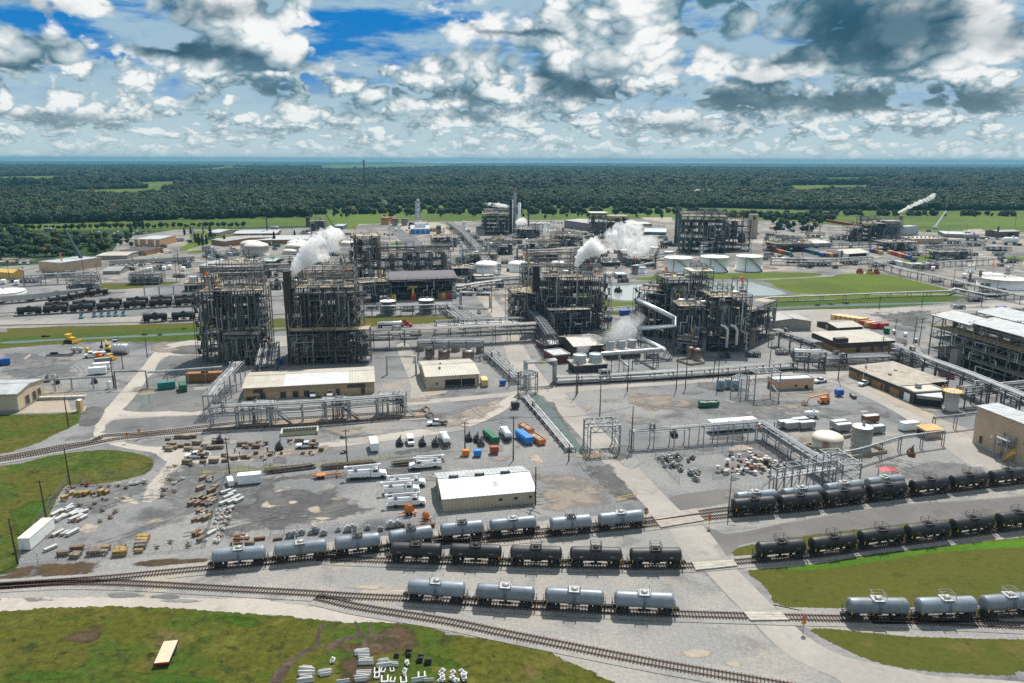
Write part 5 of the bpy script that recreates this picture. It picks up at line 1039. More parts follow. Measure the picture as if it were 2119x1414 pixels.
# ---- the big units
tw,L,D,H=plant('left one of the twin dark steel process towers with orange windsock',(424.5,752),(556,747),(416,604),20,6,6,3,11,tower_steel,11,(.05,.95),(.3,1),1.6,9,None,'l',zigzag=3,risers=26,hor=10)
tw2,L2,D2,H2=plant('right one of the twin dark steel process towers, crowned by the steam plume',(598,750),(740,746),(597,596.5),20,6,6,3,12,tower_steel,10,(.1,.98),(.3,1),1.6,9,None,'r',zigzag=3,risers=26,hor=10)
b=MB();b.box((1.3,.6,H2*.55),(2.6,2.4,H2*1.1));b.box((1.4,1.2,H2+3.4),(3.0,3.0,6.8));b.box((1.4,1.2,H2+6.9),(3.3,3.3,.3));b.build('duct',mat('brown_duct',(.05,.036,.03),.8,0,.25,.3),tw2)
for i,(u,y) in enumerate(((.28,-.9),(.34,-1.1),(.60,-.9),(.66,-1.1))):
    for T_w,LL,HH in ((tw,L,H),(tw2,L2,H2)):
        b=MB();b.tube([(LL*u,y,HH*.28),(LL*u,y,HH*.93)],.42,8);b.build('riser',pipe_dk,T_w)
plant('low pipework frame at the foot of the left steel tower',(466,757),(540,756),(468,693),7,4,5,2,13,tower_steel,0,(0,1),(.3,1),1.5,4,None,None,risers=14,topgear=False,name='pipework_unit',name_cat='pipework')
plant('broad pipework frame at the foot of the right steel tower',(602,757),(768,752),(604,686),7,4,7,2,14,tower_steel,0,(0,1),(.3,1),1.5,7,None,None,risers=22,topgear=False,name='pipework_unit',name_cat='pipework')
plant('dark brown roofed tower block in the rear centre',(741,594),(790,592),(741,490),18,6,3,2,21,mat('brown_steel',(.12,.105,.095),.7,.1,.3,.3,RUST,.3,.2),0,dens=1.5,ves=6,stair='l',vm=[vessel_brn,dark_wall,vessel_m],topgear=False,risers=16)
tb=C.objects[-1]
q_,L,D,H=plant('long dark steel reactor row with five upright vessels in the rear centre',(790,590),(933,585),(790,524),16,4,8,2,22,steel_blue,4,(0,1),(.2,.9),1.6,10,[vessel_m,vessel_brn,vessel_m],None,risers=24)
for i in range(5):
    b=MB();x=L*(.16+.185*i);b.lathe((x,2.5,H*.42),[(.3,0),(1.6,1.2),(1.6,H*.5),(1.2,H*.53),(.1,H*.55)],18);b.build('reactor',vessel_brn if i==4 else vessel_m,q_)
plant('low dark frame left of the long reactor row',(722,600),(745,598),(722,549),14,4,2,2,23,steel_blue,0,dens=1.2,ves=3,stair=None)
hall,L,D,H=plant('open dark hall under a sloping charcoal roof in front of the reactor row',(805,623),(942.5,618),(805,579.8),16,3,7,2,24,steel_blue,0,dens=1.4,ves=0,stair=None,topgear=False,hor=3,risers=4,name='open_hall',name_cat='open hall')
b=MB();b.add([(-1,-1.2,H-.2),(L+1.5,-1.2,H-.2),(L+1.5,D+1,H+2.4),(-1,D+1,H+2.4),(-1,-1.2,H+.15),(L+1.5,-1.2,H+.15),(L+1.5,D+1,H+2.75),(-1,D+1,H+2.75)],[(3,2,1,0),(4,5,6,7),(0,1,5,4),(1,2,6,5),(2,3,7,6),(3,0,4,7)]);b.build('roof',mat('charcoal_sheet',(.125,.115,.12),.8,0,.12,.2),hall)
b=MB();b.box((L/2,D*.55,H*.46),(L-1,.3,H*.9));b.build('shade_sheet',dark,hall)  # near-black sheet standing for the shade deep in the hall
for i,(u,m_,s_) in enumerate(((.03,yellow,4.6),(.34,red,3.4),(.74,brown_box,3.2),(.80,yellow,3.4),(.87,red,4),(.95,steel_lt,4))):
    b=MB();b.box((L*u+1,1.4,2.0),(s_,3,3.4));b.box((L*u+1,1.4,3.8),(s_*.7,2.2,.5));b.lathe((L*u+1,-.2,2.2),[(.7,0),(.6,-.2),(.0,-.25)],10,'y');b.build('machine',m_,hall)
b=MB();b.box((L*.36,.5,H*.62),(5,2,1));b.box((L*.36,.4,H*.4),(1.2,1,5));b.bar((L*.30,.3,H*.55),(L*.42,.3,H*.68),.4);b.build('hoist',yellow,hall)
plant('open dark frame left of the charcoal-roofed hall',(745,628),(806,624),(745,586),15,3,4,2,25,steel_blue,0,dens=1.4,ves=2,stair=None)
ct,L,D,H=plant('dark steel process tower in the picture centre with a thin steam pipe',(1114.6,684),(1250,683),(1115.7,573.5),20,6,6,3,31,tower_steel,13,(.0,.98),(.35,1),1.6,9,None,'r',zigzag=3,risers=26,hor=10)
b=MB();b.tube([(L*.52,-1.6,.5),(L*.53,-1.6,H*.3),(L*.56,-1.6,H*.55),(L*.57,-1.6,H+5.5)],.26,8);b.tube([(L*.57,-1.6,H+5),(L*.57,-1.6,H+6.4)],.38,8);b.build('steam_pipe',pipe_w,ct)
b=MB();b.box((-1.5,1,H-1),(3.4,3.4,13));b.box((1,-.9,H+1),(1.6,.3,2.4),m=1);b.build('duct',[mat('black_duct',(.02,.02,.022),.7),white],ct)
plant('stepped left wing of the centre steel tower',(1052,668),(1108,680),(1050,600),22,5,3,3,32,tower_steel,0,dens=1.5,ves=6,stair='l',risers=16)
plant('tall rear part of the centre steel tower',(1075,640),(1108,642),(1075,553),12,6,2,2,33,tower_steel,0,dens=1.3,ves=3,stair=None,risers=10)
plant('lower pipework frame under the centre tower',(1135,697),(1222,694),(1135,643),7,3,5,2,34,steel,0,dens=1.5,ves=3,stair=None,risers=10,topgear=False,name='pipework_unit',name_cat='pipework')
r1,L,D,H=plant('taller rear tower of the right-centre process unit',(1376,702),(1468,700),(1371,580),18,7,4,2,41,steel,0,dens=1.6,ves=7,vm=[vessel_m,vessel_m,steel,pipe_m],stair=None,risers=20,hor=8)
b=MB();b.lathe((L*.38,2.8,H*.35),[(.3,0),(3.4,2),(3.6,H*.5),(2.6,H*.56),(.2,H*.6)],24);b.build('reactor',vessel_m,r1)
b=MB();b.box((L*.82,D*.5,H+3.6),(L*.55,D*.7,.4));
for x in (.57,1.07):
    for y in (.2,.8):b.bar((L*x,D*y,H),(L*x,D*y,H+3.5),.25)
b.build('canopy',roof_c,r1)
r2,L,D,H=plant('nearer front tower of the right-centre process unit with silver columns',(1466,729),(1548,729),(1469,615.5),16,6,4,2,42,steel,0,dens=1.6,ves=7,vm=[vessel_m,vessel_brn,steel,pipe_m],stair=None,risers=20,hor=8)
b=MB();b.lathe((L*.33,2.6,H*.28),[(.3,0),(3.0,2.2),(3.1,H*.55),(2.2,H*.6),(.2,H*.63)],24);b.build('reactor',vessel_m,r2)
for u,z0,z1 in ((.42,.1,.42),(.66,.15,.42)):
    b=MB();b.tube([(L*u,-1.3,H*z0),(L*u,-1.3,H*z1),(L*u-1.2,-1.3,H*z1+1.6),(L*u-3,-.5,H*z1+2)],.75,12);b.build('flue_pipe',silver,r2)
plant('left wing of the right-centre process unit',(1319,694),(1374,700),(1319,599),18,5,3,2,43,steel,0,dens=1.6,ves=5,stair='l',risers=14)
plant('middle block of the right-centre process unit',(1400,724),(1466,724),(1401,634),14,5,3,2,44,steel,0,dens=1.6,ves=6,stair=None,risers=14)
plant('right wing of the right-centre process unit',(1548,716),(1602,690),(1548,643),18,4,4,2,45,steel,0,dens=1.6,ves=5,stair=None,risers=16,topgear=False)
plant('low front frame of the right-centre process unit',(1398,731),(1440,736),(1398,703),8,2,3,2,46,steel,0,dens=1.4,ves=3,stair=None,risers=6)
plant('far dark steel process block beside the twin green stacks',(1407,523),(1500,525),(1407,447),34,6,6,3,51,steel_blue,4,(0,1),(.2,.9),1.5,7,[steel_blue,steel,vessel_m],None,risers=22)
plant('brownish steel block right of the far dark unit',(1500,520),(1550,518),(1500,458),28,5,3,2,52,MATS['brown_steel'],0,dens=1.3,ves=5,stair='r',risers=12,vm=[vessel_brn,vessel_m])
for p0,p1,tp,lb,sd in (((1222,492),(1255,492),(1222,444),'left brown steel block behind the second plume',53),((1258,490),(1300,490),(1258,448),'right brown steel block behind the second plume',54)):
    t,L,D,H=plant(lb,p0,p1,tp,26,5,3,2,sd,MATS['brown_steel'],0,dens=1.3,ves=5,stair=None,risers=10,vm=[vessel_brn,dark_wall,vessel_m],topgear=False)
    if sd==53:b=MB();b.box((L/2,D/2,H+1.4),(L+2,D+2,.5));[b.bar((x,y,H),(x,y,H+1.3),.4) for x in (0,L) for y in (0,D)];b.build('roof',roof_c,t)
plant('far dark process unit left of the black stack',(998,486),(1055,486),(998,443),40,5,5,3,55,steel_blue,5,(.1,1),(.2,.9),1.4,6,None,None,risers=18)
plant('low dark unit below the white columns',(1062,492),(1100,494),(1062,474),30,3,4,2,56,steel_blue,0,dens=1.3,ves=4,stair=None,risers=8)
t,L,D,H=plant('far right process unit beneath the thin steam trail',(1788,500),(1865,500),(1788,463),34,4,6,3,57,steel_blue,5,(.1,.9),(.2,.9),1.4,6,None,'l',risers=18)
b=MB();b.box((L*.78,D*.4,H*.55),(L*.36,D*.6,H*1.1));b.build('cladding',mat('pale_green_cladding',(.22,.27,.26),.6,0,.08),t);b=MB();b.box((L*.78,D*.4,H*1.12),(L*.40,D*.66,.6));b.build('roof',roof_w,t)
plant('low rusty unit left of the far right process unit',(1762,500),(1788,500),(1762,471),24,3,3,2,58,MATS['brown_steel'],0,dens=1.2,ves=3,stair=None,risers=8)
plant('dim steel unit beneath the silver distillation columns',(845,474),(885,474),(845,461),18,2,4,2,59,steel_lt,0,dens=1.2,ves=3,stair=None,risers=6)
plant('furnace frame under the brown stacks',(640,478),(672,478),(640,458),14,3,3,2,60,MATS['brown_steel'],0,dens=1.2,ves=3,stair=None,risers=6,vm=[dark_wall,vessel_brn])
for i,(x0,x1,y,tp,d_,lb,sm_) in enumerate(((935,985,578,556,20,'beside the reactor row',steel),(1010,1065,528,508,24,'below the flare stack',steel_blue),(1195,1235,553,528,20,'left of the plume yard',steel),(1300,1360,552,536,18,'between the plume and the white tanks',steel_lt),(655,715,600,568,18,'right of the twin towers',tower_steel),(1600,1680,522,505,22,'below the far right grove',steel),(1830,1900,520,502,24,'under the far right unit',steel),(268,330,590,574,14,'in the far left yards',steel_lt),(1940,2010,538,522,20,'in the far right yards',steel_lt),(455,540,572,545,14,'behind the left tower',tower_steel),(1100,1160,540,505,18,'rising behind the centre tower',tower_steel),(140,195,612,588,14,'at the far tank cars',steel_lt),(895,950,512,492,22,'right of the silver columns',steel),(1150,1200,510,488,22,'before the mauve warehouse',tower_steel),(960,1030,545,527,18,'behind the white domed tanks',steel_lt))):
    plant('low process unit '+lb,(x0,y),(x1,y-1),(x0,tp),d_,2 if y-tp<22 else 3,4,2,400+i,sm_,[0,3,5][i%3],(0,1),(.1,.9),1.1,6,[vessel_m,white_tank,pipe_m,vessel_brn,steel],None,risers=9,hor=5)
# ---- white-roofed frame at the right edge
hh=height_px((1925,737),(1932,652));p0=G(1932,652,hh);p1=G(2119,703,hh);d=(p1-p0);a=math.atan2(d.y,d.x);Lr=d.length*1.25
wf=thing('process_hall','open four-storey steel hall with white roofs at the right edge','process hall',(p0.x,p0.y,0),a)
q=random.Random(77);Dr=26.0;nx,ny,nl=10,4,4;b=MB()
for i in range(nx+1):
    for j in range(ny+1):b.bar((Lr*i/nx,Dr*j/ny,0),(Lr*i/nx,Dr*j/ny,hh),.4)
for k in range(1,nl+1):
    z=hh*k/nl
    for j in range(ny+1):b.bar((0,Dr*j/ny,z-.3),(Lr,Dr*j/ny,z-.3),.3,.5)
    for i in range(nx+1):b.bar((Lr*i/nx,0,z-.3),(Lr*i/nx,Dr,z-.3),.3,.5)
    for i in range(nx):
        if q.random()<.5:b.bar((Lr*i/nx,0,z-hh/nl),(Lr*(i+1)/nx,0,z-.3),.2)
b.build('steel_frame',mat('buff_steel',(.20,.19,.175),.6,.1,.2,.3),wf)
for k in range(1,nl):
    b=MB();b.box((Lr/2,Dr/2,hh*k/nl),(Lr+1.2,Dr+1.2,.25));b.build('floor_deck',mat('concrete_deck',(.24,.225,.20),.9),wf)
    b=MB();b.rail([(-.4,-.5,hh*k/nl+.1),(Lr,-.5,hh*k/nl+.1)],1.1,2.5,.08);b.rail([(-.4,-.5,hh*k/nl+.1),(-.4,Dr,hh*k/nl+.1)],1.1,2.5,.08);b.build('handrail',yellow if k==3 else steel_lt,wf)
for x0,x1,y0,y1 in ((0,.40,-.06,.40),(.36,1.0,-.06,.42),(.12,.52,.54,1.06),(.50,1.0,.54,1.06)):
    b=MB();zz=hh+(1.2 if x0 in (.36,) else 2.4 if y0>.2 else 0);n=int((x1-x0)*Lr/1.2)
    b.add([(Lr*x0,Dr*y0,zz),(Lr*x1,Dr*y0,zz),(Lr*x1,Dr*y1,zz+1.5),(Lr*x0,Dr*y1,zz+1.5),(Lr*x0,Dr*y0,zz+.25),(Lr*x1,Dr*y0,zz+.25),(Lr*x1,Dr*y1,zz+1.75),(Lr*x0,Dr*y1,zz+1.75)],[(3,2,1,0),(4,5,6,7),(0,1,5,4),(1,2,6,5),(2,3,7,6),(3,0,4,7)])
    for i in range(n+1):b.bar((Lr*(x0+(x1-x0)*i/n),Dr*y0,zz+.28),(Lr*(x0+(x1-x0)*i/n),Dr*y1,zz+1.78),.07)
    for x in (x0+.02,x1-.02):
        for y in (max(0,y0),min(1,y1)):b.bar((Lr*x,Dr*y,hh),(Lr*x,Dr*y,zz+.9),.3)
    b.build('roof',roof_w,wf)
for i in range(26):
    k=q.randrange(nl);r=q.uniform(.8,1.5);x,y=Lr*q.uniform(.03,.97),Dr*q.uniform(.06,.5);b=MB();h1=hh/nl*.75
    b.lathe((x,y,hh*k/nl+.3),[(r*.5,0),(r,.5),(r,h1-.5),(r*.4,h1)],14);b.build('process_vessel',q.choice([vessel_m,pipe_w,steel,silver,pipe_m]),wf)
for i in range(30):
    k=q.randrange(1,nl+1);z=hh*k/nl-q.uniform(.7,2);x0=Lr*q.uniform(0,.5);x1=x0+Lr*q.uniform(.15,.45);b=MB();y=q.choice([-.8,-.4,Dr*q.uniform(0,.4)])
    b.tube([(x0,y,z-q.uniform(0,4)),(x0,y,z),(x1,y,z),(x1,y,z-q.uniform(0,4))],q.uniform(.12,.32),7);b.build('pipe',q.choice([pipe_m,pipe_w,silver,vessel_m]),wf)
b=MB();b.box((Lr*.30,-1.5,hh*.2),(4,3,hh*.4));b.build('enclosure',grey_wall,wf)
def clutter(label,x,y,wpx,hpx,seed,ms=None):
    q=random.Random(seed);c=G(x,y);s=mpp(c);Wd=wpx*s;Hh=max(2.5,height_px((x,y),(x,y-hpx)));t=thing('equipment_skid',label,'equipment skid',c);ms=ms or [steel,pipe_m,pipe_dk,vessel_m]
    b=MB();n=max(2,int(Wd/6));Dd=Wd*.5
    for i in range(n+1):
        for y_ in (0,Dd):b.bar((-Wd/2+Wd*i/n,y_,0),(-Wd/2+Wd*i/n,y_,Hh*q.uniform(.6,1.0)),.25)
    for z in (.5,.85):
        for y_ in (0,Dd):b.bar((-Wd/2,y_,Hh*z),(Wd/2,y_,Hh*z),.22)
        for i in range(n+1):b.bar((-Wd/2+Wd*i/n,0,Hh*z),(-Wd/2+Wd*i/n,Dd,Hh*z),.2)
    b.box((0,Dd/2,Hh*.45),(Wd,Dd,.15));b.build('frame',ms[0],t)
    for i in range(4):
        r=q.uniform(.08,.16)*min(Wd,Hh*2.2);b=MB();xx=-Wd/2+Wd*(i+.5)/4;hh_=Hh*q.uniform(.5,.95)
        b.lathe((xx,Dd*q.uniform(.3,.7),0),[(r,0),(r,hh_*.85),(r*.5,hh_)],12);b.build('process_vessel',q.choice(ms),t)
    for i in range(5):
        b=MB();z=Hh*q.uniform(.3,.9);y_=Dd*q.uniform(-.1,1);b.tube([(-Wd*.52,y_,z*.6),(-Wd*.5,y_,z),(Wd*.5,y_,z),(Wd*.5,y_,z*.3)],q.uniform(.14,.3),6);b.build('pipe',q.choice([pipe_m,pipe_w,pipe_dk]),t)
q=random.Random(5)
CL=[(705,620,30,10),(735,640,24,14),(770,640,26,12),(845,645,26,12),(918,640,20,12),(940,560,26,16),(955,585,26,14),(1000,612,30,12),(1185,575,34,16),(1215,560,26,12),(1250,545,30,14),(1300,545,30,12),(1330,535,30,12),(1290,585,24,9),
  (1380,510,26,12),(1640,500,40,12),(1690,492,40,12),(1735,497,34,12),(1650,545,44,10),(1700,550,40,9),(1760,547,34,9),(1820,553,30,10),(1890,530,40,8),(1935,515,34,8),(1975,505,30,9),(2020,510,40,9),(2070,520,50,9),(2095,545,40,9),
  (1960,540,34,8),(2010,530,30,7),(1120,520,30,14),(1160,510,30,12),(1195,500,24,12),(1225,515,26,12),(1070,505,24,12),(1030,500,30,10),(940,505,30,10),(915,495,24,9),(900,480,24,9),(965,525,30,9),(940,475,20,8),(980,495,18,10),
  (60,585,36,14),(100,575,30,12),(140,575,34,14),(185,572,30,10),(30,585,24,10),(270,560,20,7),(330,560,24,7),(370,575,26,8),(440,535,30,12),(480,530,30,12),(520,535,30,10),(545,575,30,16),(470,575,40,12),(570,600,26,18),(690,575,40,14),(660,560,30,12),(690,530,24,10),(665,515,24,10),
  (2060,615,40,10),(2020,625,30,10),(1985,595,24,8),(1940,585,24,8),(1985,640,26,10),(1620,735,26,12),(1650,740,24,10),(1560,740,30,10),(1500,742,24,9),(1350,742,26,12),(1290,740,30,14),(1180,705,26,10),(860,700,24,12),(960,700,26,12),(1010,745,16,8)]
for i,(x,y,w_,h_) in enumerate(CL):
    near=min(((abs(x-a)+2*abs(y-b_),s_) for a,b_,s_ in ((600,620,'the twin steel towers'),(870,600,'the charcoal-roofed hall'),(1180,640,'the centre tower'),(1440,540,'the big white tanks'),(1460,690,'the right-centre unit'),(1760,590,'the green field'),(2070,590,'the open-topped tank'),(100,600,'the far black tank cars'),(1060,470,'the flare stack'),(500,510,'the pale domed tanks'),(1850,490,'the far right unit'),(1300,480,'the second plume'))))[1]
    CL[i]=(x,y,w_,h_,near)
for i in range(330):
    x,y=q.uniform(270,2119),q.uniform(480,612)
    if 1190<x<1990 and 556<y or 1690<x<1810 and y<540 or x<440 and y>560 or 780<x<900 and y<520:continue
    near=min(((abs(x-a)+2*abs(y-b_),s_) for a,b_,s_ in ((600,570,'the rear of the twin steel towers'),(870,540,'the reactor row'),(1180,540,'the rear of the centre tower'),(1480,540,'the far side of the big white tanks'),(1760,545,'the container yard'),(2070,560,'the far side of the open-topped tank'),(1000,500,'the foot of the flare stack'),(400,520,'the far left warehouses'),(1960,510,'the far right fields'),(1300,510,'the second plume'))))[1]
    CL.append((x,y,q.uniform(6,22),q.uniform(3,11)*(y-380)/160,near))
cnt={}
for i,(x,y,w_,h_,near) in enumerate(sorted(CL)):
    k=cnt[near]=cnt.get(near,-1)+1
    clutter(f'{nth(k)} pipe-and-vessel skid from left around {near}',x,y,w_*.9,h_,300+i,[[steel,pipe_m,pipe_dk,vessel_m],[steel_lt,concrete,white_tank,pipe_w],[steel_blue,vessel_m,pipe_w,steel]][i%3])
for i in range(70):
    x=400+1700*((i*.618)%1);y=q.uniform(484,600)
    if 1200<x<1990 and y>556 or y>560 and x<560:continue
    c=G(x,y);h=mpp(c)*q.uniform(16,36);r=q.uniform(.4,1.3);t=thing('process_column',f'{nth(i)} slim process column of the rear plant','column',c,0,'slim columns of the rear plant');b=MB();b.lathe((0,0,0),[(r*1.3,0),(r,1.5),(r,h-r),(r*.5,h-.1),(.05,h)],10);b.build('shell',q.choice([vessel_m,pipe_m,white_tank,steel,silver,vessel_brn]),t);b=MB()
    for k in (.45,.7,.92):b.lathe((0,0,h*k),[(r,0),(r+1.1,0),(r+1.1,.2),(r,.2)],10)
    b.bar((r+.2,0,0),(r+.2,0,h*.95),.25);b.build('platform',steel,t)
# ================================================================ pipe racks and bridges
def rack(label,px,h,w=5.0,npipe=7,levels=1,step=7.0,pm=None,sm=steel_lt,seed=1,legs=True,rs=(.12,.3),smooth=0,hz=None,name='pipe_rack',post=.3,brace=False):
    q=random.Random(seed);pts=[G(*p) for p in px];org=pts[0].copy();t=thing(name,label,'pipe rack' if name=='pipe_rack' else 'pipeline',org);pm=pm or [pipe_m,pipe_m,pipe_w,pipe_dk,silver,steel_lt]
    P=[Vector((p.x-org.x,p.y-org.y,0)) for p in pts];nor=[]
    for i in range(len(P)):
        d1=(P[i]-P[i-1]).normalized() if i else None;d2=(P[i+1]-P[i]).normalized() if i<len(P)-1 else None
        n1=Vector((-d1.y,d1.x,0)) if d1 else None;n2=Vector((-d2.y,d2.x,0)) if d2 else None
        nn=(n1+n2).normalized()/max(.5,(n1+n2).normalized().dot(n1)) if n1 and n2 else (n1 or n2);nor.append(nn)
    hs=[h-2.2*k for k in range(levels)];b=MB()
    for i in range(len(P)-1):
        L=(P[i+1]-P[i]).length;n=max(1,round(L/step))
        for k in range(n+1):
            if k==n and i<len(P)-2:continue
            u=k/n;p=P[i].lerp(P[i+1],u);nn=nor[i].lerp(nor[i+1],u) if 0<k<n else (nor[i] if k==0 else nor[i+1])
            e,f=p+nn*(w/2),p-nn*(w/2);up=Vector((0,0,1))
            if legs:
                b.bar(e,e+up*(h+.5),post);b.bar(f,f+up*(h+.5),post)
                if brace:b.bar(e,f+up*h,post*.5)
            for z in hs:b.bar(e+up*(z-.2),f+up*(z-.2),post*.8,post)
        if legs and h>3:
            for s_ in (-1,1):
                for z in hs[:2]:b.bar(P[i]+nor[i]*(s_*w/2)+Vector((0,0,z-.25)),P[i+1]+nor[i+1]*(s_*w/2)+Vector((0,0,z-.25)),post*.7)
    b.build('frame',sm,t)
    for z in hs:
        for k in range(npipe):
            r=q.uniform(*rs);o=(-w/2+.4)+(w-.8)*(k+.5)/npipe+q.uniform(-.1,.1);b=MB();line=[p+nn*o+Vector((0,0,z+r)) for p,nn in zip(P,nor)]
            if q.random()<.3:line=line[:1]+[line[0].lerp(line[1],.45),line[0].lerp(line[1],.45)+Vector((0,0,1.6)),line[0].lerp(line[1],.55)+Vector((0,0,1.6)),line[0].lerp(line[1],.55)]+line[1:]
            b.tube(line,r,7);b.build('pipe',q.choice(pm),t)
    return t
rack('long main pipe bridge crossing the middle of the plant from the twin towers',[(742,722),(900,716),(1112,704)],8.2,6,8,3,7,sm=steel,seed=1,pm=[pipe_m,pipe_dk,pipe_m,vessel_m,pipe_w])
rack('pipe frame over the brown vessels behind the open-fronted workshop',[(866,741),(930,740),(1000,739)],8.0,9,6,2,6,sm=steel,seed=51,pm=[pipe_m,pipe_dk,pipe_w])
rack('second pipe bridge behind the main one, left of the centre tower',[(902,690),(985,685),(1085,682)],6,5,6,2,7,sm=steel,seed=2)
rack('pipe bridge stepping down from the centre tower past the dark red sheds',[(1088,668),(1118,700),(1140,735)],9.5,5,8,2,6,sm=steel,seed=3,pm=[pipe_dk,pipe_m,steel])
rack('low bundle of pale pipes on the left side of the main road',[(1008,735),(1040,765),(1072,795)],2.6,5.5,9,1,6,seed=4,pm=[pipe_w,pipe_m,pipe_w])
rack('wide band of pale pipes running towards the road behind the main bridge',[(925,640),(960,665),(985,690)],3.0,12,14,1,6,seed=5,pm=[pipe_w,pipe_m,pipe_w])
rack('low pale pipeline on short supports beside the roadside ditch',[(1084,822),(1130,876),(1180,936)],1.1,3.4,7,1,5,seed=6,pm=[pipe_w,pipe_w,pipe_m],name='pipeline',rs=(.18,.28))
rack('long low stack of pipes along the far side of the cross road',[(1150,796),(1350,786),(1500,776),(1642,764)],3.0,4.5,8,2,9,seed=7,pm=[pipe_w,pipe_m,pipe_w,vessel_m],sm=steel)
rack('pale pipe bundle leaving the foot of the left tower over the gravel yard',[(497,790),(478,812),(455,838),(437,866)],8.0,4.2,7,1,7,seed=8,pm=[pipe_w,silver,pipe_m])
rack('pipe bundle dropping between the twin towers',[(560,742),(556,762),(552,790)],7.0,8,12,1,7,seed=9,pm=[pipe_w,pipe_m,silver,pipe_dk],sm=steel)
rack('long loading rack over the rusty tracks below the brown workshop',[(440,886),(492,883),(627,876),(725,868),(835,858)],7.0,4.0,5,2,8.5,seed=10,pm=[pipe_m,steel_lt,pipe_w],post=.4)
rack('galvanised pipe rack leading right from the road gantry',[(1306,928),(1390,921),(1480,913),(1572,906)],5.4,3.2,4,1,5.5,seed=11,pm=[steel_lt,pipe_m],post=.26)
rack('galvanised pipe rack running down to the tank car gantry',[(1572,906),(1620,938),(1672,972),(1712,996)],5.4,3.2,5,2,5.5,seed=12,pm=[steel_lt,pipe_m],post=.26)
rack('pipe bridge running down the right side in front of the white-roofed hall',[(1848,752),(1920,786),(2000,818),(2119,872),(2200,905)],8.5,5,8,2,8,seed=13,sm=steel,post=.4)
rack('short pipe bridge at the tan silo',[(1985,842),(2050,836),(2140,826)],7,4,5,2,8,seed=14,sm=steel,post=.35)
rack('crowded pipe rack behind the brown brick building',[(1692,760),(1780,757),(1905,752)],4.2,9,12,2,8,seed=15,sm=steel,pm=[pipe_m,pipe_w,pipe_dk])
rack('pipe bridge leaving the right wing towards the dark-fascia warehouse',[(1600,714),(1645,728),(1688,744)],7.5,6,9,2,7,seed=16,sm=steel)
rack('tall pipe portal over the cross road right of the front units',[(1640,762),(1668,764),(1700,764)],7.5,6,6,3,7,seed=17,sm=steel,post=.45)
rack('thin pipe on posts across the left gravel yard',[(80,812),(150,808),(238,803)],4.6,.7,2,1,6.5,seed=18,sm=steel_lt,post=.24,rs=(.14,.22))
rack('thin pipe on posts from the left road portal towards the towers',[(306,802),(390,796),(462,790)],6.0,.7,2,1,7,seed=19,sm=steel_lt,post=.24,rs=(.14,.22))
rack('long pale pipeline beside the green field',[(1560,632),(1592,625),(1700,621),(1840,615),(1962,611),(1975,606),(2000,611),(2040,619),(2119,618)],2.4,3,3,1,16,seed=20,pm=[pipe_w,pipe_w,silver],name='pipeline',rs=(.3,.42))
rack('pipeline along the grass below the pond',[(1195,650),(1300,641),(1400,636)],1.6,2,2,1,12,seed=21,pm=[pipe_m],name='pipeline')
rack('long pipe rack slanting from the container yard to the open-topped tank',[(1805,552),(1870,572),(1960,592),(2060,616),(2119,630)],5.0,6,6,1,12,seed=22,sm=steel,pm=[pipe_m,pipe_w])
rack('far pipe rack below the container stacks',[(1595,548),(1700,551),(1800,545)],5.5,6,6,2,12,seed=23,sm=steel)
rack('far pipe rack at the foot of the far dark unit',[(1290,548),(1340,542),(1400,534)],5.5,6,5,2,10,seed=24,sm=steel)
rack('far pipe rack between the plume and the white tanks',[(1310,560),(1350,553),(1375,552)],3.5,5,5,1,10,seed=25,sm=steel_lt)
rack('far pipe rack running back to the flare stack',[(1010,560),(985,520),(960,492),(930,470)],6.5,8,8,2,14,seed=26,sm=steel,pm=[pipe_m,pipe_w])
rack('pipe rack before the pale domed tanks',[(530,552),(600,548),(680,545)],7,5,5,2,11,seed=27,sm=steel)
rack('pipe rack left of the twin towers, above the far tank cars',[(300,612),(360,609),(420,606)],5.5,4,4,1,9,seed=28,sm=steel_lt)
rack('pipe rack spanning the left yards near the yellow warehouse',[(50,592),(120,588),(190,584)],7,5,5,2,10,seed=29,sm=steel_lt,pm=[pipe_w,pipe_m,pipe_m])
rack('tall tied-back pipe rack above the left tower',[(420,580),(500,576),(600,572)],9,6,6,3,9,seed=30,sm=MATS['brown_steel'],pm=[vessel_brn,pipe_m,pipe_dk])
rack('pipe rack behind the right steel tower',[(600,592),(680,588),(735,585)],10,6,6,3,9,seed=31,sm=steel,pm=[pipe_m,pipe_dk,pipe_w])
rack('pipe rack in front of the white-lidded tanks',[(740,655),(830,653),(925,650)],5.5,4,5,2,7,seed=32,sm=steel)
rack('pipe rack running right from the charcoal-roofed hall',[(945,612),(990,604),(1035,598)],6,5,6,2,8,seed=33,sm=steel)
rack('pipe rack beside the white domed tanks',[(985,592),(1050,588),(1110,584)],5,5,5,2,8,seed=34,sm=steel_lt)
rack('tall brown pipe lattice behind the centre tower',[(1092,545),(1140,543),(1192,540)],11,8,6,3,8,seed=35,sm=MATS['brown_steel'],pm=[vessel_brn,pipe_m])
rack('low pipe run from the tan hall to the orange-roofed hut',[(1930,893),(1975,888),(2020,882)],4.5,1,2,1,9,seed=36,sm=steel_lt,post=.26,rs=(.2,.3))
rack('pipe on posts crossing in front of the two right yard tanks',[(1700,978),(1780,960),(1860,935),(1950,922)],4.5,.8,2,1,9,seed=37,sm=steel_lt,post=.24)
rack('far right yard rack left of the white horizontal tank',[(1900,560),(1960,552),(2050,548)],4.5,5,5,1,12,seed=38,sm=steel)
rack('far rack across the yards before the far right unit',[(1620,518),(1720,514),(1800,512)],5,5,5,2,12,seed=39,sm=steel)
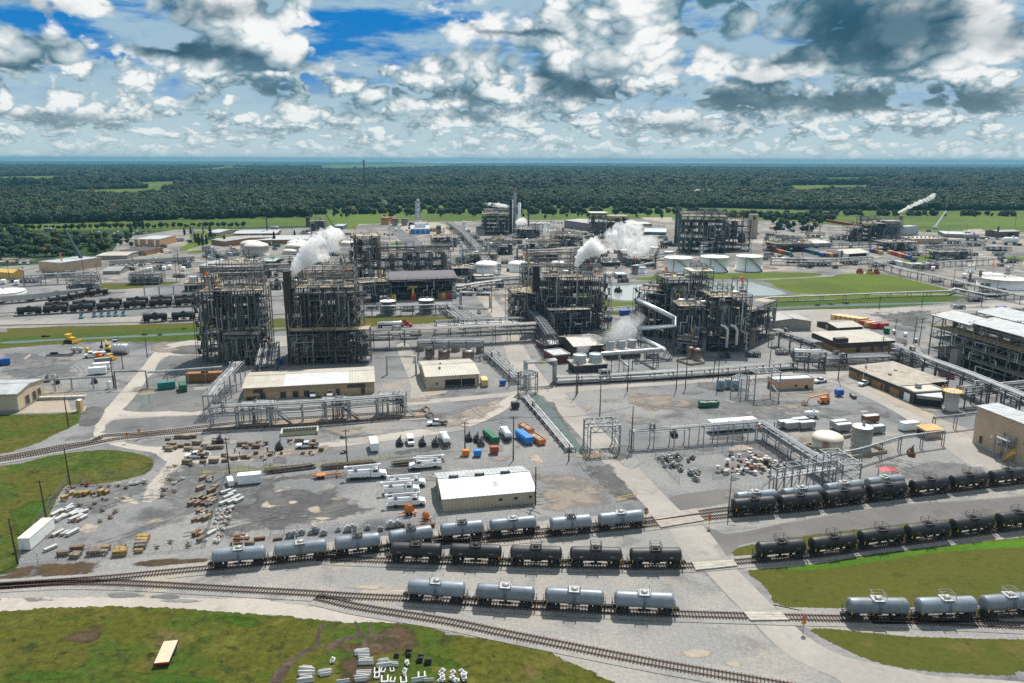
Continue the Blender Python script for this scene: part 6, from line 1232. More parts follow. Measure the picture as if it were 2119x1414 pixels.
# ---- big silver pipes beside the right-centre unit
def big_pipe(label,pxs,r,posts=True):
    pts=[G(x,y,h) for x,y,h in pxs];o=Vector((pts[0].x,pts[0].y,0));t=thing('pipeline',label,'pipeline',o);b=MB();b.tube([p-o for p in pts],r,12);b.build('pipe',silver,t)
    b=MB()
    for p,q_ in zip(pts,pts[1:]):
        n=max(1,int((q_-p).length/9))
        for k in range(n):
            e=p.lerp(q_,(k+.5)/n)-o;b.bar((e.x,e.y,0),(e.x,e.y,e.z-r),.28);b.bar((e.x-.9,e.y,e.z-r-.1),(e.x+.9,e.y,e.z-r-.1),.2)
    b.build('supports',steel,t);return t
big_pipe('big silver pipe zigzagging down from the right-centre unit to the cooling towers',[H_(1500,668)+(20,),H_(1852,838)+(17,),H_(1857,918)+(13.2,),H_(1512,940)+(13.2,),H_(1522,1030)+(8.8,),H_(1765,1150)+(8.6,),H_(1150,1190)+(8.6,)],.75)
big_pipe('second silver pipe hugging the zigzag one',[H_(1512,655)+(20.6,),H_(1872,832)+(17.4,),H_(1876,922)+(13.6,),H_(1532,948)+(13.6,),H_(1542,1030)+(9.1,),H_(1778,1160)+(8.9,)],.5)
big_pipe('white branch pipe dropping to the road beside the front cooling tower',[H_(1328,1175)+(8,),H_(1328,1245)+(4.5,),H_(1420,1310)+(2.5,)],.5)
# ---- portals and gantries
def portal(label,bl,br,top,depth,post=.45,truss=False,m=pipe_m,name='pipe_portal',pipes=3):
    a0,a1=G(*bl),G(*br);d=a1-a0;a=math.atan2(d.y,d.x);L=d.length;H=height_px(bl,top);t=thing(name,label,'gantry' if truss else 'portal',a0,a);b=MB();nb=2 if depth>.5 else 1
    for y in ([0,depth] if nb==2 else [0]):
        for x in (0,L):b.bar((x,y,0),(x,y,H),post)
        b.bar((0,y,H),(L,y,H),post)
        if truss:
            b.bar((0,y,H-1.8),(L,y,H-1.8),post*.8);n=6
            for k in range(n):b.bar((L*k/n,y,H-1.8 if k%2 else H),(L*(k+1)/n,y,H if k%2 else H-1.8),post*.55)
    if nb==2:
        for x in (0,L):
            for z in ([H,H-1.8] if truss else [H]):b.bar((x,0,z),(x,depth,z),post*.8)
            for k in range(4):b.bar((x,0 if k%2 else depth,H*k/5),(x,depth if k%2 else 0,H*(k+1)/5),post*.4)
        n=6
        for k in range(n):b.bar((L*k/n,0 if k%2 else depth,H),(L*(k+1)/n,depth if k%2 else 0,H),post*.45)
        for k in range(n+1):b.bar((L*k/n,0,H),(L*k/n,depth,H),post*.4)
    b.build('frame',m,t)
    for k in range(pipes):
        y=depth*(k+.5)/pipes;b=MB();b.tube([(-.3,y,0),(-.3,y,H+.35),(L+.3,y,H+.35),(L+.3,y,0)],.28 if not truss else .14,8);b.build('pipe',pipe_m if truss else pipe_w,t)
    return t,L,H
t,L,H=portal('galvanised truss gantry spanning the main road',(1221,940),(1282,936),(1219,884),7.5,.34,True,steel_lt,'road_gantry',2)
t,L,H=portal('pale pipe portal over the main road at the cross road',(1090,800),(1150,795),(1090,752),3.2,.5,False,steel_lt)
b=MB();b.box((L*.5,-.3,H-.3),(2.4,.12,.7));b.build('clearance_sign',yellow,t)
portal('slim pipe portal over the left shell road',(241,806),(305,804),(241,770),.4,.3,False,steel,pipes=1)
portal('pale portal over the road beside the charcoal-roofed hall',(952,636),(1013,638),(950,606),4,.5,False,steel_lt)
portal('grey pipe portal between workshop and tower',(802,776),(860,776),(803,739),.5,.3,False,steel_lt,pipes=1)
portal('bare galvanised frame beside the peach building',(1560,829),(1611,826),(1562,773),6,.34,False,steel_lt,'lattice_portal',0)
portal('second galvanised frame with transformer beside the peach building',(1532,825),(1548,818),(1534,785),4,.3,False,steel_lt,'lattice_portal',0)
portal('big truss frame above the tank car gantry',(1693,966),(1741,999),(1693,931),5.5,.3,True,steel_lt,'road_gantry',0)
portal('galvanised lattice portal at the left side of the cross road junction',(1072,815),(1090,820),(1072,772),6,.34,True,steel_lt,'road_gantry',2)
# ---- loading platform for tank cars
a0,a1=G(1604,1022),G(1728,1002);d=a1-a0;L=d.length;t=thing('loading_platform','galvanised loading platform with railings behind the silver tank cars','platform',a0,math.atan2(d.y,d.x));b=MB()
for i in range(9):
    for y in (0,2.6):b.bar((L*i/8,y,0),(L*i/8,y,8.2 if y else 7.0),.22)
    b.bar((L*i/8,0,4.2),(L*i/8,2.6,4.2),.2);b.bar((L*i/8,0,7),(L*i/8,2.6,7),.16)
    if i<8:b.bar((L*i/8,0,0),(L*(i+1)/8,0,4.2),.12)
for z in (4.2,7.0):b.bar((0,0,z),(L,0,z),.2);b.bar((0,2.6,z),(L,2.6,z),.2)
b.build('frame',steel_lt,t);b=MB();b.box((L/2,1.3,4.35),(L,2.6,.12));b.build('walkway',steel_lt,t)
b=MB();b.rail([(0,0,4.4),(L,0,4.4)],1.1,1.6,.06);b.rail([(0,2.6,4.4),(L,2.6,4.4)],1.1,1.6,.06);b.build('handrail',steel_lt,t)
b=MB();b.bar((-6,1.3,.2),(0,1.3,4.3),1.0,.2);b.rail([(-6,.8,.2),(0,.8,4.3)],1,1.5,.06);b.build('stair',steel_lt,t)
for i in range(4):
    b=MB();x=L*(.15+.25*i);b.tube([(x,1.3,4.4),(x,1.3,7.6),(x,-2,7.4),(x,-2.4,6)],.12,7);b.build('loading_arm',pipe_m,t)
for i,(x,y) in enumerate(((553,873),(690,866),(806,856),(517,876),(710,864),(828,857))):
    c=G(x,y);t=thing('loading_station',f'{nth(i)} loading station with folding stair under the rusty-track rack' if i<3 else f'{nth(i - 3)} pipe riser frame from left at the loading rack','loading station',c,rnd.uniform(-.05,.05));b=MB();s_=3.4 if i<3 else 2.2
    for xx in (-s_,s_):
        for yy in (-1.2,1.2):b.bar((xx,yy,0),(xx,yy,8),.2)
    for z in (4.2,7):b.box((0,0,z),(2*s_,2.6,.14));b.rail([(-s_,-1.3,z),(s_,-1.3,z)],1.1,1.5,.07)
    b.build('frame',steel_lt,t)
    for k in range(5):
        b=MB();xx=rnd.uniform(-s_,s_);b.tube([(xx,0,0),(xx,0,rnd.uniform(5,7.5)),(xx+rnd.uniform(-1,1),-1.5,rnd.uniform(4,6))],rnd.uniform(.1,.2),6);b.build('pipe',rnd.choice([pipe_m,pipe_dk,vessel_m]),t)
    if i<3:
        b=MB();b.bar((s_,-1,4.2),(s_+6,-3.2,.3),1.1,.15);b.bar((s_,-1.5,5.2),(s_+6,-3.7,1.3),.08);b.bar((s_,-.5,5.2),(s_+6,-2.7,1.3),.08);b.build('stair',steel,t)
# ---- cooling towers
def cooling(label,bl,br,top,depth,fans,fr,wall=dark,m2=concrete):
    a0,a1=G(*bl),G(*br);d=a1-a0;L=d.length;H=height_px(bl,top);t=thing('cooling_tower',label,'cooling tower',a0,math.atan2(d.y,d.x));b=MB();b.box((L/2,depth/2,H*.45),(L,depth,H*.9));b.build('louvred_wall',wall,t)
    b=MB();n=9
    for i in range(n):b.box((L/2,-.06,H*(.08+.8*i/n)),(L,.12,.1))
    for i in range(8):b.box((L*i/7,-.08,H*.45),(.16,.18,H*.9))
    b.build('louvre',steel,t);b=MB();b.box((L/2,depth/2,H*.95),(L+.8,depth+.8,H*.1));b.rail([(0,-.3,H),(L,-.3,H),(L,depth+.3,H),(0,depth+.3,H),(0,-.3,H)],1.1,2,.07);b.build('deck',m2,t)
    for i in range(fans):
        x=L*(i+.5)/fans;b=MB();b.lathe((x,depth/2,H),[(fr,0),(fr*.9,1.2),(fr*.9,1.7),(fr*1.0,3.2),(fr*.94,3.2),(fr*.84,1.6),(fr*.9,.1)],24)
        for k in (.6,1.7,2.8):b.lathe((x,depth/2,H+k),[(fr*.97,-.06),(fr*1.06,-.05),(fr*1.06,.05),(fr*.97,.06)],24)
        b.build('fan_stack',mat('pale_fan_stack',(.44,.48,.48),.6,0,.1,.4),t)
        b=MB()
        for k in range(6):b.bar((x,depth/2,H+1.4),(x+fr*.82*math.cos(k*1.047),depth/2+fr*.82*math.sin(k*1.047),H+1.5),.5,.08)
        b.build('fan',steel,t)
cooling('front cooling tower with black louvres and two steaming fan stacks',(1189,776),(1256,772),(1189,756),9,2,2.75)
cooling('rear cooling tower with three fan stacks in a row',(1256,744),(1325,739),(1256,725),7,3,2.0,steel)
cooling('black-louvred cooler with two white fans left of the towers',(383,604),(452,602),(383,585),9,2,3.0,dark,tan)
cooling('black-louvred cooler in front of the white domed tank',(982,585),(1021,584),(982,571),8,1,.9,dark)
cooling('low black cooler in the yards left of the pond',(1250,552),(1283,551),(1250,543),8,2,2.2,dark)
# ================================================================ vehicles
PR={}
def place(key,make,x,y,hx,hy,label,sc=1.0,swap=None,group=None,z=.12):
    """build a kind once, then copy it: stands at a pixel, heading along a pixel direction"""
    p,q=G(x,y),G(x+hx,y+hy);a=math.atan2(q.y-p.y,q.x-p.x);p.z=z
    if key not in PR:PR[key]=make();first=True
    else:first=False
    src=PR[key]
    if first and not swap:o=src;o.location=p;o.rotation_euler[2]=a;o.scale=(sc,)*3;o['label']=label
    else:
        if first:KEEP.append(src)
        o=dup(src,p,a,label,sc,None,None,swap)
    if group:o['group']=group
    return o
KEEP=[]
def wheels(t,xs,w,r=.42,n=14,wd=.28):
    for x in xs:
        for s in (-1,1):b=MB();b.lathe((x,s*w,r),[(r*.35,-wd/2-.01),(r*.9,-wd/2),(r,-wd*.3),(r,wd*.3),(r*.9,wd/2),(r*.35,wd/2+.01)],n,'y');b.build('wheel',black,t)
vw=mat('white_car_paint',(.76,.77,.78),.25,0,.03,.5,coat=.4)
def cabin(b,prof,w0,w1):
    """glasshouse: x-z outline narrowing from w0 at the sill to w1 at the roof"""
    zs=[p[1] for p in prof];z0,z1=min(zs),max(zs);n=len(prof);k=[w0+(w1-w0)*(p[1]-z0)/(z1-z0) for p in prof]
    b.add([(p[0],-q,p[1]) for p,q in zip(prof,k)]+[(p[0],q,p[1]) for p,q in zip(prof,k)],[tuple(range(n)),tuple(reversed(range(n,2*n)))]+[((i+1)%n,i,n+i,n+(i+1)%n) for i in range(n)])
def pickup(flat=False):
    t=thing('pickup_truck','','pickup truck');b=MB()
    b.side([(2.9,.5),(2.95,1.0),(2.8,1.12),(1.35,1.2),(-.95,1.2),(-.95,.5)],-.98,.98);b.box((2.9,0,.6),(.2,1.9,.3));b.build('body',vw,t)
    b=MB();cabin(b,[(1.3,1.18),(.65,1.85),(-.75,1.88),(-.95,1.18)],.93,.75);b.build('window',glass,t);b=MB();b.box((-.05,0,1.9),(1.35,1.5,.06));b.bar((.3,-.86,1.2),(.2,-.76,1.88),.1);b.bar((.3,.86,1.2),(.2,.76,1.88),.1);b.bar((-.85,-.9,1.2),(-.72,-.76,1.88),.22);b.bar((-.85,.9,1.2),(-.72,.76,1.88),.22);b.build('cab_roof',vw,t)
    b=MB()
    if flat:b.box((-2.2,0,.95),(2.9,2.25,.16));b.box((-.8,0,1.3),(.1,2.1,.6));b.box((-2.3,0,.7),(2.8,1,.3))
    else:
        b.box((-2,0,.75),(2.05,1.9,.4));[b.box((-2,s*.94,1.08),(2.05,.08,.3)) for s in (-1,1)];b.box((-3.0,0,1.0),(.08,1.9,.45))
    b.build('bed',black if flat else vw,t)
    if flat:
        for i in range(5):b=MB();b.box((-1.4-.4*i,rnd.uniform(-.5,.5),1.2),(.5,.8,.35),rnd.random());b.build('load',[rusty,orange,steel_lt,wood,steel][i],t)
    wheels(t,(1.85,-1.95),.88);[MB().box((2.96,s*.75,.9),(.06,.35,.2)).build('headlight',silver,t) for s in (-1,1)]
    return t
def car():
    t=thing('parked_car','','car');b=MB();b.side([(2.15,.35),(2.2,.75),(1.1,.95),(-2.0,.98),(-2.2,.7),(-2.15,.35)],-.87,.87);b.build('body',vw,t)
    b=MB();cabin(b,[(1.0,.94),(.35,1.45),(-1.1,1.47),(-1.8,.96)],.82,.62);b.build('window',glass,t);b=MB();b.box((-.4,0,1.48),(1.4,1.25,.05));b.build('roof',vw,t);wheels(t,(1.35,-1.35),.78,.33,10,.2);return t
def van():
    t=thing('van','','van');b=MB();b.side([(2.6,.4),(2.65,1.1),(2.0,1.3),(1.4,2.15),(-2.6,2.2),(-2.7,.4)],-.98,.98);b.build('body',vw,t);b=MB();b.add([(2.02,-.85,1.33),(2.02,.85,1.33),(1.44,.8,2.1),(1.44,-.8,2.1)],[(0,1,2,3)]);[b.box((-.5,s*.97,1.65),(3.4,.06,.5)) for s in (-1,1)];b.build('window',glass,t);wheels(t,(1.75,-1.7),.88,.38);return t
def truckcab(t,m,x0=0):
    b=MB();b.side([(x0+2.6,.6),(x0+2.65,1.45),(x0+1.1,1.7),(x0+.75,2.6),(x0-.9,2.65),(x0-.9,.6)],-1.1,1.1);b.box((x0+2.7,0,.65),(.25,2.2,.4));b.build('cab',m,t)
    b=MB();b.add([(x0+1.14,-.95,1.75),(x0+1.14,.95,1.75),(x0+.8,.9,2.5),(x0+.8,-.9,2.5)],[(0,1,2,3)]);[b.box((x0+.1,s*1.1,2.1),(1.1,.06,.6)) for s in (-1,1)];b.build('window',glass,t);[MB().box((x0+2.66,s*.8,1.1),(.08,.35,.25)).build('headlight',silver,t) for s in (-1,1)]
def bucket_truck(axles=2):
    t=thing('bucket_truck','','bucket truck');truckcab(t,vw,2);b=MB();b.box((-1.6,0,.75),(6,.9,.35));b.build('chassis',black,t)
    b=MB()
    for s in (-1,1):b.box((-1.8,s*.95,1.35),(5.4,.45,1.0));[b.box((-3.6+k*1.2,s*1.19,1.4),(1.0,.04,.7)) for k in range(4)]
    b.box((-1.8,0,.98),(5.6,1.6,.12));b.build('utility_body',vw,t);b=MB();b.lathe((-2.6,0,1.0),[(.55,0),(.5,.8),(.35,1.5)],12);b.build('turret',steel_lt,t)
    b=MB();b.bar((-3.4,.1,2.7),(3.6,.15,3.2),.42,.5);b.bar((-2.6,0,2.3),(-3.4,.1,2.8),.5);b.build('boom',vw,t);b=MB();b.bar((-4.6,-.25,3.25),(2.6,-.3,3.45),.3,.34);b.build('upper_boom',vw,t)
    b=MB();b.box((-4.9,-.3,2.9),(.75,.75,1.05));b.build('bucket',vw,t);wheels(t,(3.7,-2.6) if axles==2 else (3.7,-2.2,-3.4),.98,.5);return t
def vac_truck():
    t=thing('tanker_truck','','tanker truck');truckcab(t,vw,2);b=MB();b.box((-1.6,0,.8),(6.4,.9,.35));b.build('chassis',black,t);b=MB();b.lathe((-1.7,0,2.05),[(.05,-3.2),(.8,-3.05),(1.12,-2.7),(1.14,-1),(1.16,0),(1.12,2.3),(.8,2.6),(.05,2.7)],20,'x');b.box((-1.7,0,3.15),(3.5,.5,.15));b.build('tank_body',vw,t);b=MB();[b.tube([(-4.6+k*.3,s*1.25,1.0),(-1+k,s*1.3,1.0)],.16,8) for s in (-1,1) for k in (0,)];b.box((-4.6,0,1.4),(.6,1.4,.8));b.build('hose_rack',steel,t);wheels(t,(3.7,-2.4,-3.6),.98,.5);return t
def flat_load():return pickup(True)
for i,(x,y,lb) in enumerate(((405,948,'white flatbed pickup at the left end of the pallet yard'),(634,927,'white flatbed pickup below the concrete pit'),(903,880,'white flatbed pickup at the end of the rusty loading tracks'))):
    place('flat',flat_load,x,y,-10,.5,lb)
place('pickup',pickup,1697,792,-10,1.5,'white pickup beside the peach-coloured building');place('pickup',pickup,1787,797.5,-10,3,'white pickup in front of the brown brick building')
place('pickup',pickup,647.6,820,0,6,'left white pickup nosed towards the loading rack at the workshop');place('pickup',pickup,682.5,818.5,0,6,'right white pickup nosed towards the loading rack at the workshop')
cg=mat('grey_car_paint',(.17,.18,.19),.25,.3,.03,coat=.4);cd_=mat('dark_car_paint',(.03,.032,.036),.25,.2,.03,coat=.4);cr=mat('red_car_paint',(.3,.02,.02),.25,0,.03,coat=.4);cb=mat('blue_car_paint',(.03,.07,.16),.25,.2,.03,coat=.4)
CS=[None,{'white_car_paint':cg},{'white_car_paint':cd_},{'white_car_paint':cr},{'white_car_paint':cb},None,{'white_car_paint':steel_lt}]
place('pickup',pickup,560,823,10,-.5,'grey pickup side-on below the workshop eaves',swap=CS[1]);place('car',car,516,826,0,6,'dark car right of a twin under the workshop eaves',swap=CS[2]);place('car',car,529,825.5,0,6,'dark car under the workshop eaves beside the first door',swap=CS[2])
place('car',car,991.5,648.5,2,4,'grey car driving on the road near the centre tower',1.1,CS[1]);place('van',van,849,918,3,8,'white van parked among black machines in the yard')
for i,(x,y,hx,hy,ax,lb) in enumerate(((759,990,10,-.7,3,'three-axle white bucket truck in front of the pole pile'),(881.5,969,-10,.8,2,'white bucket truck facing left beside the pole pile'),(843,1007,10,-.6,2,'rearmost bucket truck of the trio left of the shed'),(830,1021,10,-.6,2,'middle bucket truck of the trio left of the shed'),(841,1047,10,-.6,2,'nearest bucket truck, above the orange cable reels'))):
    place('bucket3' if ax==3 else 'bucket',(lambda:bucket_truck(3)) if ax==3 else bucket_truck,x,y,hx,hy,lb,1.12 if ax==3 else 1.0)
place('vac',vac_truck,920,916,-4,-8,'white tanker truck beside the black machines');place('vac',vac_truck,1046,905,-5,-8,'white tanker truck between green and blue bins')
def semi():
    t=thing('tanker_lorry','','lorry');truckcab(t,red,8.6);b=MB();b.box((7.4,0,2.2),(1.6,2.1,2.4));b.side([(6.6,3.4),(8.2,3.4),(9.3,2.7),(6.6,2.7)],-1.0,1.0);b.build('sleeper_cab',red,t);b=MB();b.lathe((0,0,2.1),[(.05,-6.6),(.9,-6.4),(1.05,-6),(1.05,5.4),(.9,5.8),(.05,6)],20,'x');b.build('tank_body',chrome,t);b=MB();b.box((-1,0,.85),(10,.8,.3));b.box((7,0,.8),(6,.9,.3));b.build('chassis',black,t);wheels(t,(10.3,6.2,5,-4.6,-5.8),1.0,.5);return t
place('semi',semi,808,678,10,-.3,'red lorry with a polished tank trailer on the plant road')
cars=[(170+i*6.6+(i%3),486-(i%2)*4-i*.12) for i in range(22)]+[(x,515-(x-280)*.02) for x in (281,286,292,298,304,311,318)]+[(x,543.5+(k%2)*3) for k,x in enumerate((3,9,15,28,35,42,50,58,64))]+[(x,y) for x,y in ((336,523),(344,524),(352,524),(796,486),(803,488),(812,487),(1140,459),(1147,461),(1156,462),(1162,463),(1341,474),(1347,473),(1350,471),(2056,488),(2062,487),(560,570),(595,570),(1362,466),(1100,518),(240,706))]
for i,(x,y) in enumerate(sorted(cars)):place('car',car,x,y,3 if i%2 else-3,3,f'{nth(i)} distant parked car counting from the left',1.15,CS[i%7],'distant parked cars')
# ---- plant machinery
def excavator():
    t=thing('excavator','','excavator');b=MB();[b.side([(-1.8,.1),(-2,.5),(-1.7,.9),(1.7,.9),(2,.5),(1.8,.1)],s*1.2-.3,s*1.2+.3) for s in (-1,1)];b.build('crawler_track',black,t);b=MB();b.box((-.5,0,1.6),(3.2,2.5,1.1));b.build('body',yellow,t);b=MB();b.box((.7,.75,2.3),(1.4,.95,1.5));b.build('cab',glass,t)
    b=MB();b.bar((.9,-.2,1.8),(3.2,-.2,4.6),.5);b.bar((3.2,-.2,4.6),(5.6,-.2,4.0),.45);b.build('boom',yellow,t);b=MB();b.bar((5.6,-.2,4.2),(6.6,-.2,1.4),.35);b.build('arm',black,t);b=MB();b.side([(6.2,.4),(7.2,.4),(7.0,1.4),(6.4,1.5)],-.8,.4);b.build('bucket',black,t);return t
place('exc',excavator,228,727,-10,-2,'yellow excavator reaching left beside the ribbed steel drum')
def dozer():
    t=thing('bulldozer','','bulldozer');b=MB();[b.side([(-1.7,.1),(-1.9,.6),(-1.2,1),(1.5,.9),(1.8,.4),(1.6,.1)],s*.95-.25,s*.95+.25) for s in (-1,1)];b.build('crawler_track',black,t);b=MB();b.box((.6,0,1.3),(2.0,1.3,1.0));b.box((-.9,0,1.1),(1.2,1.6,.7));b.build('body',yellow,t);b=MB();b.box((-.7,0,2.0),(1.2,1.5,1.3));b.box((-.7,0,2.7),(1.5,1.8,.12));b.build('cab',yellow,t);b=MB();b.side([(2.3,.1),(2.5,.6),(2.4,1.3),(2.55,.6),(2.5,.1)],-1.7,1.7);b.box((2.1,0,.6),(.6,2,.2));b.build('blade',yellow,t);return t
for x,y,lb,s_,sw in ((147,710,'yellow bulldozer beside the ditch',1.5,None),(206,743,'orange loader in front of the white dump truck',1.0,{'yellow_paint':orange}),(229,745,'small yellow loader below the ribbed steel drum',.9,None)):place('dozer',dozer,x,y,10,1,lb,s_,sw)
def lift():
    t=thing('boom_lift','','boom lift');b=MB();b.box((0,0,.8),(3.4,2,.5));b.box((.4,0,1.6),(2.8,1.8,1.1));b.build('chassis',orange,t);wheels(t,(1.2,-1.2),1.05,.55);b=MB();b.bar((1.9,0,3.4),(-6,0,2.6),.4);b.bar((1.2,0,1.9),(1.9,0,3.4),.4);b.bar((-6,0,2.6),(-7.2,0,.9),.25);b.build('boom',orange,t);b=MB();b.rail([(-7.4,-.9,.3),(-8.6,-.9,.3),(-8.6,.9,.3),(-7.4,.9,.3),(-7.4,-.9,.3)],1.1,1,.08);b.box((-8,0,.25),(1.3,1.9,.1));b.build('basket',rusty,t);return t
place('lift',lift,1704,835,10,-1,'orange boom lift with lowered basket in the right gravel yard')
def dump():
    t=thing('dump_truck','','dump truck');truckcab(t,vw,2);b=MB();b.side([(.8,1.1),(1.0,2.1),(-3.8,2.0),(-3.4,1.1)],-1.15,1.15);b.build('dump_body',white,t);b=MB();b.box((-1,0,.8),(6,.9,.3));b.build('chassis',black,t);wheels(t,(3.7,-1.6,-2.8),.98,.5);return t
place('dump',dump,199,739,-10,1,'white dump truck in the left gravel yard')
def crane(label,base,tip,m,lat=False,r=.5,m2=yellow):
    g=G(*base);h=height_px(base,(base[0],tip[1]));k=(tip[0]-base[0])*mpp(g);t=thing('crane',label,'crane',g);b=MB();b.box((0,0,1.6),(7,3,1.4));b.box((-1.5,0,3),(3.5,2.8,1.6));b.build('carrier',m2,t);wheels(t,(-2.4,-.8,.8,2.4),1.3,.7,12);b=MB();p,q=Vector((0,0,3)),Vector((k,3,h))
    if lat:
        n=18
        for s in ((-.6,-.6),(.6,-.6),(.6,.6),(-.6,.6)):b.bar(p+Vector((s[0],s[1],0)),q+Vector((s[0]*.4,s[1]*.4,0)),.25)
        for i in range(n):b.bar(p.lerp(q,i/n)+Vector((-.6 if i%2 else .6,-.5,0)),p.lerp(q,(i+1)/n)+Vector((.6 if i%2 else-.6,-.5,0)),.18)
    else:b.bar(p,p.lerp(q,.5),r*2.6);b.bar(p.lerp(q,.45),q,r*1.8)
    b.bar(q,q+Vector((k*.02,0,-2)),r)
    b.build('boom',m,t);b=MB();b.bar(q,q-Vector((0,0,5)),.1);b.build('hoist_line',black,t)
crane('dark green telescopic crane boom leaning left over the left woods',(175,553),(140,475),MATS['dark_green_paint'],False,.8);crane('dark lattice crane boom right of the first steam plume',(708,505),(677,445),steel,True);crane('yellow crane below the tall flare stack',(1024,504),(1039,486),yellow,False,.5);crane('white and black crane boom in the far right field',(1935.7,474),(1955.7,437),white,False,.7,white);crane('thin orange crane boom in front of the tan warehouse',(132.5,561),(124,528),orange,False,.35)
# ================================================================ boxes, bins, trailers
def box_thing(kind):
    t=thing(kind,'',kind.replace('_',' '));b=MB()
    if kind=='shipping_container':
        b.box((0,0,1.45),(6.05,2.4,2.5));[b.box((-2.8+i*.31,s*1.21,1.45),(.14,.06,2.1)) for i in range(19) for s in (-1,1)];b.build('body',ochre_box,t);b=MB();[b.box((3.05,s*.6,1.45),(.05,1.1,2.2)) for s in (-1,1)];[b.bar((3.1,s*.3,.5),(3.1,s*.3,2.5),.05) for s in (-1,1)];b.build('door',ochre_box,t);b=MB();[b.box((x,y,z),(.2,.2,.2)) for x in (-3,3) for y in (-1.2,1.2) for z in (.2,2.68)];b.build('corner_casting',steel,t)
    elif kind=='bin':
        b.side([(-1.1,.3),(-1.25,1.6),(-1.0,1.95),(1.0,1.95),(1.25,1.6),(1.1,.3)],-.75,.75);[b.box((x,0,1),(.08,1.56,1.3)) for x in (-1.0,0,1.0)];b.build('body',blue_lt,t);b=MB();b.box((0,0,2.0),(2.0,1.6,.1));b.build('lid',blue_lt,t)
    elif kind=='roll_off_skip':
        for s in (-1,1):b.side([(-3.2,.3),(-3.4,1.8),(3.4,1.8),(3.2,.3)],s*1.15-.06,s*1.15+.06)
        for x in (-3.3,3.3):b.box((x,0,1.05),(.12,2.3,1.5))
        b.box((0,0,.35),(6.4,2.3,.12));[b.box((-3+i*.75,s*1.24,1.05),(.14,.1,1.4)) for i in range(9) for s in (-1,1)];b.build('body',orange,t);b=MB();b.box((0,0,1.35),(6.2,2.1,.1));[b.box((rnd.uniform(-2.8,2.8),rnd.uniform(-.8,.8),1.5),(.7,.5,.3),rnd.random()) for _ in range(14)];b.build('load',concrete,t)
    elif kind=='box_trailer':
        b.box((0,0,1.75),(6.4,2.4,2.4));b.build('body',white,t);b=MB();[b.box((3.22,s*.6,1.75),(.06,1.1,2.1)) for s in (-1,1)];b.build('door',white,t);wheels(t,(-.5,.6),1.0,.4);b=MB();b.bar((-3.2,-.6,.6),(-4.6,0,.6),.12);b.bar((-3.2,.6,.6),(-4.6,0,.6),.12);b.build('drawbar',black,t)
    elif kind=='storage_box_tank':
        b.box((0,0,1.9),(6.5,2.5,1.9));b.side([(-3.2,.9),(-2.6,.4),(2.6,.4),(3.2,.9)],-1.1,1.1);[b.box((-3+i*.85,s*1.27,1.9),(.12,.1,1.9)) for i in range(8) for s in (-1,1)];b.build('body',steel_lt,t);b=MB();b.box((0,0,2.95),(6.2,2.2,.2));b.build('lid',silver,t);b=MB();[b.bar((x,y,0),(x,y,1),.2) for x in (-3,0,3) for y in (-1,1)];b.build('leg',steel,t)
    elif kind=='machine':
        b.box((0,0,.7),(2.6,1.5,.9));b.build('body',black,t);b=MB();b.lathe((.4,0,1.2),[(.5,0),(.5,.6),(.2,.9),(.15,1.4)],10);b.box((-.7,.1,1.4),(.7,1.0,.7));b.tube([(-.9,.5,1.7),(-.9,.5,2.5),(-.5,.5,2.6)],.1,6);b.build('engine',steel,t);wheels(t,(.8,-.8),.8,.4,10)
    elif kind=='pole_trailer':b.bar((-4,0,.8),(4,0,.8),.3);b.box((-1.8,0,.85),(2.6,1.8,.2));[b.bar((x,y,.8),(x,y,1.9),.16) for x in (-3,2.8) for y in (-.9,.9)];b.box((-3,0,.95),(.3,2,.25));b.box((2.8,0,.95),(.3,2,.25));b.build('frame',orange,t);wheels(t,(-2.3,-1.2),.95,.42,12)
    elif kind=='cable_reel_trailer':
        b.bar((-2.4,0,.6),(1.6,.7,.6),.16);b.bar((-2.4,0,.6),(1.6,-.7,.6),.16);b.bar((0,.8,.6),(0,.8,1.6),.2);b.bar((0,-.8,.6),(0,-.8,1.6),.2);b.box((1.6,0,.7),(.4,1.6,.3));b.build('frame',orange,t);b=MB();b.lathe((0,0,1.5),[(.2,-.62),(1.05,-.6),(1.05,-.5),(.55,-.48),(.55,.48),(1.05,.5),(1.05,.6),(.2,.62)],18,'y');b.build('reel',orange,t);wheels(t,(.5,-.4),.95,.38,12)
    return t
def put(kind,x,y,hx,hy,label,m=None,sc=1.0,group=None,keys=('ochre_container','bright_blue_paint','orange_paint','white_paint','galvanised_steel','black_rubber')):
    base={'shipping_container':'ochre_container','bin':'bright_blue_paint','roll_off_skip':'orange_paint','box_trailer':'white_paint','storage_box_tank':'galvanised_steel','machine':'black_rubber','pole_trailer':'orange_paint','cable_reel_trailer':'orange_paint'}[kind]
    return place(kind,lambda:box_thing(kind),x,y,hx,hy,label,sc,{base:m} if m else None,group)
SCN='shipping_container'
for i in range(6):put(SCN,1732+i*10,663+i*1.5,10,-1,f'{nth(i)} ochre shipping container from left in the stack behind the dark warehouse',None,1.15,'ochre containers')
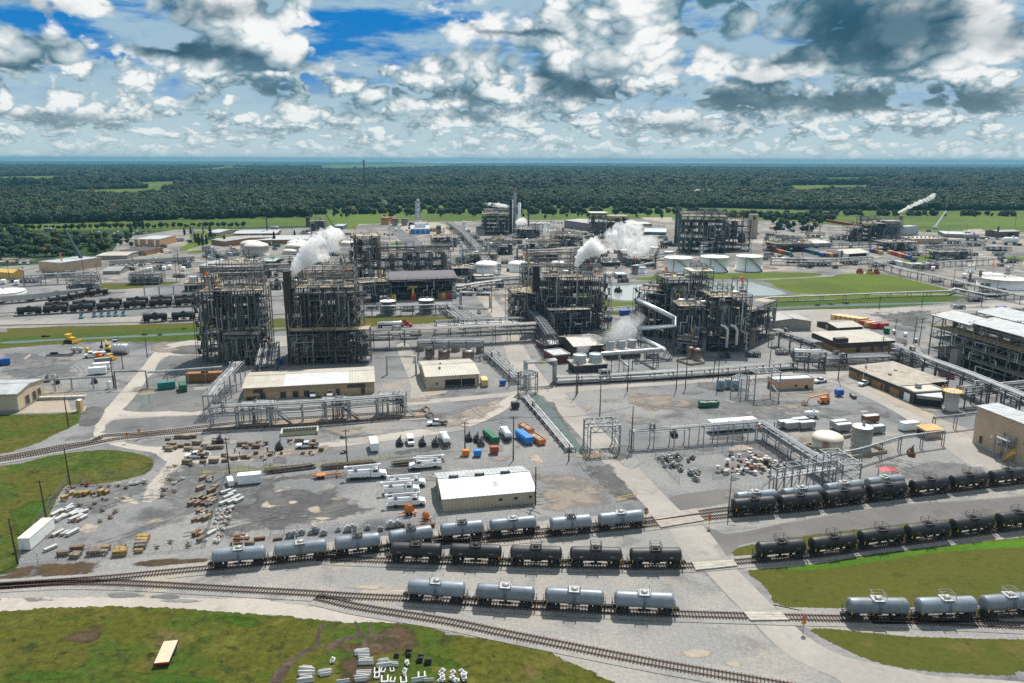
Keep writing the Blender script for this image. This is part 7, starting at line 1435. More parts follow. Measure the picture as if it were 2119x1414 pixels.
for i,(x,y,m_,lb) in enumerate(((1790,674,rust_red,'dark red shipping container next to the ochre ones'),(1800,677,ochre_box,'lone ochre container between red ones'),(1812,680,red,'bright red shipping container behind its twin'),(1826,680,red,'bright red shipping container nearest the gravel turning area'),(1834,689,green,'green shipping container at the end of the row'),(379,808,green,'dark green container in the left gravel yard'),(345,805,teal,'teal container beside a small canopy'),(1293,652,blue,'dark blue container near the pond ditch'),(1254.6,666,blue,'dark blue container at the right foot of the centre tower'),(4,756,blue,'blue container cut by the left edge'),(1002,797,ochre_box,'beige container at the right end of the workshop'),(213,754,grey_wall,'grey container behind the white trailers'),(1880,1022-132,white,'white container beside the orange-roofed hut'),(477,1003,white,'left upright white box unit in the storage yard'),(517,1000,white,'right white container in the storage yard'),(1850,690,white,'left white cabinet of the switchyard row'),(1873,696,white,'middle white cabinet of the switchyard row'),(1895,708,steel_lt,'grey cabinet of the switchyard row'),(2070,644,blue,'blue container behind the white-roofed hall'),(2095,655,white,'white container behind the white-roofed hall'))):
    put(SCN,x,y,*((3,8) if x in (379,1002,1834,477,1850,1873,1895) else (10,-1)),lb,m_,1.0 if x not in (477,1850,1873,1895) else .6)
put(SCN,410,790,10,-.5,'left half of the long brown container wall',brown_box,1.35);put(SCN,440,789,10,-.5,'right half of the long brown container wall',brown_box,1.35)
D0=[(1592+i*8,519+i*2.0,[rust_red,brown_box,rust_red,orange,rust_red,teal][i]) for i in range(6)]+[(1654+i*8.5,519+i*2,[rust_red,rust_red,blue,teal,teal][i]) for i in range(5)]+[(1699+i*9,531+i*.3,[blue,brown_box,ochre_box,rust_red][i]) for i in range(4)]+[(1805+i*8,523+i*1.5,[blue,rust_red,ochre_box][i]) for i in range(3)]+[(1842+i*7.5,526+i*2.2,[ochre_box,rust_red,rust_red,orange,rust_red,blue][i]) for i in range(6)]+[(1712+i*6.5,459.5+i*1.05,rust_red) for i in range(14)]+[(1596+i*8,474+i*.7,[ochre_box,ochre_box,orange,blue][i]) for i in range(4)]+[(1676,459,blue),(1684,459.5,rust_red),(1640,480,green),(1688,513,blue)]
for i,(x,y,m_) in enumerate(sorted(D0,key=lambda v:v[0])):put(SCN,x,y,10,2.4,f'{nth(i)} far container from left in the distant container yards on the right',m_,1.2,'far containers')
for i in range(5):put('bin',1008+i*4.2,904+i*3.6,10,-1,f'{nth(i)} green bin from the back of the green row',green,1.1,'green bins');put('bin',1076+i*4.4,906+i*3.4,10,-1,f'{nth(i)} bright blue bin from the back of the blue row',None,1.2,'blue bins')
put('roll_off_skip',1089,893,9,6,'empty orange skip behind the blue bins');put('roll_off_skip',1112,915,9,6,'orange skip full of pale rubble beside the blue bins');put('roll_off_skip',1466,842,10,-.4,'green skip full of scrap in the open gravel yard',green,1.05);put('roll_off_skip',1765,823,5,5,'small dark grey skip near the boom lift',steel,.6)
for x,y,m_,lb,s_ in ((1040,798,blue,'blue box beside the pale pipe bundle',1.0),(963.7,944,orange,'upright orange box beside the fence',.9),(988,945,blue_lt,'blue box left of the dark red one',.95),(1022.6,939,rust_red,'upright dark red cabinet near the fence',1.1),(1735.7,820,blue,'blue box beyond the boom lift',1.2),(582,752,blue,'blue box between tower and grey portal',.9),(1066,846,dark_wall,'black skip at the left side of the cross road',1.2)):put('bin',x,y,10,-.5,lb,m_,s_)
put('box_trailer',774,930,3,10,'white box trailer standing alone in the yard');put('box_trailer',203,775,-10,.8,'nearer white box trailer in the left gravel yard');put('box_trailer',211,765,-10,.8,'farther white box trailer in the left gravel yard',None,.95)
put('box_trailer',1490,893,-10,.9,'left half of the long white trailer behind the pipe rack',None,1.25);put('box_trailer',1537,889,-10,.9,'right half of the long white trailer behind the pipe rack',None,1.25)
for i,(x,y) in enumerate(((305,563),(312,562),(340,560),(352,557),(380,561),(35,590),(8,588),(725,500),(820,478),(842,478),(980,515),(1000,520),(970,478),(460,545),(640,487),(520,545),(780,510),(1090,500),(1150,492),(1240,520),(1330,515),(1620,540),(1700,495),(1760,512),(1860,512),(1930,528),(1990,522),(2040,500),(2080,545),(1930,560),(1995,575),(440,575),(930,545))):put('box_trailer',x,y,5,-5,f'{nth(i)} small far white trailer counting across the rear yards',None,1.0,'far white trailers')
put('box_trailer',497,1001,3,8,'small white unit between the two white containers',None,.55)
for i,(x,y) in enumerate(((1626,886),(1638,889),(1654,881),(1668,888),(1744,893),(1735,886),(1800,875),(1812,897))):put('storage_box_tank',x,y,10,-1,f'{nth(i)} grey ribbed storage box from left behind the right yard tanks',rusty if i==6 else None,.85,'grey storage boxes')
for i,(x,y) in enumerate(((827,922),(874,922),(901,923),(578,930),(970,912),(987,914),(995,922),(455,917),(1395,903),(1885,942),(870,708),(98,790),(118,794),(196,793))):put('machine',x,y,4,8,f'{nth(i)} small dark machine on wheels listed from the yard road',rusty if i in (11,9) else None,1.1,'small dark machines')
for i,(x,y) in enumerate(((170,659),(197,656),(212,655.5),(227,655),(241,654.5),(257,654))):put('machine',x,y,6,-4,f'{nth(i)} pale blue pump cart from left beside the far black tank cars',mat('pale_blue_paint',(.25,.42,.48),.5),1.3,'pale blue pump carts')
for x,y,m_,lb in ((1779,566,red,'red pump set beyond the green field'),(1800,567,yellow,'yellow pump set beyond the green field'),(1813,567,red,'red pump set right of the yellow one'),(1279,606,black,'small dark raft pump floating on the pond')):put('machine',x,y,8,1,lb,m_,1.8)
c=G(1836,992);t=thing('canopy','small red-roofed canopy behind the silver tank cars','canopy',c);b=MB();b.side([(-2.2,2.6),(0,3.0),(2.2,2.6),(2.2,2.7),(0,3.12),(-2.2,2.7)],-1.6,1.6);b.build('roof',red,t);b=MB();[b.bar((x,y,0),(x,y,2.65),.15) for x in (-2,2) for y in (-1.4,1.4)];b.build('post',steel_lt,t)
c=G(125,736);t=thing('skid_tray','long black tray skid in the left gravel yard','tray',c,.03);b=MB();b.box((0,0,.4),(11,3,.2));[b.box((-5+i,-1.5,.7),(.3,.2,.7)) for i in range(11)];b.box((-3,.8,.9),(3,1,.9));b.build('frame',black,t);b=MB();b.box((0,-1.6,.35),(11,.1,.3));b.build('side_rail',steel_lt,t)
put('cable_reel_trailer',846,1066,10,-1,'big orange cable reel trailer in front of the bucket trucks',None,1.05);put('cable_reel_trailer',881,1077,10,-1,'small orange cable reel trailer left of the shed',None,.8);put('pole_trailer',678,988,10,-1,'orange pole trailer in front of the pole pile')
p,q=G(52,1140),G(103,1096);d=q-p;b=MB();L=d.length;t=thing('storage_trailer','long white storage trailer with rust-blotched roof at the lawn fence','trailer',p,math.atan2(d.y,d.x));b.box((L/2,0,1.6),(L,2.6,2.7));b.build('body',white,t);b=MB();b.box((L/2,0,3.0),(L+.1,2.7,.1));b.build('roof',mat('rust_blotched_white',(.66,.62,.55),.6,0,.1,.5,(.32,.17,.09),.55,.5),t);wheels(t,(L-1.5,L-2.8),1.0,.4)
p,q=G(335,1382),G(355,1336);d=q-p;L=d.length;t=thing('flatbed_trailer','plank-decked flatbed trailer standing alone in the grass','trailer',p,math.atan2(d.y,d.x));b=MB();[b.box((L/2,-1.05+i*.3,.95),(L,.28,.1)) for i in range(8)];b.build('plank_deck',mat('fresh_planks',(.60,.48,.34),.8,0,.1,1.0),t);b=MB();[b.box((L/2,s*1.25,.85),(L+.1,.12,.25)) for s in (-1,1)];b.box((0,0,.85),(.12,2.6,.3),0,1);b.bar((L,-.8,.8),(L+1.6,0,.8),.12);b.bar((L,.8,.8),(L+1.6,0,.8),.12);b.build('frame',[black,red],t);wheels(t,(L*.55,L*.68),1.15,.4)
c=G(250,733);t=thing('steel_drum','big ribbed silver drum lying on cradles beside the excavator','drum',c,.03);b=MB();b.lathe((-3.4,0,2.5),[(.05,-.3),(1.8,0),(2.2,.5),(2.2,6.6),(2.0,6.9),(1.4,6.9)],24,'x');[b.lathe((-3.4,0,2.5),[(2.2,x),(2.28,x+.05),(2.28,x+.2),(2.2,x+.25)],24,'x') for x in (1.5,3.2,5)];b.build('shell',silver,t);b=MB();[b.box((x,0,.4),(.6,3.6,.8)) for x in (-2,2)];b.build('cradle',brown_box,t)
for x,y,lb,s_,m_ in ((160,730,'pale twin-domed tank set on the ground near the yellow toilet',1,concrete),(1679,865,'small white horizontal tank behind the grey storage boxes',1,white),(2090,507,'long white horizontal tank at the far right',3.2,white),(2010,498,'long grey horizontal tank beyond the white one',3,steel_lt),(100,480,'grey horizontal tank in the far left yard',2,steel_lt),(1000,516,'dark grey drum in the rear centre yard',1.6,steel),(568,477,'pale horizontal tank near the trees',2,steel_lt)):
    c=G(x,y);t=thing('horizontal_tank',lb,'tank',c);t.scale=(s_,)*3;b=MB();b.lathe((0,0,1.6),[(.05,-2.6),(.7,-2.4),(.95,-2),(.95,2),(.7,2.4),(.05,2.6)],18,'x');b.lathe((.6,0,2.4),[(.35,0),(.35,.5),(.05,.6)],10);b.build('shell',m_,t);b=MB();[b.box((k,0,.5),(.3,1.4,1)) for k in (-1.4,1.4)];b.build('saddle',steel,t)
def cab_thing(lb,x,y,m_,name,hh=2.3,w=1.2):
    c=G(x,y);t=thing(name,lb,name.replace('_',' '),c);b=MB();b.box((0,0,hh/2),(w,w,hh));b.build('body',m_,t);b=MB();b.side([(-w/2-.06,hh),(0,hh+.25),(w/2+.06,hh)],-w/2-.06,w/2+.06);b.build('roof',white if m_ is not yellow else yellow,t);b=MB();b.box((0,-w/2-.02,hh*.48),(w*.7,.05,hh*.85));b.build('door',m_,t)
cab_thing('yellow portable toilet in the left gravel yard',181,731,yellow,'portable_toilet');cab_thing('tall pale yellow fuel cabinet on the dock apron',166,851,ochre_box,'fuel_cabinet',4,1.6);cab_thing('small white upright tank cabinet at the fence corner',227,804,white,'cabinet',2.6,1.1);cab_thing('orange cabinet at the end of the long white trailer',1574,890,orange,'cabinet',2.2,1.6)
for i,(x,y) in enumerate(((1490,806),(1507,804),(1520,806))):
    c=G(x,y);t=thing('transformer',f'{nth(i)} pale blue-grey transformer cabinet from left at the cross road','transformer',c,0,'transformers');b=MB();b.box((0,0,2),(2.6,1.8,3.6));[b.box((-1.1+.3*k,-1.1,1.9),(.12,.5,2.8)) for k in range(8)];b.build('tank_body',mat('pale_blue_grey',(.34,.42,.46),.5),t);b=MB();[b.lathe((k,0,3.8),[(.15,0),(.1,.9),(.02,1)],8) for k in (-.8,0,.8)];b.build('bushing',vessel_brn,t)
for o in KEEP:
    for ch in PARTS_OF.get(o.name,[]):bpy.data.objects.remove(ch)
    bpy.data.objects.remove(o)
# ================================================================ poles, wires, fences
def pole(x,y,tx,ty,label,arms=1,lamp=False):
    g=G(x,y);h=height_px((x,y),(x,ty));k=(tx-x)*mpp(g)*.25;t=thing('lamp_post' if lamp else 'utility_pole',label,'lamp post' if lamp else 'utility pole',g,0,None if lamp else 'utility poles');b=MB();b.tube([(0,0,0),(k,0,h)],[.22,.13],8);b.build('shaft',steel_lt if lamp else pole_m,t)
    for i in range(arms):b=MB();z=h-.5-i*1.1;b.bar((k-1.1,0,z),(k+1.1,0,z),.14);[b.lathe((k+u,0,z),[(.06,0),(.09,.15),(.03,.3)],6) for u in (-1,-.4,.4,1)];b.build('crossarm',pole_m,t)
    if lamp:b=MB();b.bar((k,0,h),(k+1.4,0,h+.2),.1);b.box((k+1.5,0,h+.2),(.7,.35,.18));b.build('lamp_head',white,t)
    return g+Vector((k,0,h))
NP=[(97,1080,85.5,994,'left of the storage yard beside the lawn'),(146,1007,137,928,'at the top corner of the storage yard fence'),(475,981,469,906,'left of the white box units'),(719,960,716,889,'behind the bucket trucks'),(962,935,965,873,'beside the upright orange box'),(1062,953,1064,862,'left of the blue bins'),(1108,1045,1108,966,'at the right end of the white-roofed shed'),(1177,954,1178,919,'at the lower end of the roadside ditch'),(1306,930,1309,841,'right of the road gantry'),(1241,863,1243,787,'right of the main road above the gantry'),(1192,820,1195,747,'at the corner of the cross road'),(1195,815,1198,752,'just behind the pole at the cross road corner'),(1298,811,1300,740,'below the front cooling tower'),(1399,807,1402,737,'left of a close pair beyond the cross road'),(1418,805,1421,737,'right of a close pair beyond the cross road'),(1072,827,1073,769,'at the lattice portal by the junction'),(1484,807,1486,742,'beside the transformer cabinets'),(1476,782,1479,745,'behind the transformer cabinets'),(1734,786,1738,708,'left of the brown brick building'),(1591,770,1595,700,'before the right wing of the process unit'),(1890,711,1895,656,'left of the pair in the switchyard'),(1901,716,1908,659,'right of the pair in the switchyard'),(1851,694,1854,660,'left of the white switchyard cabinets'),(1866,758,1867,709,'behind the brown brick building roof'),(1824,741,1824,696,'in front of the dark-fascia warehouse'),(1819,640,1821,613,'on the ditch bank, left one'),(1907,637,1911,605,'on the ditch bank, right one'),(305,740,302,699,'right of the ribbed silver drum'),(236,804,233,745,'at the left post of the slim road portal'),(255,764,252,735,'beside the slim road portal'),(142,884,138,822,'in front of the loading dock'),(1017,648,1016,592,'right of the portal by the open hall'),(1053,800,1055,765,'left of the junction lattice portal')]
TOPS={}
for x,y,tx,ty,lb in NP:TOPS[x]=pole(x,y,tx,ty,'dark wooden pole '+lb,rnd.randint(0,2))
FP=[(52,593,552),(95,590,555),(177,596,525),(203,586,546),(321,584,544),(366,582,527),(373,581,526),(276,552,522),(239,521,504),(325,525,505),(369,549,517),(420,527,495),(567,570,537),(605,480,462),(806,500,460),(975,532,485),(1163,477,457),(1885,542,522),(1914,542,517),(1976,543,520),(2018,560,524),(2064,538,517),(1971,600,558),(2061,617,580),(1897,582,546),(2030,635,600),(1180,500,470),(1200,505,478),(1245,530,500),(1940,510,480),(1960,500,470),(2000,480,462),(2100,470,440),(1780,440,418),(1760,440,416),(1531,448,413),(1345,450,428),(700,560,520),(450,565,530),(20,580,545),(2095,560,530),(1990,560,530),(1660,530,505),(1835,520,490),(885,470,445)]
for i,(x,y,ty) in enumerate(sorted(FP)):pole(x,y,x-.02*(CX-x)*0,ty,f'{nth(i)} distant thin pole counting from the left edge',i%2)
pole(37,1168,21,1073,'tall pole with white lamp at the lower corner of the lawn fence',0,False);pole(1507,1062,1512,982,'grey lamp post left of the rear tank cars',0,True);pole(1600,1010,1600,985,'short lamp post beside the loading platform',0,True)
for a,c in ((97,146),(719,1062),(1062,1306),(1192,1298),(1241,1309),(1298,1399),(1418,1484),(1890,1851),(1192,1241)):
    if a in TOPS and c in TOPS:
        p,q=TOPS[a],TOPS[c];b=MB();pts=[p.lerp(q,k/10)-Vector((0,0,1.6*4*(k/10)*(1-k/10)))-p for k in range(11)]
        for o_ in (-.5,.5):b.tube([v+Vector((o_,0,0)) for v in pts],.025,4)
        o=b.build('power_line',black,loc=p);tag(o,f'sagging pair of wires from the {["upper", "roadside", "yard", "lawn", "corner", "front", "rear", "switchyard", "junction"][[97, 719, 1062, 1192, 1241, 1298, 1418, 1890].index(a) if c != 1241 else 8]} pole to the next one','power line')
wire_m=mat('fence_wire',(.24,.245,.25),.5,.3)
def fence(px,label,h=2.1,step=3.2):
    pts=[G(*p) for p in px];o_=pts[0].copy();t=thing('chain_link_fence',label,'fence',o_);b=MB();w=MB()
    for p,q in zip(pts,pts[1:]):
        n=max(1,round((q-p).length/step))
        for k in range(n+1):e=p.lerp(q,k/n)-o_;b.bar(e,e+Vector((0,0,h)),.075)
        for z in (.1,h*.35,h*.7,h):w.bar(p-o_+Vector((0,0,z)),q-o_+Vector((0,0,z)),.03)
        m=int((q-p).length/.9)
        for k in range(m):e,f=p.lerp(q,k/m)-o_,p.lerp(q,(k+1)/m)-o_;w.bar(e,f+Vector((0,0,h)),.018);w.bar(f,e+Vector((0,0,h)),.018)
    b.build('posts',steel_lt,t);w.build('mesh_panel',wire_m,t)
for px,lb in (([(300,982),(140,1000),(77,1086),(35,1168)],'chain-link fence between the left lawn and the storage yard'),([(36,1168),(120,1160),(250,1152),(425,1132)],'chain-link fence along the bottom of the storage yard'),([(340,985),(470,978),(560,972),(720,962),(870,940),(930,934),(1040,932)],'long chain-link fence above the pole piles'),([(468,985),(440,1070),(423,1130)],'chain-link fence between the two storage yards'),([(925,1080),(820,1088),(700,1098),(560,1108)],'low fence behind the curving silver tank cars'),([(1355,948),(1572,928),(1640,970)],'fence at the back of the spool yard'),([(1355,948),(1406,1000)],'fence on the left of the spool yard'),([(1475,990),(1580,975)],'short fence at the front of the spool yard'),([(72,808),(240,802)],'fence at the back of the left warehouse yard'),([(925,810),(1000,806)],'fence before the open-fronted workshop')):fence(px,lb)
for px,lb in (([(1207,950),(1243,946)],'yellow guard rail at the lower end of the ditch'),([(1275,1038),(1316,1030)],'yellow guard rail above the culvert'),([(1212,850),(1225,846)],'yellow pipe rail right of the main road')):
    p,q=G(*px[0]),G(*px[1]);b=MB();b.rail([(0,0,0),q-p],1.1,1.6,.1);o=b.build('guard_rail',yellow,loc=p);tag(o,lb,'guard rail')
for i,(x,y,hh,lb) in enumerate(((433,592,33,'left twin tower'),(724,580,33,'right twin tower'),(1381,577,30,'rear tower of the right unit'),(1537,600,30,'front tower of the right unit'),(736,484,30,'brown roofed block'),(1087,542,24,'white domed tank'),(1225,562,10,'pond corner yard'),(1314,546,10,'plume yard'),(2055,562,10,'open-topped tank'))):
    p=G(x,y,hh);t=thing('windsock','orange windsock on a pole by the '+lb,'windsock',p);b=MB();b.bar((0,0,-3.5),(0,0,3),.12);b.build('pole',steel_lt,t);b=MB();b.tube([(0,0,2.8),(-.6,0,4.6),(-1.1,0,5.8)],[.28,.45,.6],10);b.build('sock',wind_orange,t)
g=G(1785,791);h=height_px((1785,791),(1785,750));t=thing('flagpole','white flagpole with a limp flag before the brown brick building','flagpole',g);b=MB();b.tube([(0,0,0),(.3,0,h)],[.16,.08],8);b.build('shaft',white,t);b=MB();b.add([(.35,0,h-.5),(1.3,.1,h-1.6),(1.1,0,h-3.4),(.35,0,h-2.2)],[(0,1,2,3)]);b.add([(.35,.05,h-.5),(.9,.1,h-1.1),(.8,.1,h-1.9),(.35,.05,h-1.4)],[(0,1,2,3)],1);[b.bar((.4,-.06,h-1.5-k*.3),(1.1,-.02,h-2.3-k*.35),.08,m=2) for k in range(3)];b.build('flag',[white,blue,red],t)
def sign(x,y,label,stop=True):
    g=G(x,y);t=thing('crossing_sign',label,'road sign',g);b=MB();b.tube([(0,0,0),(0,0,3.3)],.07,6);b.build('post',steel_lt,t);b=MB();b.lathe((0,-.1,2.15),[(.48,-.03),(.48,.03)],20,'y');b.build('warning_disc',yellow,t);b=MB();[b.bar((-.3*s,-.15,1.85),(.3*s,-.15,2.45),.09,.03) for s in (-1,1)];b.build('cross_mark',black,t)
    if stop:
        b=MB();b.lathe((0,-.1,3.0),[(.5,-.03),(.5,.03)],8,'y');b.build('stop_plate',red,t);cu=bpy.data.curves.new('stop_text','FONT');cu.body='STOP';cu.size=.34;cu.align_x='CENTER';cu.align_y='CENTER';to=bpy.data.objects.new('tmp',cu);me=bpy.data.meshes.new_from_object(to);bpy.data.objects.remove(to);o=bpy.data.objects.new('lettering',me);C.objects.link(o);o.parent=t;o.location=(0,-.15,3.0);o.rotation_euler[0]=math.pi/2;me.materials.append(white)
for x,y,lb in ((1661,1309,'stop sign over yellow crossing disc at the nearest road crossing'),(1467,1092,'stop sign with yellow disc right of the rear road crossing'),(1336,1078,'crossing sign left of the rear road crossing'),(265,917,'crossing sign nearer the camera on the left track'),(290,909,'crossing sign on the far side of the left track')):sign(x,y,lb)
p,q=G(582,905),G(657,900);d=q-p;L=d.length;t=thing('concrete_pit','open concrete pit with pale ribbed walls below the loading tracks','pit',p,math.atan2(d.y,d.x));b=MB();b.box((L/2,5,.6),(L,.5,1.2));b.box((0,2.5,.6),(.5,4.6,1.2));b.box((L,2.5,.6),(.5,4.6,1.2));[b.box((L*k/11,4.6,.6),(.3,.4,1.1)) for k in range(12)];b.build('wall',concrete,t);b=MB();b.box((L/2,2.4,.22),(L-.6,4.6,.06));b.build('pit_floor',mat('wet_floor',(.05,.055,.03),.4),t)
for px,lb in (([(1662,925),(1760,905),(1835,938),(1760,950)],'stained concrete bund around the two right yard tanks'),([(1400,748),(1428,757),(1458,753),(1430,742)],'low bund around the brown vessel')):
    pts=[G(*p) for p in px];b=MB();[b.bar(pts[i]+Vector((0,0,.5)),pts[(i+1)%4]+Vector((0,0,.5)),.3,1.0) for i in range(4)];o=b.build('bund_wall',mat('stained_concrete',(.33,.28,.20),.9,0,.2,.5,(.12,.09,.06),.5,.5));tag(o,lb,'bund wall')
# ================================================================ yard stock
def stock(kind):
    b=MB();q=random.Random(len(kind))
    if kind=='timber_stack':
        for k in range(5):[b.box((q.uniform(-.1,.1),-.5+.25*i,.2+.22*k),(2.6,.22,.18)) for i in range(5)]
        m=wood
    elif kind=='scrap_pile':
        for k in range(14):b.bar((q.uniform(-1.3,1.3),q.uniform(-.8,.8),q.uniform(.1,.7)),(q.uniform(-1.3,1.3),q.uniform(-.8,.8),q.uniform(.1,1)),q.uniform(.08,.25))
        m=wood_gr
    elif kind=='pipe_bundle':
        for k in range(3):[b.tube([(-1.7,-.5+.27*i+.13*(k%2),.25+.24*k),(1.7,-.5+.27*i+.13*(k%2),.25+.24*k)],.13,7) for i in range(4)]
        b.box((-1,0,.07),(.12,1.3,.12));b.box((1,0,.07),(.12,1.3,.12));m=concrete
    elif kind=='crate':b.box((0,0,.62),(1.4,1.1,.95));[b.box((x,0,.62),(.1,1.16,1.0)) for x in (-.6,0,.6)];b.box((0,0,.06),(1.4,1.1,.12));m=wood
    elif kind=='white_fitting':b.box((0,0,.35),(1.3,.9,.5));b.lathe((0,0,.6),[(.35,0),(.35,.4),(.15,.5)],10);b.bar((-.9,.2,.3),(.9,.3,.5),.2);m=barrier
    elif kind=='spool':b.lathe((0,0,0),[(.6,0),(.62,.05),(.62,.14),(.3,.16),(.3,.72),(.62,.74),(.62,.86),(.2,.88)],14);m=concrete
    elif kind=='valve':b.lathe((0,0,.45),[(.1,-.8),(.42,-.78),(.42,-.65),(.25,-.6),(.4,0),(.25,.6),(.42,.65),(.42,.78),(.1,.8)],12,'x');b.tube([(0,0,.6),(0,0,1.3)],.1,6);b.lathe((0,0,1.3),[(.4,0),(.4,.07),(.1,.08)],12);m=vessel_m
    elif kind=='concrete_barrier':b.side([(-.28,0),(-.28,.2),(-.1,.5),(-.08,.95),(.08,.95),(.1,.5),(.28,.2),(.28,0)],-1.6,1.6);m=barrier
    elif kind=='concrete_cradle':b.box((-.7,0,.35),(.35,2.4,.7));b.box((.7,0,.35),(.35,2.4,.7));b.box((0,-.9,.3),(1.1,.45,.6));m=barrier
    elif kind=='radiator_unit':b.box((0,0,.9),(1.0,1.2,1.5));[b.box((s*(.65+.2*k),0,.85),(.1,1.0,1.2)) for s in (-1,1) for k in range(3)];b.box((0,0,1.75),(.8,.8,.3));[b.bar((x,y,0),(x,y,.4),.12) for x in (-.8,.8) for y in (-.4,.4)];m=steel_lt
    elif kind=='pole_log':b.tube([(-6,0,.2),(6,0,.2)],[.15,.2],8);m=wood_gr
    elif kind=='black_fitting':b.box((0,0,.3),(1.4,1,.25));b.lathe((-.2,0,.4),[(.4,0),(.4,.5),(.2,.7)],10);b.box((.5,.1,.7),(.5,.6,.6));m=black
    o=b.build(kind,m);return o
SP={}
def drop(kind,x,y,label,a=None,m=None,sc=1.0,group=None,z=.1):
    p=G(x,y);p.z=z
    if kind not in SP:o=SP[kind]=stock(kind)
    else:o=SP[kind].copy();C.objects.link(o)
    o.location=p;o.rotation_euler[2]=rnd.uniform(-.2,.2) if a is None else a;o.scale=(sc,)*3;o.material_slots[0].link='OBJECT';o.material_slots[0].material=m or o.data.materials[0];tag(o,label,kind.replace('_',' '),group);return o
YW,GW,WH=mat('yellow_timber',(.33,.22,.07),.8,0,.3,1.2,(.16,.10,.05),.4,.8),wood_gr,barrier
o_=lambda*v:[O_(*p) for p in v]
ROW=[
 ('crate','along the top left of the storage yard',o_((590,500),(630,505),(675,505),(720,500),(770,500),(840,495),(885,490),(535,540)),1.2,YW,1.35),
 ('timber_stack','along the bottom fence of the storage yard',o_((525,1000),(545,985),(640,960),(640,1000),(620,1020),(770,965),(780,995),(860,960),(870,950),(850,990)),.05,wood,1.25),
 ('timber_stack','in the yellow-painted racks at the bottom fence',o_((1000,945),(1000,975),(995,1000),(1190,870),(1180,895),(1170,920),(1165,945),(1150,975)),.05,YW,1.25),
 ('pipe_bundle','beside the lawn fence in the storage yard',o_((470,660),(495,640),(560,630),(575,600),(450,700),(500,700),(530,690),(640,660),(690,650),(630,700),(680,700),(540,820),(600,820),(480,825),(420,950),(610,655)),1.25,WH,1.15),
 ('scrap_pile','scattered over the storage yard',o_((570,470),(600,450),(830,435),(900,430),(720,425),(980,430),(1040,445),(850,540),(1010,530),(790,575),(660,590),(860,600),(750,610),(960,640),(850,630),(920,690),(830,720),(1410,895),(1300,940),(1560,920),(410,850),(1450,265),(1430,390),(1480,385),(1390,375),(1360,465),(1345,510),(1450,480)),None,GW,1.15),
 ('white_fitting','in a row at the yard gate',o_((1070,420),(1110,415),(1130,410),(1150,405),(1170,400),(1185,395)),1.3,WH,1.0),
 ('timber_stack','beside the fence between the two yards',o_((1590,580),(1605,540),(1650,535),(1695,535),(1640,580),(1690,580),(1735,560),(1770,565),(1740,530),(1655,640),(1690,655),(1735,655),(1610,715),(1655,710),(1715,700),(1625,830),(1670,830),(1690,800),(1665,880),(1750,480),(1790,500),(1790,440),(1660,455),(1735,375),(1680,370)),1.25,wood,1.05),
 ('white_fitting','in the white heap by the inner fence',o_((1790,640),(1820,640),(1850,640),(1800,670),(1840,670),(1880,660),(1905,640),(1790,700),(1820,705),(1860,700),(1895,690),(1830,735),(1860,730),(1780,735),(1850,790),(1800,790),(1810,870),(1780,885)),None,WH,1.05),
 ('timber_stack','in the pallet yard below the rusty tracks',o_((1380,115),(1420,95),(1440,120),(1400,135),(1500,105),(1550,90),(1560,130),(1600,135),(1630,80),(1660,130),(1690,100),(1640,150),(1480,30),(1540,30),(1600,25),(1390,45),(1740,120),(1790,70),(1810,115),(1780,45),(1550,240),(1680,235),(1770,230),(1860,225),(1860,180),(1940,205),(2020,200),(2000,90),(2080,90),(2120,110)),.1,wood,1.2),
 ('crate','in the pallet yard right of the dark pole',[K_(*p) for p in ((430,800),(420,830),(480,810),(530,790),(600,800),(520,880),(570,910),(640,895),(640,880),(730,880),(910,880),(970,875),(1060,855),(1250,870),(800,780),(900,775),(1000,775),(350,925),(425,915),(460,920),(1230,745),(860,775))],.1,wood,1.15),
 ('pipe_bundle','along the fence below the dark yard',[P_(*p) for p in ((390,770),(400,800),(550,790),(700,790),(350,830),(450,830),(1940,680),(1880,690),(1760,675))],.08,rusty,1.25),
 ('radiator_unit','on the fence line behind the silver tank cars',[P_(*p) for p in ((800,770),(840,765),(900,745),(975,745),(1010,735),(1080,750),(1200,720),(1280,720),(1320,715),(1445,705),(1550,715),(1635,690),(1690,680))],.05,None,1.1),
 ('pipe_bundle','of white piping below the white box units',[P_(*p) for p in ((270,400),(320,410),(290,440),(350,450),(260,490),(320,480),(380,470),(295,540),(150,740))],1.0,WH,1.1),
 ('concrete_barrier','in stacked rows at the bottom of the grass',[R_(*p) for p in ((545,1275),(543,1290),(541,1305),(539,1320),(537,1335),(535,1350),(533,1365),(531,1380),(529,1395),(690,1310),(692,1325),(694,1340),(995,1140),(995,1155),(996,1170),(1010,1190),(1010,1205),(1030,1225),(1030,1245),(1015,1325),(1010,1340),(1005,1355),(995,1370),(990,1385),(1175,1215),(1175,1232),(1180,1250),(1180,1268),(1255,1245),(1255,1260),(840,1398),(1470,1385),(1550,1385))],1.62,WH,1.0),
 ('concrete_cradle','among the concrete blocks at the bottom edge',[R_(*p) for p in ((1120,1310),(1170,1305),(1245,1300),(1120,1350),(1185,1385),(1250,1385),(1340,1390),(1490,1355))],.1,WH,.85),
 ('white_fitting','in the right-hand blocks at the bottom edge',[R_(*p) for p in ((1350,1315),(1350,1340),(1660,1320),(1660,1350),(1665,1380),(1750,1320),(1745,1350),(1750,1380),(1820,1310),(1840,1340),(1840,1370),(755,1225),(1370,1250),(1370,1240),(1640,1390),(1780,1395))],None,WH,1.1),
 ('black_fitting','on white blocks at the bottom edge',[R_(*p) for p in ((1380,1150),(1380,1180),(1470,1225),(1480,1190),(1540,1240),(1280,1185))],.1,None,1.15),
]
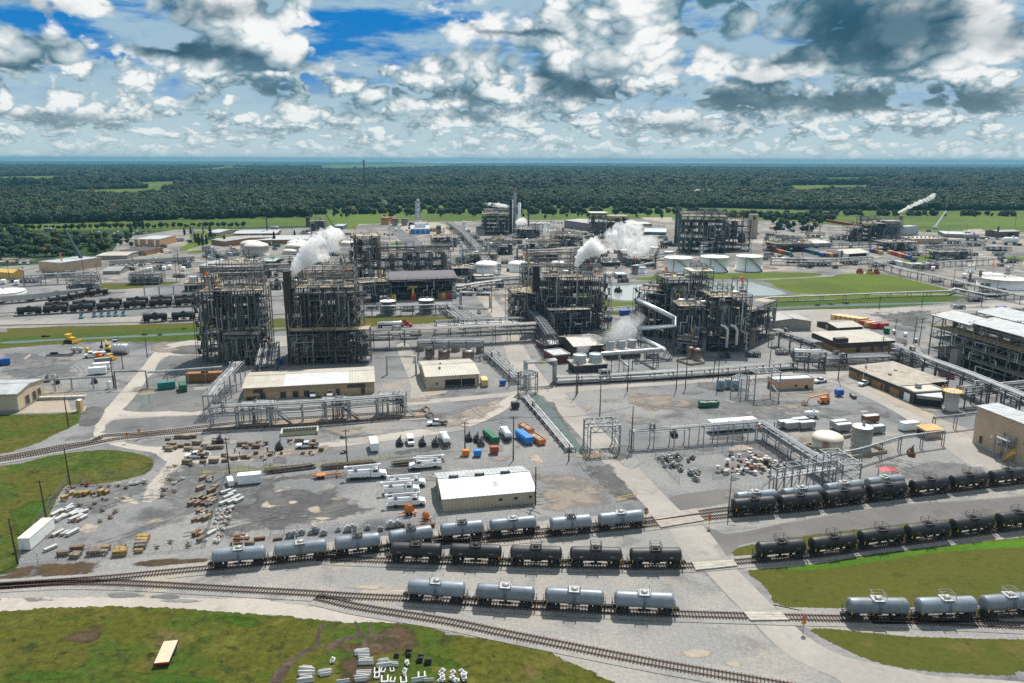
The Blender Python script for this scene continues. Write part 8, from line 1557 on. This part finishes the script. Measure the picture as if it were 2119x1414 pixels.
for kind,where,spots,a,m,s_ in ROW:
    for i,(x,y) in enumerate(sorted(spots)):
        drop(kind,x,y,f'{nth(i)} {kind.replace("_", " ")} from left {where}',a+rnd.uniform(-.22,.22) if a is not None else rnd.uniform(0,3),m if rnd.random()<.75 or m in (WH,None) else rnd.choice([GW,wood,rusty]),s_*.70*rnd.uniform(.7,1.25),kind.replace('_',' ')+'s '+where)
ex=random.Random(44);k=0
for kind,where,spots,a,m,s_ in ROW[:11]:
    for x,y in sorted(spots):
        if ex.random()<.62:drop('scrap_pile',x+ex.uniform(-9,9),y+ex.uniform(-4,5),f'{nth(k)} small heap of odds and ends in the storage yards',ex.uniform(0,3),ex.choice([GW,wood,rusty,steel_lt,concrete,WH]),ex.uniform(.5,1.0),'small heaps in the storage yards');k+=1
q=random.Random(9);sp=[M_(q.gauss(1090,120),q.gauss(850,45)) for _ in range(70)];sp=[p for p in sp if M_(720,0)[0]<p[0]<M_(1320,0)[0] and M_(0,740)[1]<p[1]<M_(0,945)[1]]+[M_(740+40*k,905+6*(k%3)) for k in range(8)]
for i,(x,y) in enumerate(sorted(sp)):drop('spool',x,y,f'{nth(i)} round pale-topped spool from left in the spool yard',0,[concrete,black,concrete,rusty,barrier][i%5],q.uniform(.8,1.3),'spools in the spool yard',.1+(.7 if i%4==0 else 0))
vp=[M_(260+330*u+q.gauss(0,25),800+150*u+q.gauss(0,22)) for u in [q.random() for _ in range(34)]]+[M_(q.uniform(330,560),q.uniform(780,810)) for _ in range(10)]
for i,(x,y) in enumerate(sorted(vp)):drop('valve',x,y,f'{nth(i)} old valve from left along the left fence of the spool yard',q.uniform(0,3),[vessel_m,vessel_brn,steel_lt,steel][i%4],q.uniform(.8,1.25),'old valves')
for j,(pts,n,s_) in enumerate((((P_(600,240),P_(1000,190)),15,1.05),((P_(1050,205),P_(1510,160)),16,1.15),((P_(1580,180),P_(2119,130)),15,1.15))):
    for k in range(n):
        p,q_=G(*pts[0]),G(*pts[1]);a=math.atan2(q_.y-p.y,q_.x-p.x);c=(p+q_)/2;lay=k // 6;w=Vector((-math.sin(a),math.cos(a),0))*((k%6)*.42-1+.2*(lay%2));c=c+w
        o=drop('pole_log',0,800,f'{nth(k)} log in the {["left", "middle", "right"][j]} pile of dark poles',a+rnd.uniform(-.03,.03),[wood_gr,pole_m][k%2],s_,f'poles in the {["left", "middle", "right"][j]} pile');o.location=c+Vector((rnd.uniform(-1,1),0,.2+lay*.36))
# ---- people
def person(x,y,label,shirt,pants,bend=0.0,hx=0):
    g=G(x,y);t=thing('person',label,'person',g,hx);v=[(0,0,.95),(0,.02,1.2),(0,.03+bend,1.42),(0,.02+bend*1.2,1.55),(0,.02+bend*1.4,1.68),(-.1,0,.9),(-.11,.05,.5),(-.12,0,.08),(-.12,.14,.05),(.1,0,.9),(.11,-.04,.5),(.12,-.06,.08),(.12,.08,.05),(-.2,bend,1.42),(-.25,.05+bend,1.15),(-.22,.22+bend,.98),(.2,bend,1.42),(.25,.05+bend,1.15),(.22,.22+bend,.98)]
    e=[(0,1),(1,2),(2,3),(3,4),(0,5),(5,6),(6,7),(7,8),(0,9),(9,10),(10,11),(11,12),(2,13),(13,14),(14,15),(2,16),(16,17),(17,18)];rs=[.16,.15,.17,.06,.11,.1,.07,.05,.05,.1,.07,.05,.05,.07,.05,.04,.07,.05,.04]
    me=bpy.data.meshes.new('body');me.from_pydata(v,e,[]);o=bpy.data.objects.new('body',me);C.objects.link(o);o.parent=t;md=o.modifiers.new('skin','SKIN')
    for s_,r in zip(me.skin_vertices[0].data,rs):s_.radius=(r,r)
    me.skin_vertices[0].data[0].use_root=True;o.modifiers.new('sub','SUBSURF').levels=1;me.materials.append(shirt)
    b=MB();b.lathe((-.1,0,.05),[(.09,0),(.085,.4),(.12,.85)],8);b.lathe((.1,-.03,.05),[(.09,0),(.085,.4),(.12,.85)],8);b.build('trousers',pants,t);b=MB();b.lathe((0,.02+bend*1.4,1.7),[(.13,0),(.16,.01),(.125,.05),(.1,.14),(.02,.17)],10);b.build('hard_hat',white,t)
dk=mat('navy_cloth',(.02,.03,.07),.9);lt=mat('pale_shirt',(.55,.58,.62),.9)
person(486,937,'person in a white shirt standing in the pallet yard',lt,dk,0,.4);person(496,944,'person in teal clothing right of the one in white',mat('teal_cloth',(.04,.16,.17),.9),dk,0,2);person(554,937,'person in blue leaning over a timber crate',mat('blue_cloth',(.02,.06,.25),.9),dk,.15,.2);person(568,941,'person in a pale shirt bending at a crate beside a colleague in blue',lt,dk,.2,2.6)
# ================================================================ trees and the far forest
def leaf_mat(name,c1,c2):
    m=bpy.data.materials.new(name);m.use_nodes=True;t=m.node_tree;b=t.nodes['Principled BSDF'];oi=t.nodes.new('ShaderNodeObjectInfo');g=t.nodes.new('ShaderNodeNewGeometry');r=N(t,oi.outputs['Random'])
    big=noise(t,oi.outputs['Location'],.0035,4.0,.6);c=cmix(t,(r*.55+big.step(.35,.65)*.5).clamp(),c1,c2);c=cmix(t,noise(t,oi.outputs['Location'],.0011,3.0,.5).step(.42,.58)*.55,c,(.016,.036,.016));c=cmix(t,(r*7.31).op('FRACT').step(.90,.98),c,(.10,.095,.025))
    f=noise(t,g.outputs['Position'],.35,3.0,.6);hs=t.nodes.new('ShaderNodeHueSaturation');t.links.new((f*.5+.75).k,hs.inputs['Value']);t.links.new(c,hs.inputs['Color']);t.links.new(hs.outputs[0],b.inputs['Base Color']);b.inputs['Roughness'].default_value=.7;b.inputs['Specular IOR Level'].default_value=.2
    return m
leaf=leaf_mat('broad_leaves',(.016,.043,.013),(.044,.084,.020));leaf_d=leaf_mat('dark_leaves',(.018,.046,.018),(.032,.068,.020));bark=mat('bark',(.10,.075,.055),.9)
def crown_mesh(seed,n,kind='round'):
    q=random.Random(seed);b=MB();lumps=[]
    for i in range(9 if kind=='round' else 6):
        if kind=='round':a,h=q.uniform(0,6.28),q.uniform(.35,1.25);r=q.uniform(.15,.62);lumps.append((r*math.cos(a),r*math.sin(a),h,q.uniform(.34,.55)))
        else:h=.15+1.9*i/6;lumps.append((q.uniform(-.08,.08),q.uniform(-.08,.08),h,.62-.26*h))
    for i in range(n):
        x,y,z,r=q.choice(lumps);u,v=q.uniform(-1,1),q.uniform(0,6.28);s=math.sqrt(1-u*u);rr=r*q.uniform(.78,1.08);d=Vector((s*math.cos(v),s*math.sin(v),u));p=Vector((x,y,z))+d*rr
        nrm=(d+Vector((q.uniform(-.6,.6),q.uniform(-.6,.6),q.uniform(-.2,.7)))).normalized();a=nrm.cross(Vector((q.random(),q.random(),.3))).normalized();c=nrm.cross(a);w=q.uniform(.07,.15)
        b.add([p+a*w+c*w*.4,p-a*w*.6+c*w,p-a*w-c*w*.5,p+a*w*.5-c*w],[(0,1,2,3)])
    for x,y,z,r in lumps:b.lathe((x,y,z),[(.05,-r*.72),(r*.55,-r*.45),(r*.7,0),(r*.55,r*.45),(.05,r*.72)],7)
    return b
def tree_kind(seed,n,lm,kind='round'):
    t=thing('conifer' if kind!='round' else 'broadleaf_tree','','tree');c=crown_mesh(seed,n,kind).build('crown',lm,t);b=MB();b.tube([(0,0,-.35),(.02,0,.3),(0,.03,.8)],[.09,.06,.02],6);[b.tube([(0,0,.2),(.35*math.cos(k*2.1),.35*math.sin(k*2.1),.65)],[.04,.015],5) for k in range(3)];b.build('trunk',bark,t);return t
TK=[tree_kind(100+i,420,leaf_d if i%2 else leaf) for i in range(5)];CK=[tree_kind(200+i,360,leaf_d,'cone') for i in range(2)]
first={}
def tree(x,y,rp,hk,label,group,con=False):
    """crown radius in photo pixels; stands at a pixel"""
    g=G(x,y);r=rp*mpp(g);k=rnd.choice(CK if con else TK);sc=(r,r,r*hk);g.z=r*hk*.33
    if k.name not in first:first[k.name]=1;k.location=g;k.scale=sc;k.rotation_euler[2]=rnd.uniform(0,6);k['label']=label;k['group']=group;return k
    return dup(k,g,rnd.uniform(0,6),label,sc,group)
tr=random.Random(3);T=[]
for i in range(62):
    u=tr.random();x=tr.uniform(-20,225);lo=484+max(0,(x-150))*.22;y=lo+(538-lo-max(0,x-120)*.12)*u
    if 74<x<260 and y<496:continue
    T.append((x,y,tr.uniform(12,17),.8,'dark green broadleaf tree in the dense wood left of the crane boom','trees of the left wood'))
for i in range(40):T.append((-10+i*13.2,477-i*.17+tr.uniform(-1,1),tr.uniform(5.5,8.5),.85,f'{nth(i)} tree from left in the clipped row above the car park','row above the car park'))
for i in range(60):T.append((tr.uniform(-10,620),0,tr.uniform(5,8.5),1.4,'tree in the loose line at the edge of the far left field','far left field edge trees'))
for i in range(20):T.append((tr.uniform(1590,1708),tr.uniform(462,482),tr.uniform(6.5,9),1.0,'tree in the dark grove left of the red boxcars','dark grove trees'))
for i in range(16):T.append((1590+i*33+tr.uniform(-5,5),446.5+i*.2+tr.uniform(-.8,.8),tr.uniform(2.4,4.6),1,f'{nth(i)} small round tree from left along the far right road','far right roadside trees'))
for i,(x,y,r) in enumerate(((405,503,6),(412,507,7),(420,508,7),(428,506,6),(436,494,8),(280,474,7),(288,470,7),(296,474,6),(465,506,6),(568,503,7),(610,493,5),(272,482,6),(395,485,5),(382,487,5))):T.append((x,y,r,1.5,f'{nth(i)} dark conifer from left among the far buildings','conifers among the far buildings',True))
for i in range(10):T.append((230+tr.uniform(-18,50),499+tr.uniform(-6,14),tr.uniform(5,9),1,'tree in the clump left of the orange office','clump left of the office'))
for i in range(34):T.append((tr.uniform(690,1420),450+tr.uniform(-2,4),tr.uniform(2.5,4.5),1.3,'small tree on the near edge of the bright far field','near field edge trees'))
conn=sorted([t for t in T if len(t)==7])
for t in T:
    x,y=t[0],t[1]
    if y==0:y=452-x*.012+tr.uniform(-3,6)
    if y==-1:y=tr.choice((431,441))+tr.uniform(-3,3)+max(0,700-x)*.03
    tree(x,y,t[2],t[3],t[4],t[5],len(t)==7)
for i,(x,y,r) in enumerate(((420,1172,2.5),(120,1215,2),(1720,630,5),(1750,628,6),(1690,632,6),(330,694,5),(95,697,7),(380,681,5),(1780,625,3),(300,693,6),(640,655,5))):
    g=G(x,y);b=crown_mesh(400+i,200);s_=r*mpp(g);o=b.build('bush',leaf,loc=g);o.scale=(s_*1.4,s_,s_*.35);tag(o,f'{nth(i)} low green bush, by the ditches and fences','bush','bushes')
# ---- forest: uncountable crowns over the plain, one object
EDGE=[(-900,470),(0,462),(180,457),(350,450),(530,446),(640,434),(720,427),(1000,423),(1350,427),(1700,436),(2119,436),(3000,446)]
HOLES=FIELDS
def inside(x,y,P):
    c=False;j=len(P)-1
    for i in range(len(P)):
        if (P[i][1]>y)!=(P[j][1]>y) and x<(P[j][0]-P[i][0])*(y-P[i][1])/(P[j][1]-P[i][1])+P[i][0]:c=not c
        j=i
    return c
MT=CM.transposed();fr=random.Random(21);vs=[];sc_=[]
for y0,y1,st in ((700,2300,10.5),(2300,4600,21),(4600,8500,30)):
    y=y0
    while y<y1:
        w=y*.72;x=-w
        while x<w:
            px_,py_=x+fr.uniform(-.5,.5)*st,y+fr.uniform(-.5,.5)*st;c=MT @ (Vector((px_,py_,0))-cam.location);u,v=CX+FPX*c.x/-c.z,CY-FPX*c.y/-c.z;x+=st
            if not-60<u<2180:continue
            lim=0
            for (ax,ay),(bx,by) in zip(EDGE,EDGE[1:]):
                if ax<=u<bx:lim=ay+(by-ay)*(u-ax)/(bx-ax)
            gap=math.sin(px_*.011+1.3*math.sin(py_*.004))+math.sin(py_*.0065+1.7*math.sin(px_*.003))
            if v>lim or any(inside(u,v,H_x) for H_x in HOLES) or (gap>1.62 and y>1500):continue
            vs.append((px_,py_,0));sc_.append(st*fr.uniform(.50,.85)*(1.1 if y<2300 else .9 if y<4600 else .6)*(1.35 if fr.random()<.06 else 1))
        y+=st*.9
for x0,y0,x1,y1,n,w,r0,r1 in ((-40,463,640,446,210,3,7,11),(-40,457,560,445,110,2,7,11),(540,434,1440,430,150,2,6,9),(640,443,1440,441,120,2,5,8),(1440,447,1720,456,60,3,5,8),(1680,445,2150,447,50,1.2,4,7)):
    for i in range(n):
        u=fr.random();p=G(x0+(x1-x0)*u,y0+(y1-y0)*u+fr.uniform(-w,w));r=fr.uniform(r0,r1);vs.append((p.x,p.y,-r*.1));sc_.append(r)
me=bpy.data.meshes.new('forest');me.from_pydata(vs,[],[]);at=me.attributes.new('crown_size','FLOAT','POINT');at.data.foreach_set('value',sc_)
fo=bpy.data.objects.new('forest',me);C.objects.link(fo);fo['kind']='stuff';fo['label']='dark green forest stretching to the horizon behind the plant';fo['category']='forest'
ng=bpy.data.node_groups.new('forest_scatter','GeometryNodeTree');ng.interface.new_socket('Geometry',in_out='INPUT',socket_type='NodeSocketGeometry');ng.interface.new_socket('Geometry',in_out='OUTPUT',socket_type='NodeSocketGeometry')
nn=ng.nodes;gi=nn.new('NodeGroupInput');go=nn.new('NodeGroupOutput');ip=nn.new('GeometryNodeInstanceOnPoints');gj=nn.new('GeometryNodeGeometryToInstance')
for k in TK[:4]:
    oi=nn.new('GeometryNodeObjectInfo');oi.inputs['Object'].default_value=PARTS_OF[k.name][0];oi.transform_space='ORIGINAL';oi.inputs['As Instance'].default_value=False;ng.links.new(oi.outputs['Geometry'],gj.inputs[0])
rv=nn.new('FunctionNodeRandomValue');rv.data_type='FLOAT_VECTOR';rv.inputs['Max'].default_value=(0.15,0.15,6.28);ri=nn.new('FunctionNodeRandomValue');ri.data_type='INT';ri.inputs['Max'].default_value=3
na=nn.new('GeometryNodeInputNamedAttribute');na.data_type='FLOAT';na.inputs['Name'].default_value='crown_size'
ng.links.new(gi.outputs[0],ip.inputs['Points']);ng.links.new(gj.outputs[0],ip.inputs['Instance']);ip.inputs['Pick Instance'].default_value=True;ng.links.new(ri.outputs[2],ip.inputs['Instance Index']);ng.links.new(rv.outputs[0],ip.inputs['Rotation']);ng.links.new(na.outputs[0],ip.inputs['Scale']);ng.links.new(ip.outputs[0],go.inputs[0])
fo.modifiers.new('scatter','NODES').node_group=ng
g=G(755,395);b=MB();hh=height_px((755,395),(755,331));[b.bar((x,y,0),(x*.5,y*.5,hh),1.2) for x in (-2.5,2.5) for y in (-2.5,2.5)];[b.bar((-2.5,0,hh*k/9),(2.5,0,hh*(k+1)/9),.8) for k in range(9)];o=b.build('radio_mast',steel,loc=g);tag(o,'lone lattice mast rising out of the distant forest','mast')
# ================================================================ steam
def steam_mat(dens,sc):
    m=bpy.data.materials.new('steam');m.use_nodes=True;t=m.node_tree;t.nodes.clear();o=t.nodes.new('ShaderNodeOutputMaterial');v=t.nodes.new('ShaderNodeVolumePrincipled');v.inputs['Color'].default_value=(1,1,1,1);v.inputs['Anisotropy'].default_value=.25;g=t.nodes.new('ShaderNodeNewGeometry');n=noise(t,g.outputs['Position'],sc*.62,6.0,.6,.25);to_=t.nodes.new('ShaderNodeTexCoord');ln=t.nodes.new('ShaderNodeVectorMath');ln.operation='LENGTH';t.links.new(to_.outputs['Object'],ln.inputs[0]);n=n+(N(t,ln.outputs['Value'])*.05).clamp().rsub(1.0)*.26;t.links.new((n.step(.41,.70)*dens*1.5).k,v.inputs['Density']);t.links.new(v.outputs[0],o.inputs['Volume']);return m
def plume(label,px,yd,dens,sc,seed,lump=.34):
    """lumpy cloud along a path seen at pixels (x, y, radius) on the upright plane yd metres away"""
    q=random.Random(seed);P=[]
    for x,y,r in px:
        d=CM @ Vector(((x-CX)/FPX,-(y-CY)/FPX,-1));k=yd/d.y;P.append((d.x*k,d.y*k,HCAM+d.z*k,1.12*r*k/FPX))
    P=curve(P,7,False);o=Vector(P[0][:3]);b=MB();n=26;rings=[]
    from mathutils import noise as mn
    for i,(x,y,z,r) in enumerate(P):
        c=Vector((x,y,z));a=Vector(P[max(i-1,0)][:3]);e=Vector(P[min(i+1,len(P)-1)][:3]);tt=(e-a).normalized();u=tt.cross(Vector((0,1,0))).normalized();w=u.cross(tt);ring=[]
        if i in (0,len(P)-1):r *= .15
        for j in range(n):
            v=u*math.cos(6.2832*j/n)+w*math.sin(6.2832*j/n);p=c+v*r;s_=1.0/max(r,.5);f=1+lump*(mn.fractal(p*s_*1.1+Vector((seed,0,0)),1.0,2.0,3))*1.3;ring.append(c+v*(r*f)-o)
        rings+=ring
    b.add(rings,[(i*n+j,i*n+(j+1)%n,(i+1)*n+(j+1)%n,(i+1)*n+j) for i in range(len(P)-1) for j in range(n)]+[tuple(reversed(range(n))),tuple(range((len(P)-1)*n,len(P)*n))],0,True)
    ob=b.build('steam_plume',steam_mat(dens,sc),loc=o);ob.data.flip_normals();tag(ob,label,'steam');return ob
plume('big white steam plume rising from the right twin tower',[(604,576,5),(608,564,7),(616,550,11),(630,536,16),(648,521,22),(668,508,27),(688,498,25),(712,488,14)],318,.5,.22,1)
plume('white steam plume drifting right from the centre tower pipe',[(1192,553,3.5),(1199,537,9),(1214,520,14),(1236,510,17),(1262,498,20),(1284,488,25),(1305,478,24),(1312,456,12)],362,.5,.2,2);plume('torn lower edge of the second steam plume',[(1280,505,10),(1310,512,18),(1340,510,20),(1360,515,12)],372,.12,.2,12)
plume('thin drifting vapour above the rear cooling tower',[(1268,708,8),(1282,694,20),(1300,680,24),(1320,664,18),(1332,650,10)],345,.10,.25,3);plume('faint vapour over the front cooling tower fans',[(1202,738,9),(1205,722,12),(1212,706,14),(1225,694,8)],318,.06,.3,4)
plume('thin white steam trail from the far right chimney',[(1858,441,1.5),(1870,435,2.6),(1886,427,3.6),(1903,419,4),(1918,414,4),(1928,408,5),(1936,402,3)],1030,.6,.42,5);plume('thin steam streak left of the tall flare stack',[(1056,428,2),(1040,426,3.5),(1020,424,3.5),(1000,421,2)],900,.5,.4,6);plume('small puff of steam over the far field',[(800,425,2),(797,419,4),(793,414,3),(790,410,2)],1300,.02,.25,7,.6);plume('low white steam at the foot of the white columns',[(1068,464,4),(1078,459,7),(1090,456,5)],860,.2,.15,8)
# ================================================================ air
hz_=MB();hz_.box((0,0,60),(54000,54000,124));m=bpy.data.materials.new('haze');m.use_nodes=True;t=m.node_tree;t.nodes.clear();o=t.nodes.new('ShaderNodeOutputMaterial');v=t.nodes.new('ShaderNodeVolumePrincipled');v.inputs['Color'].default_value=(.16,.42,.62,1);v.inputs['Density'].default_value=6.5e-5;v.inputs['Anisotropy'].default_value=.0;t.links.new(v.outputs[0],o.inputs['Volume']);ho=hz_.build('haze',m);ho['kind']='stuff';ho['label']='thin blue air over the plain'
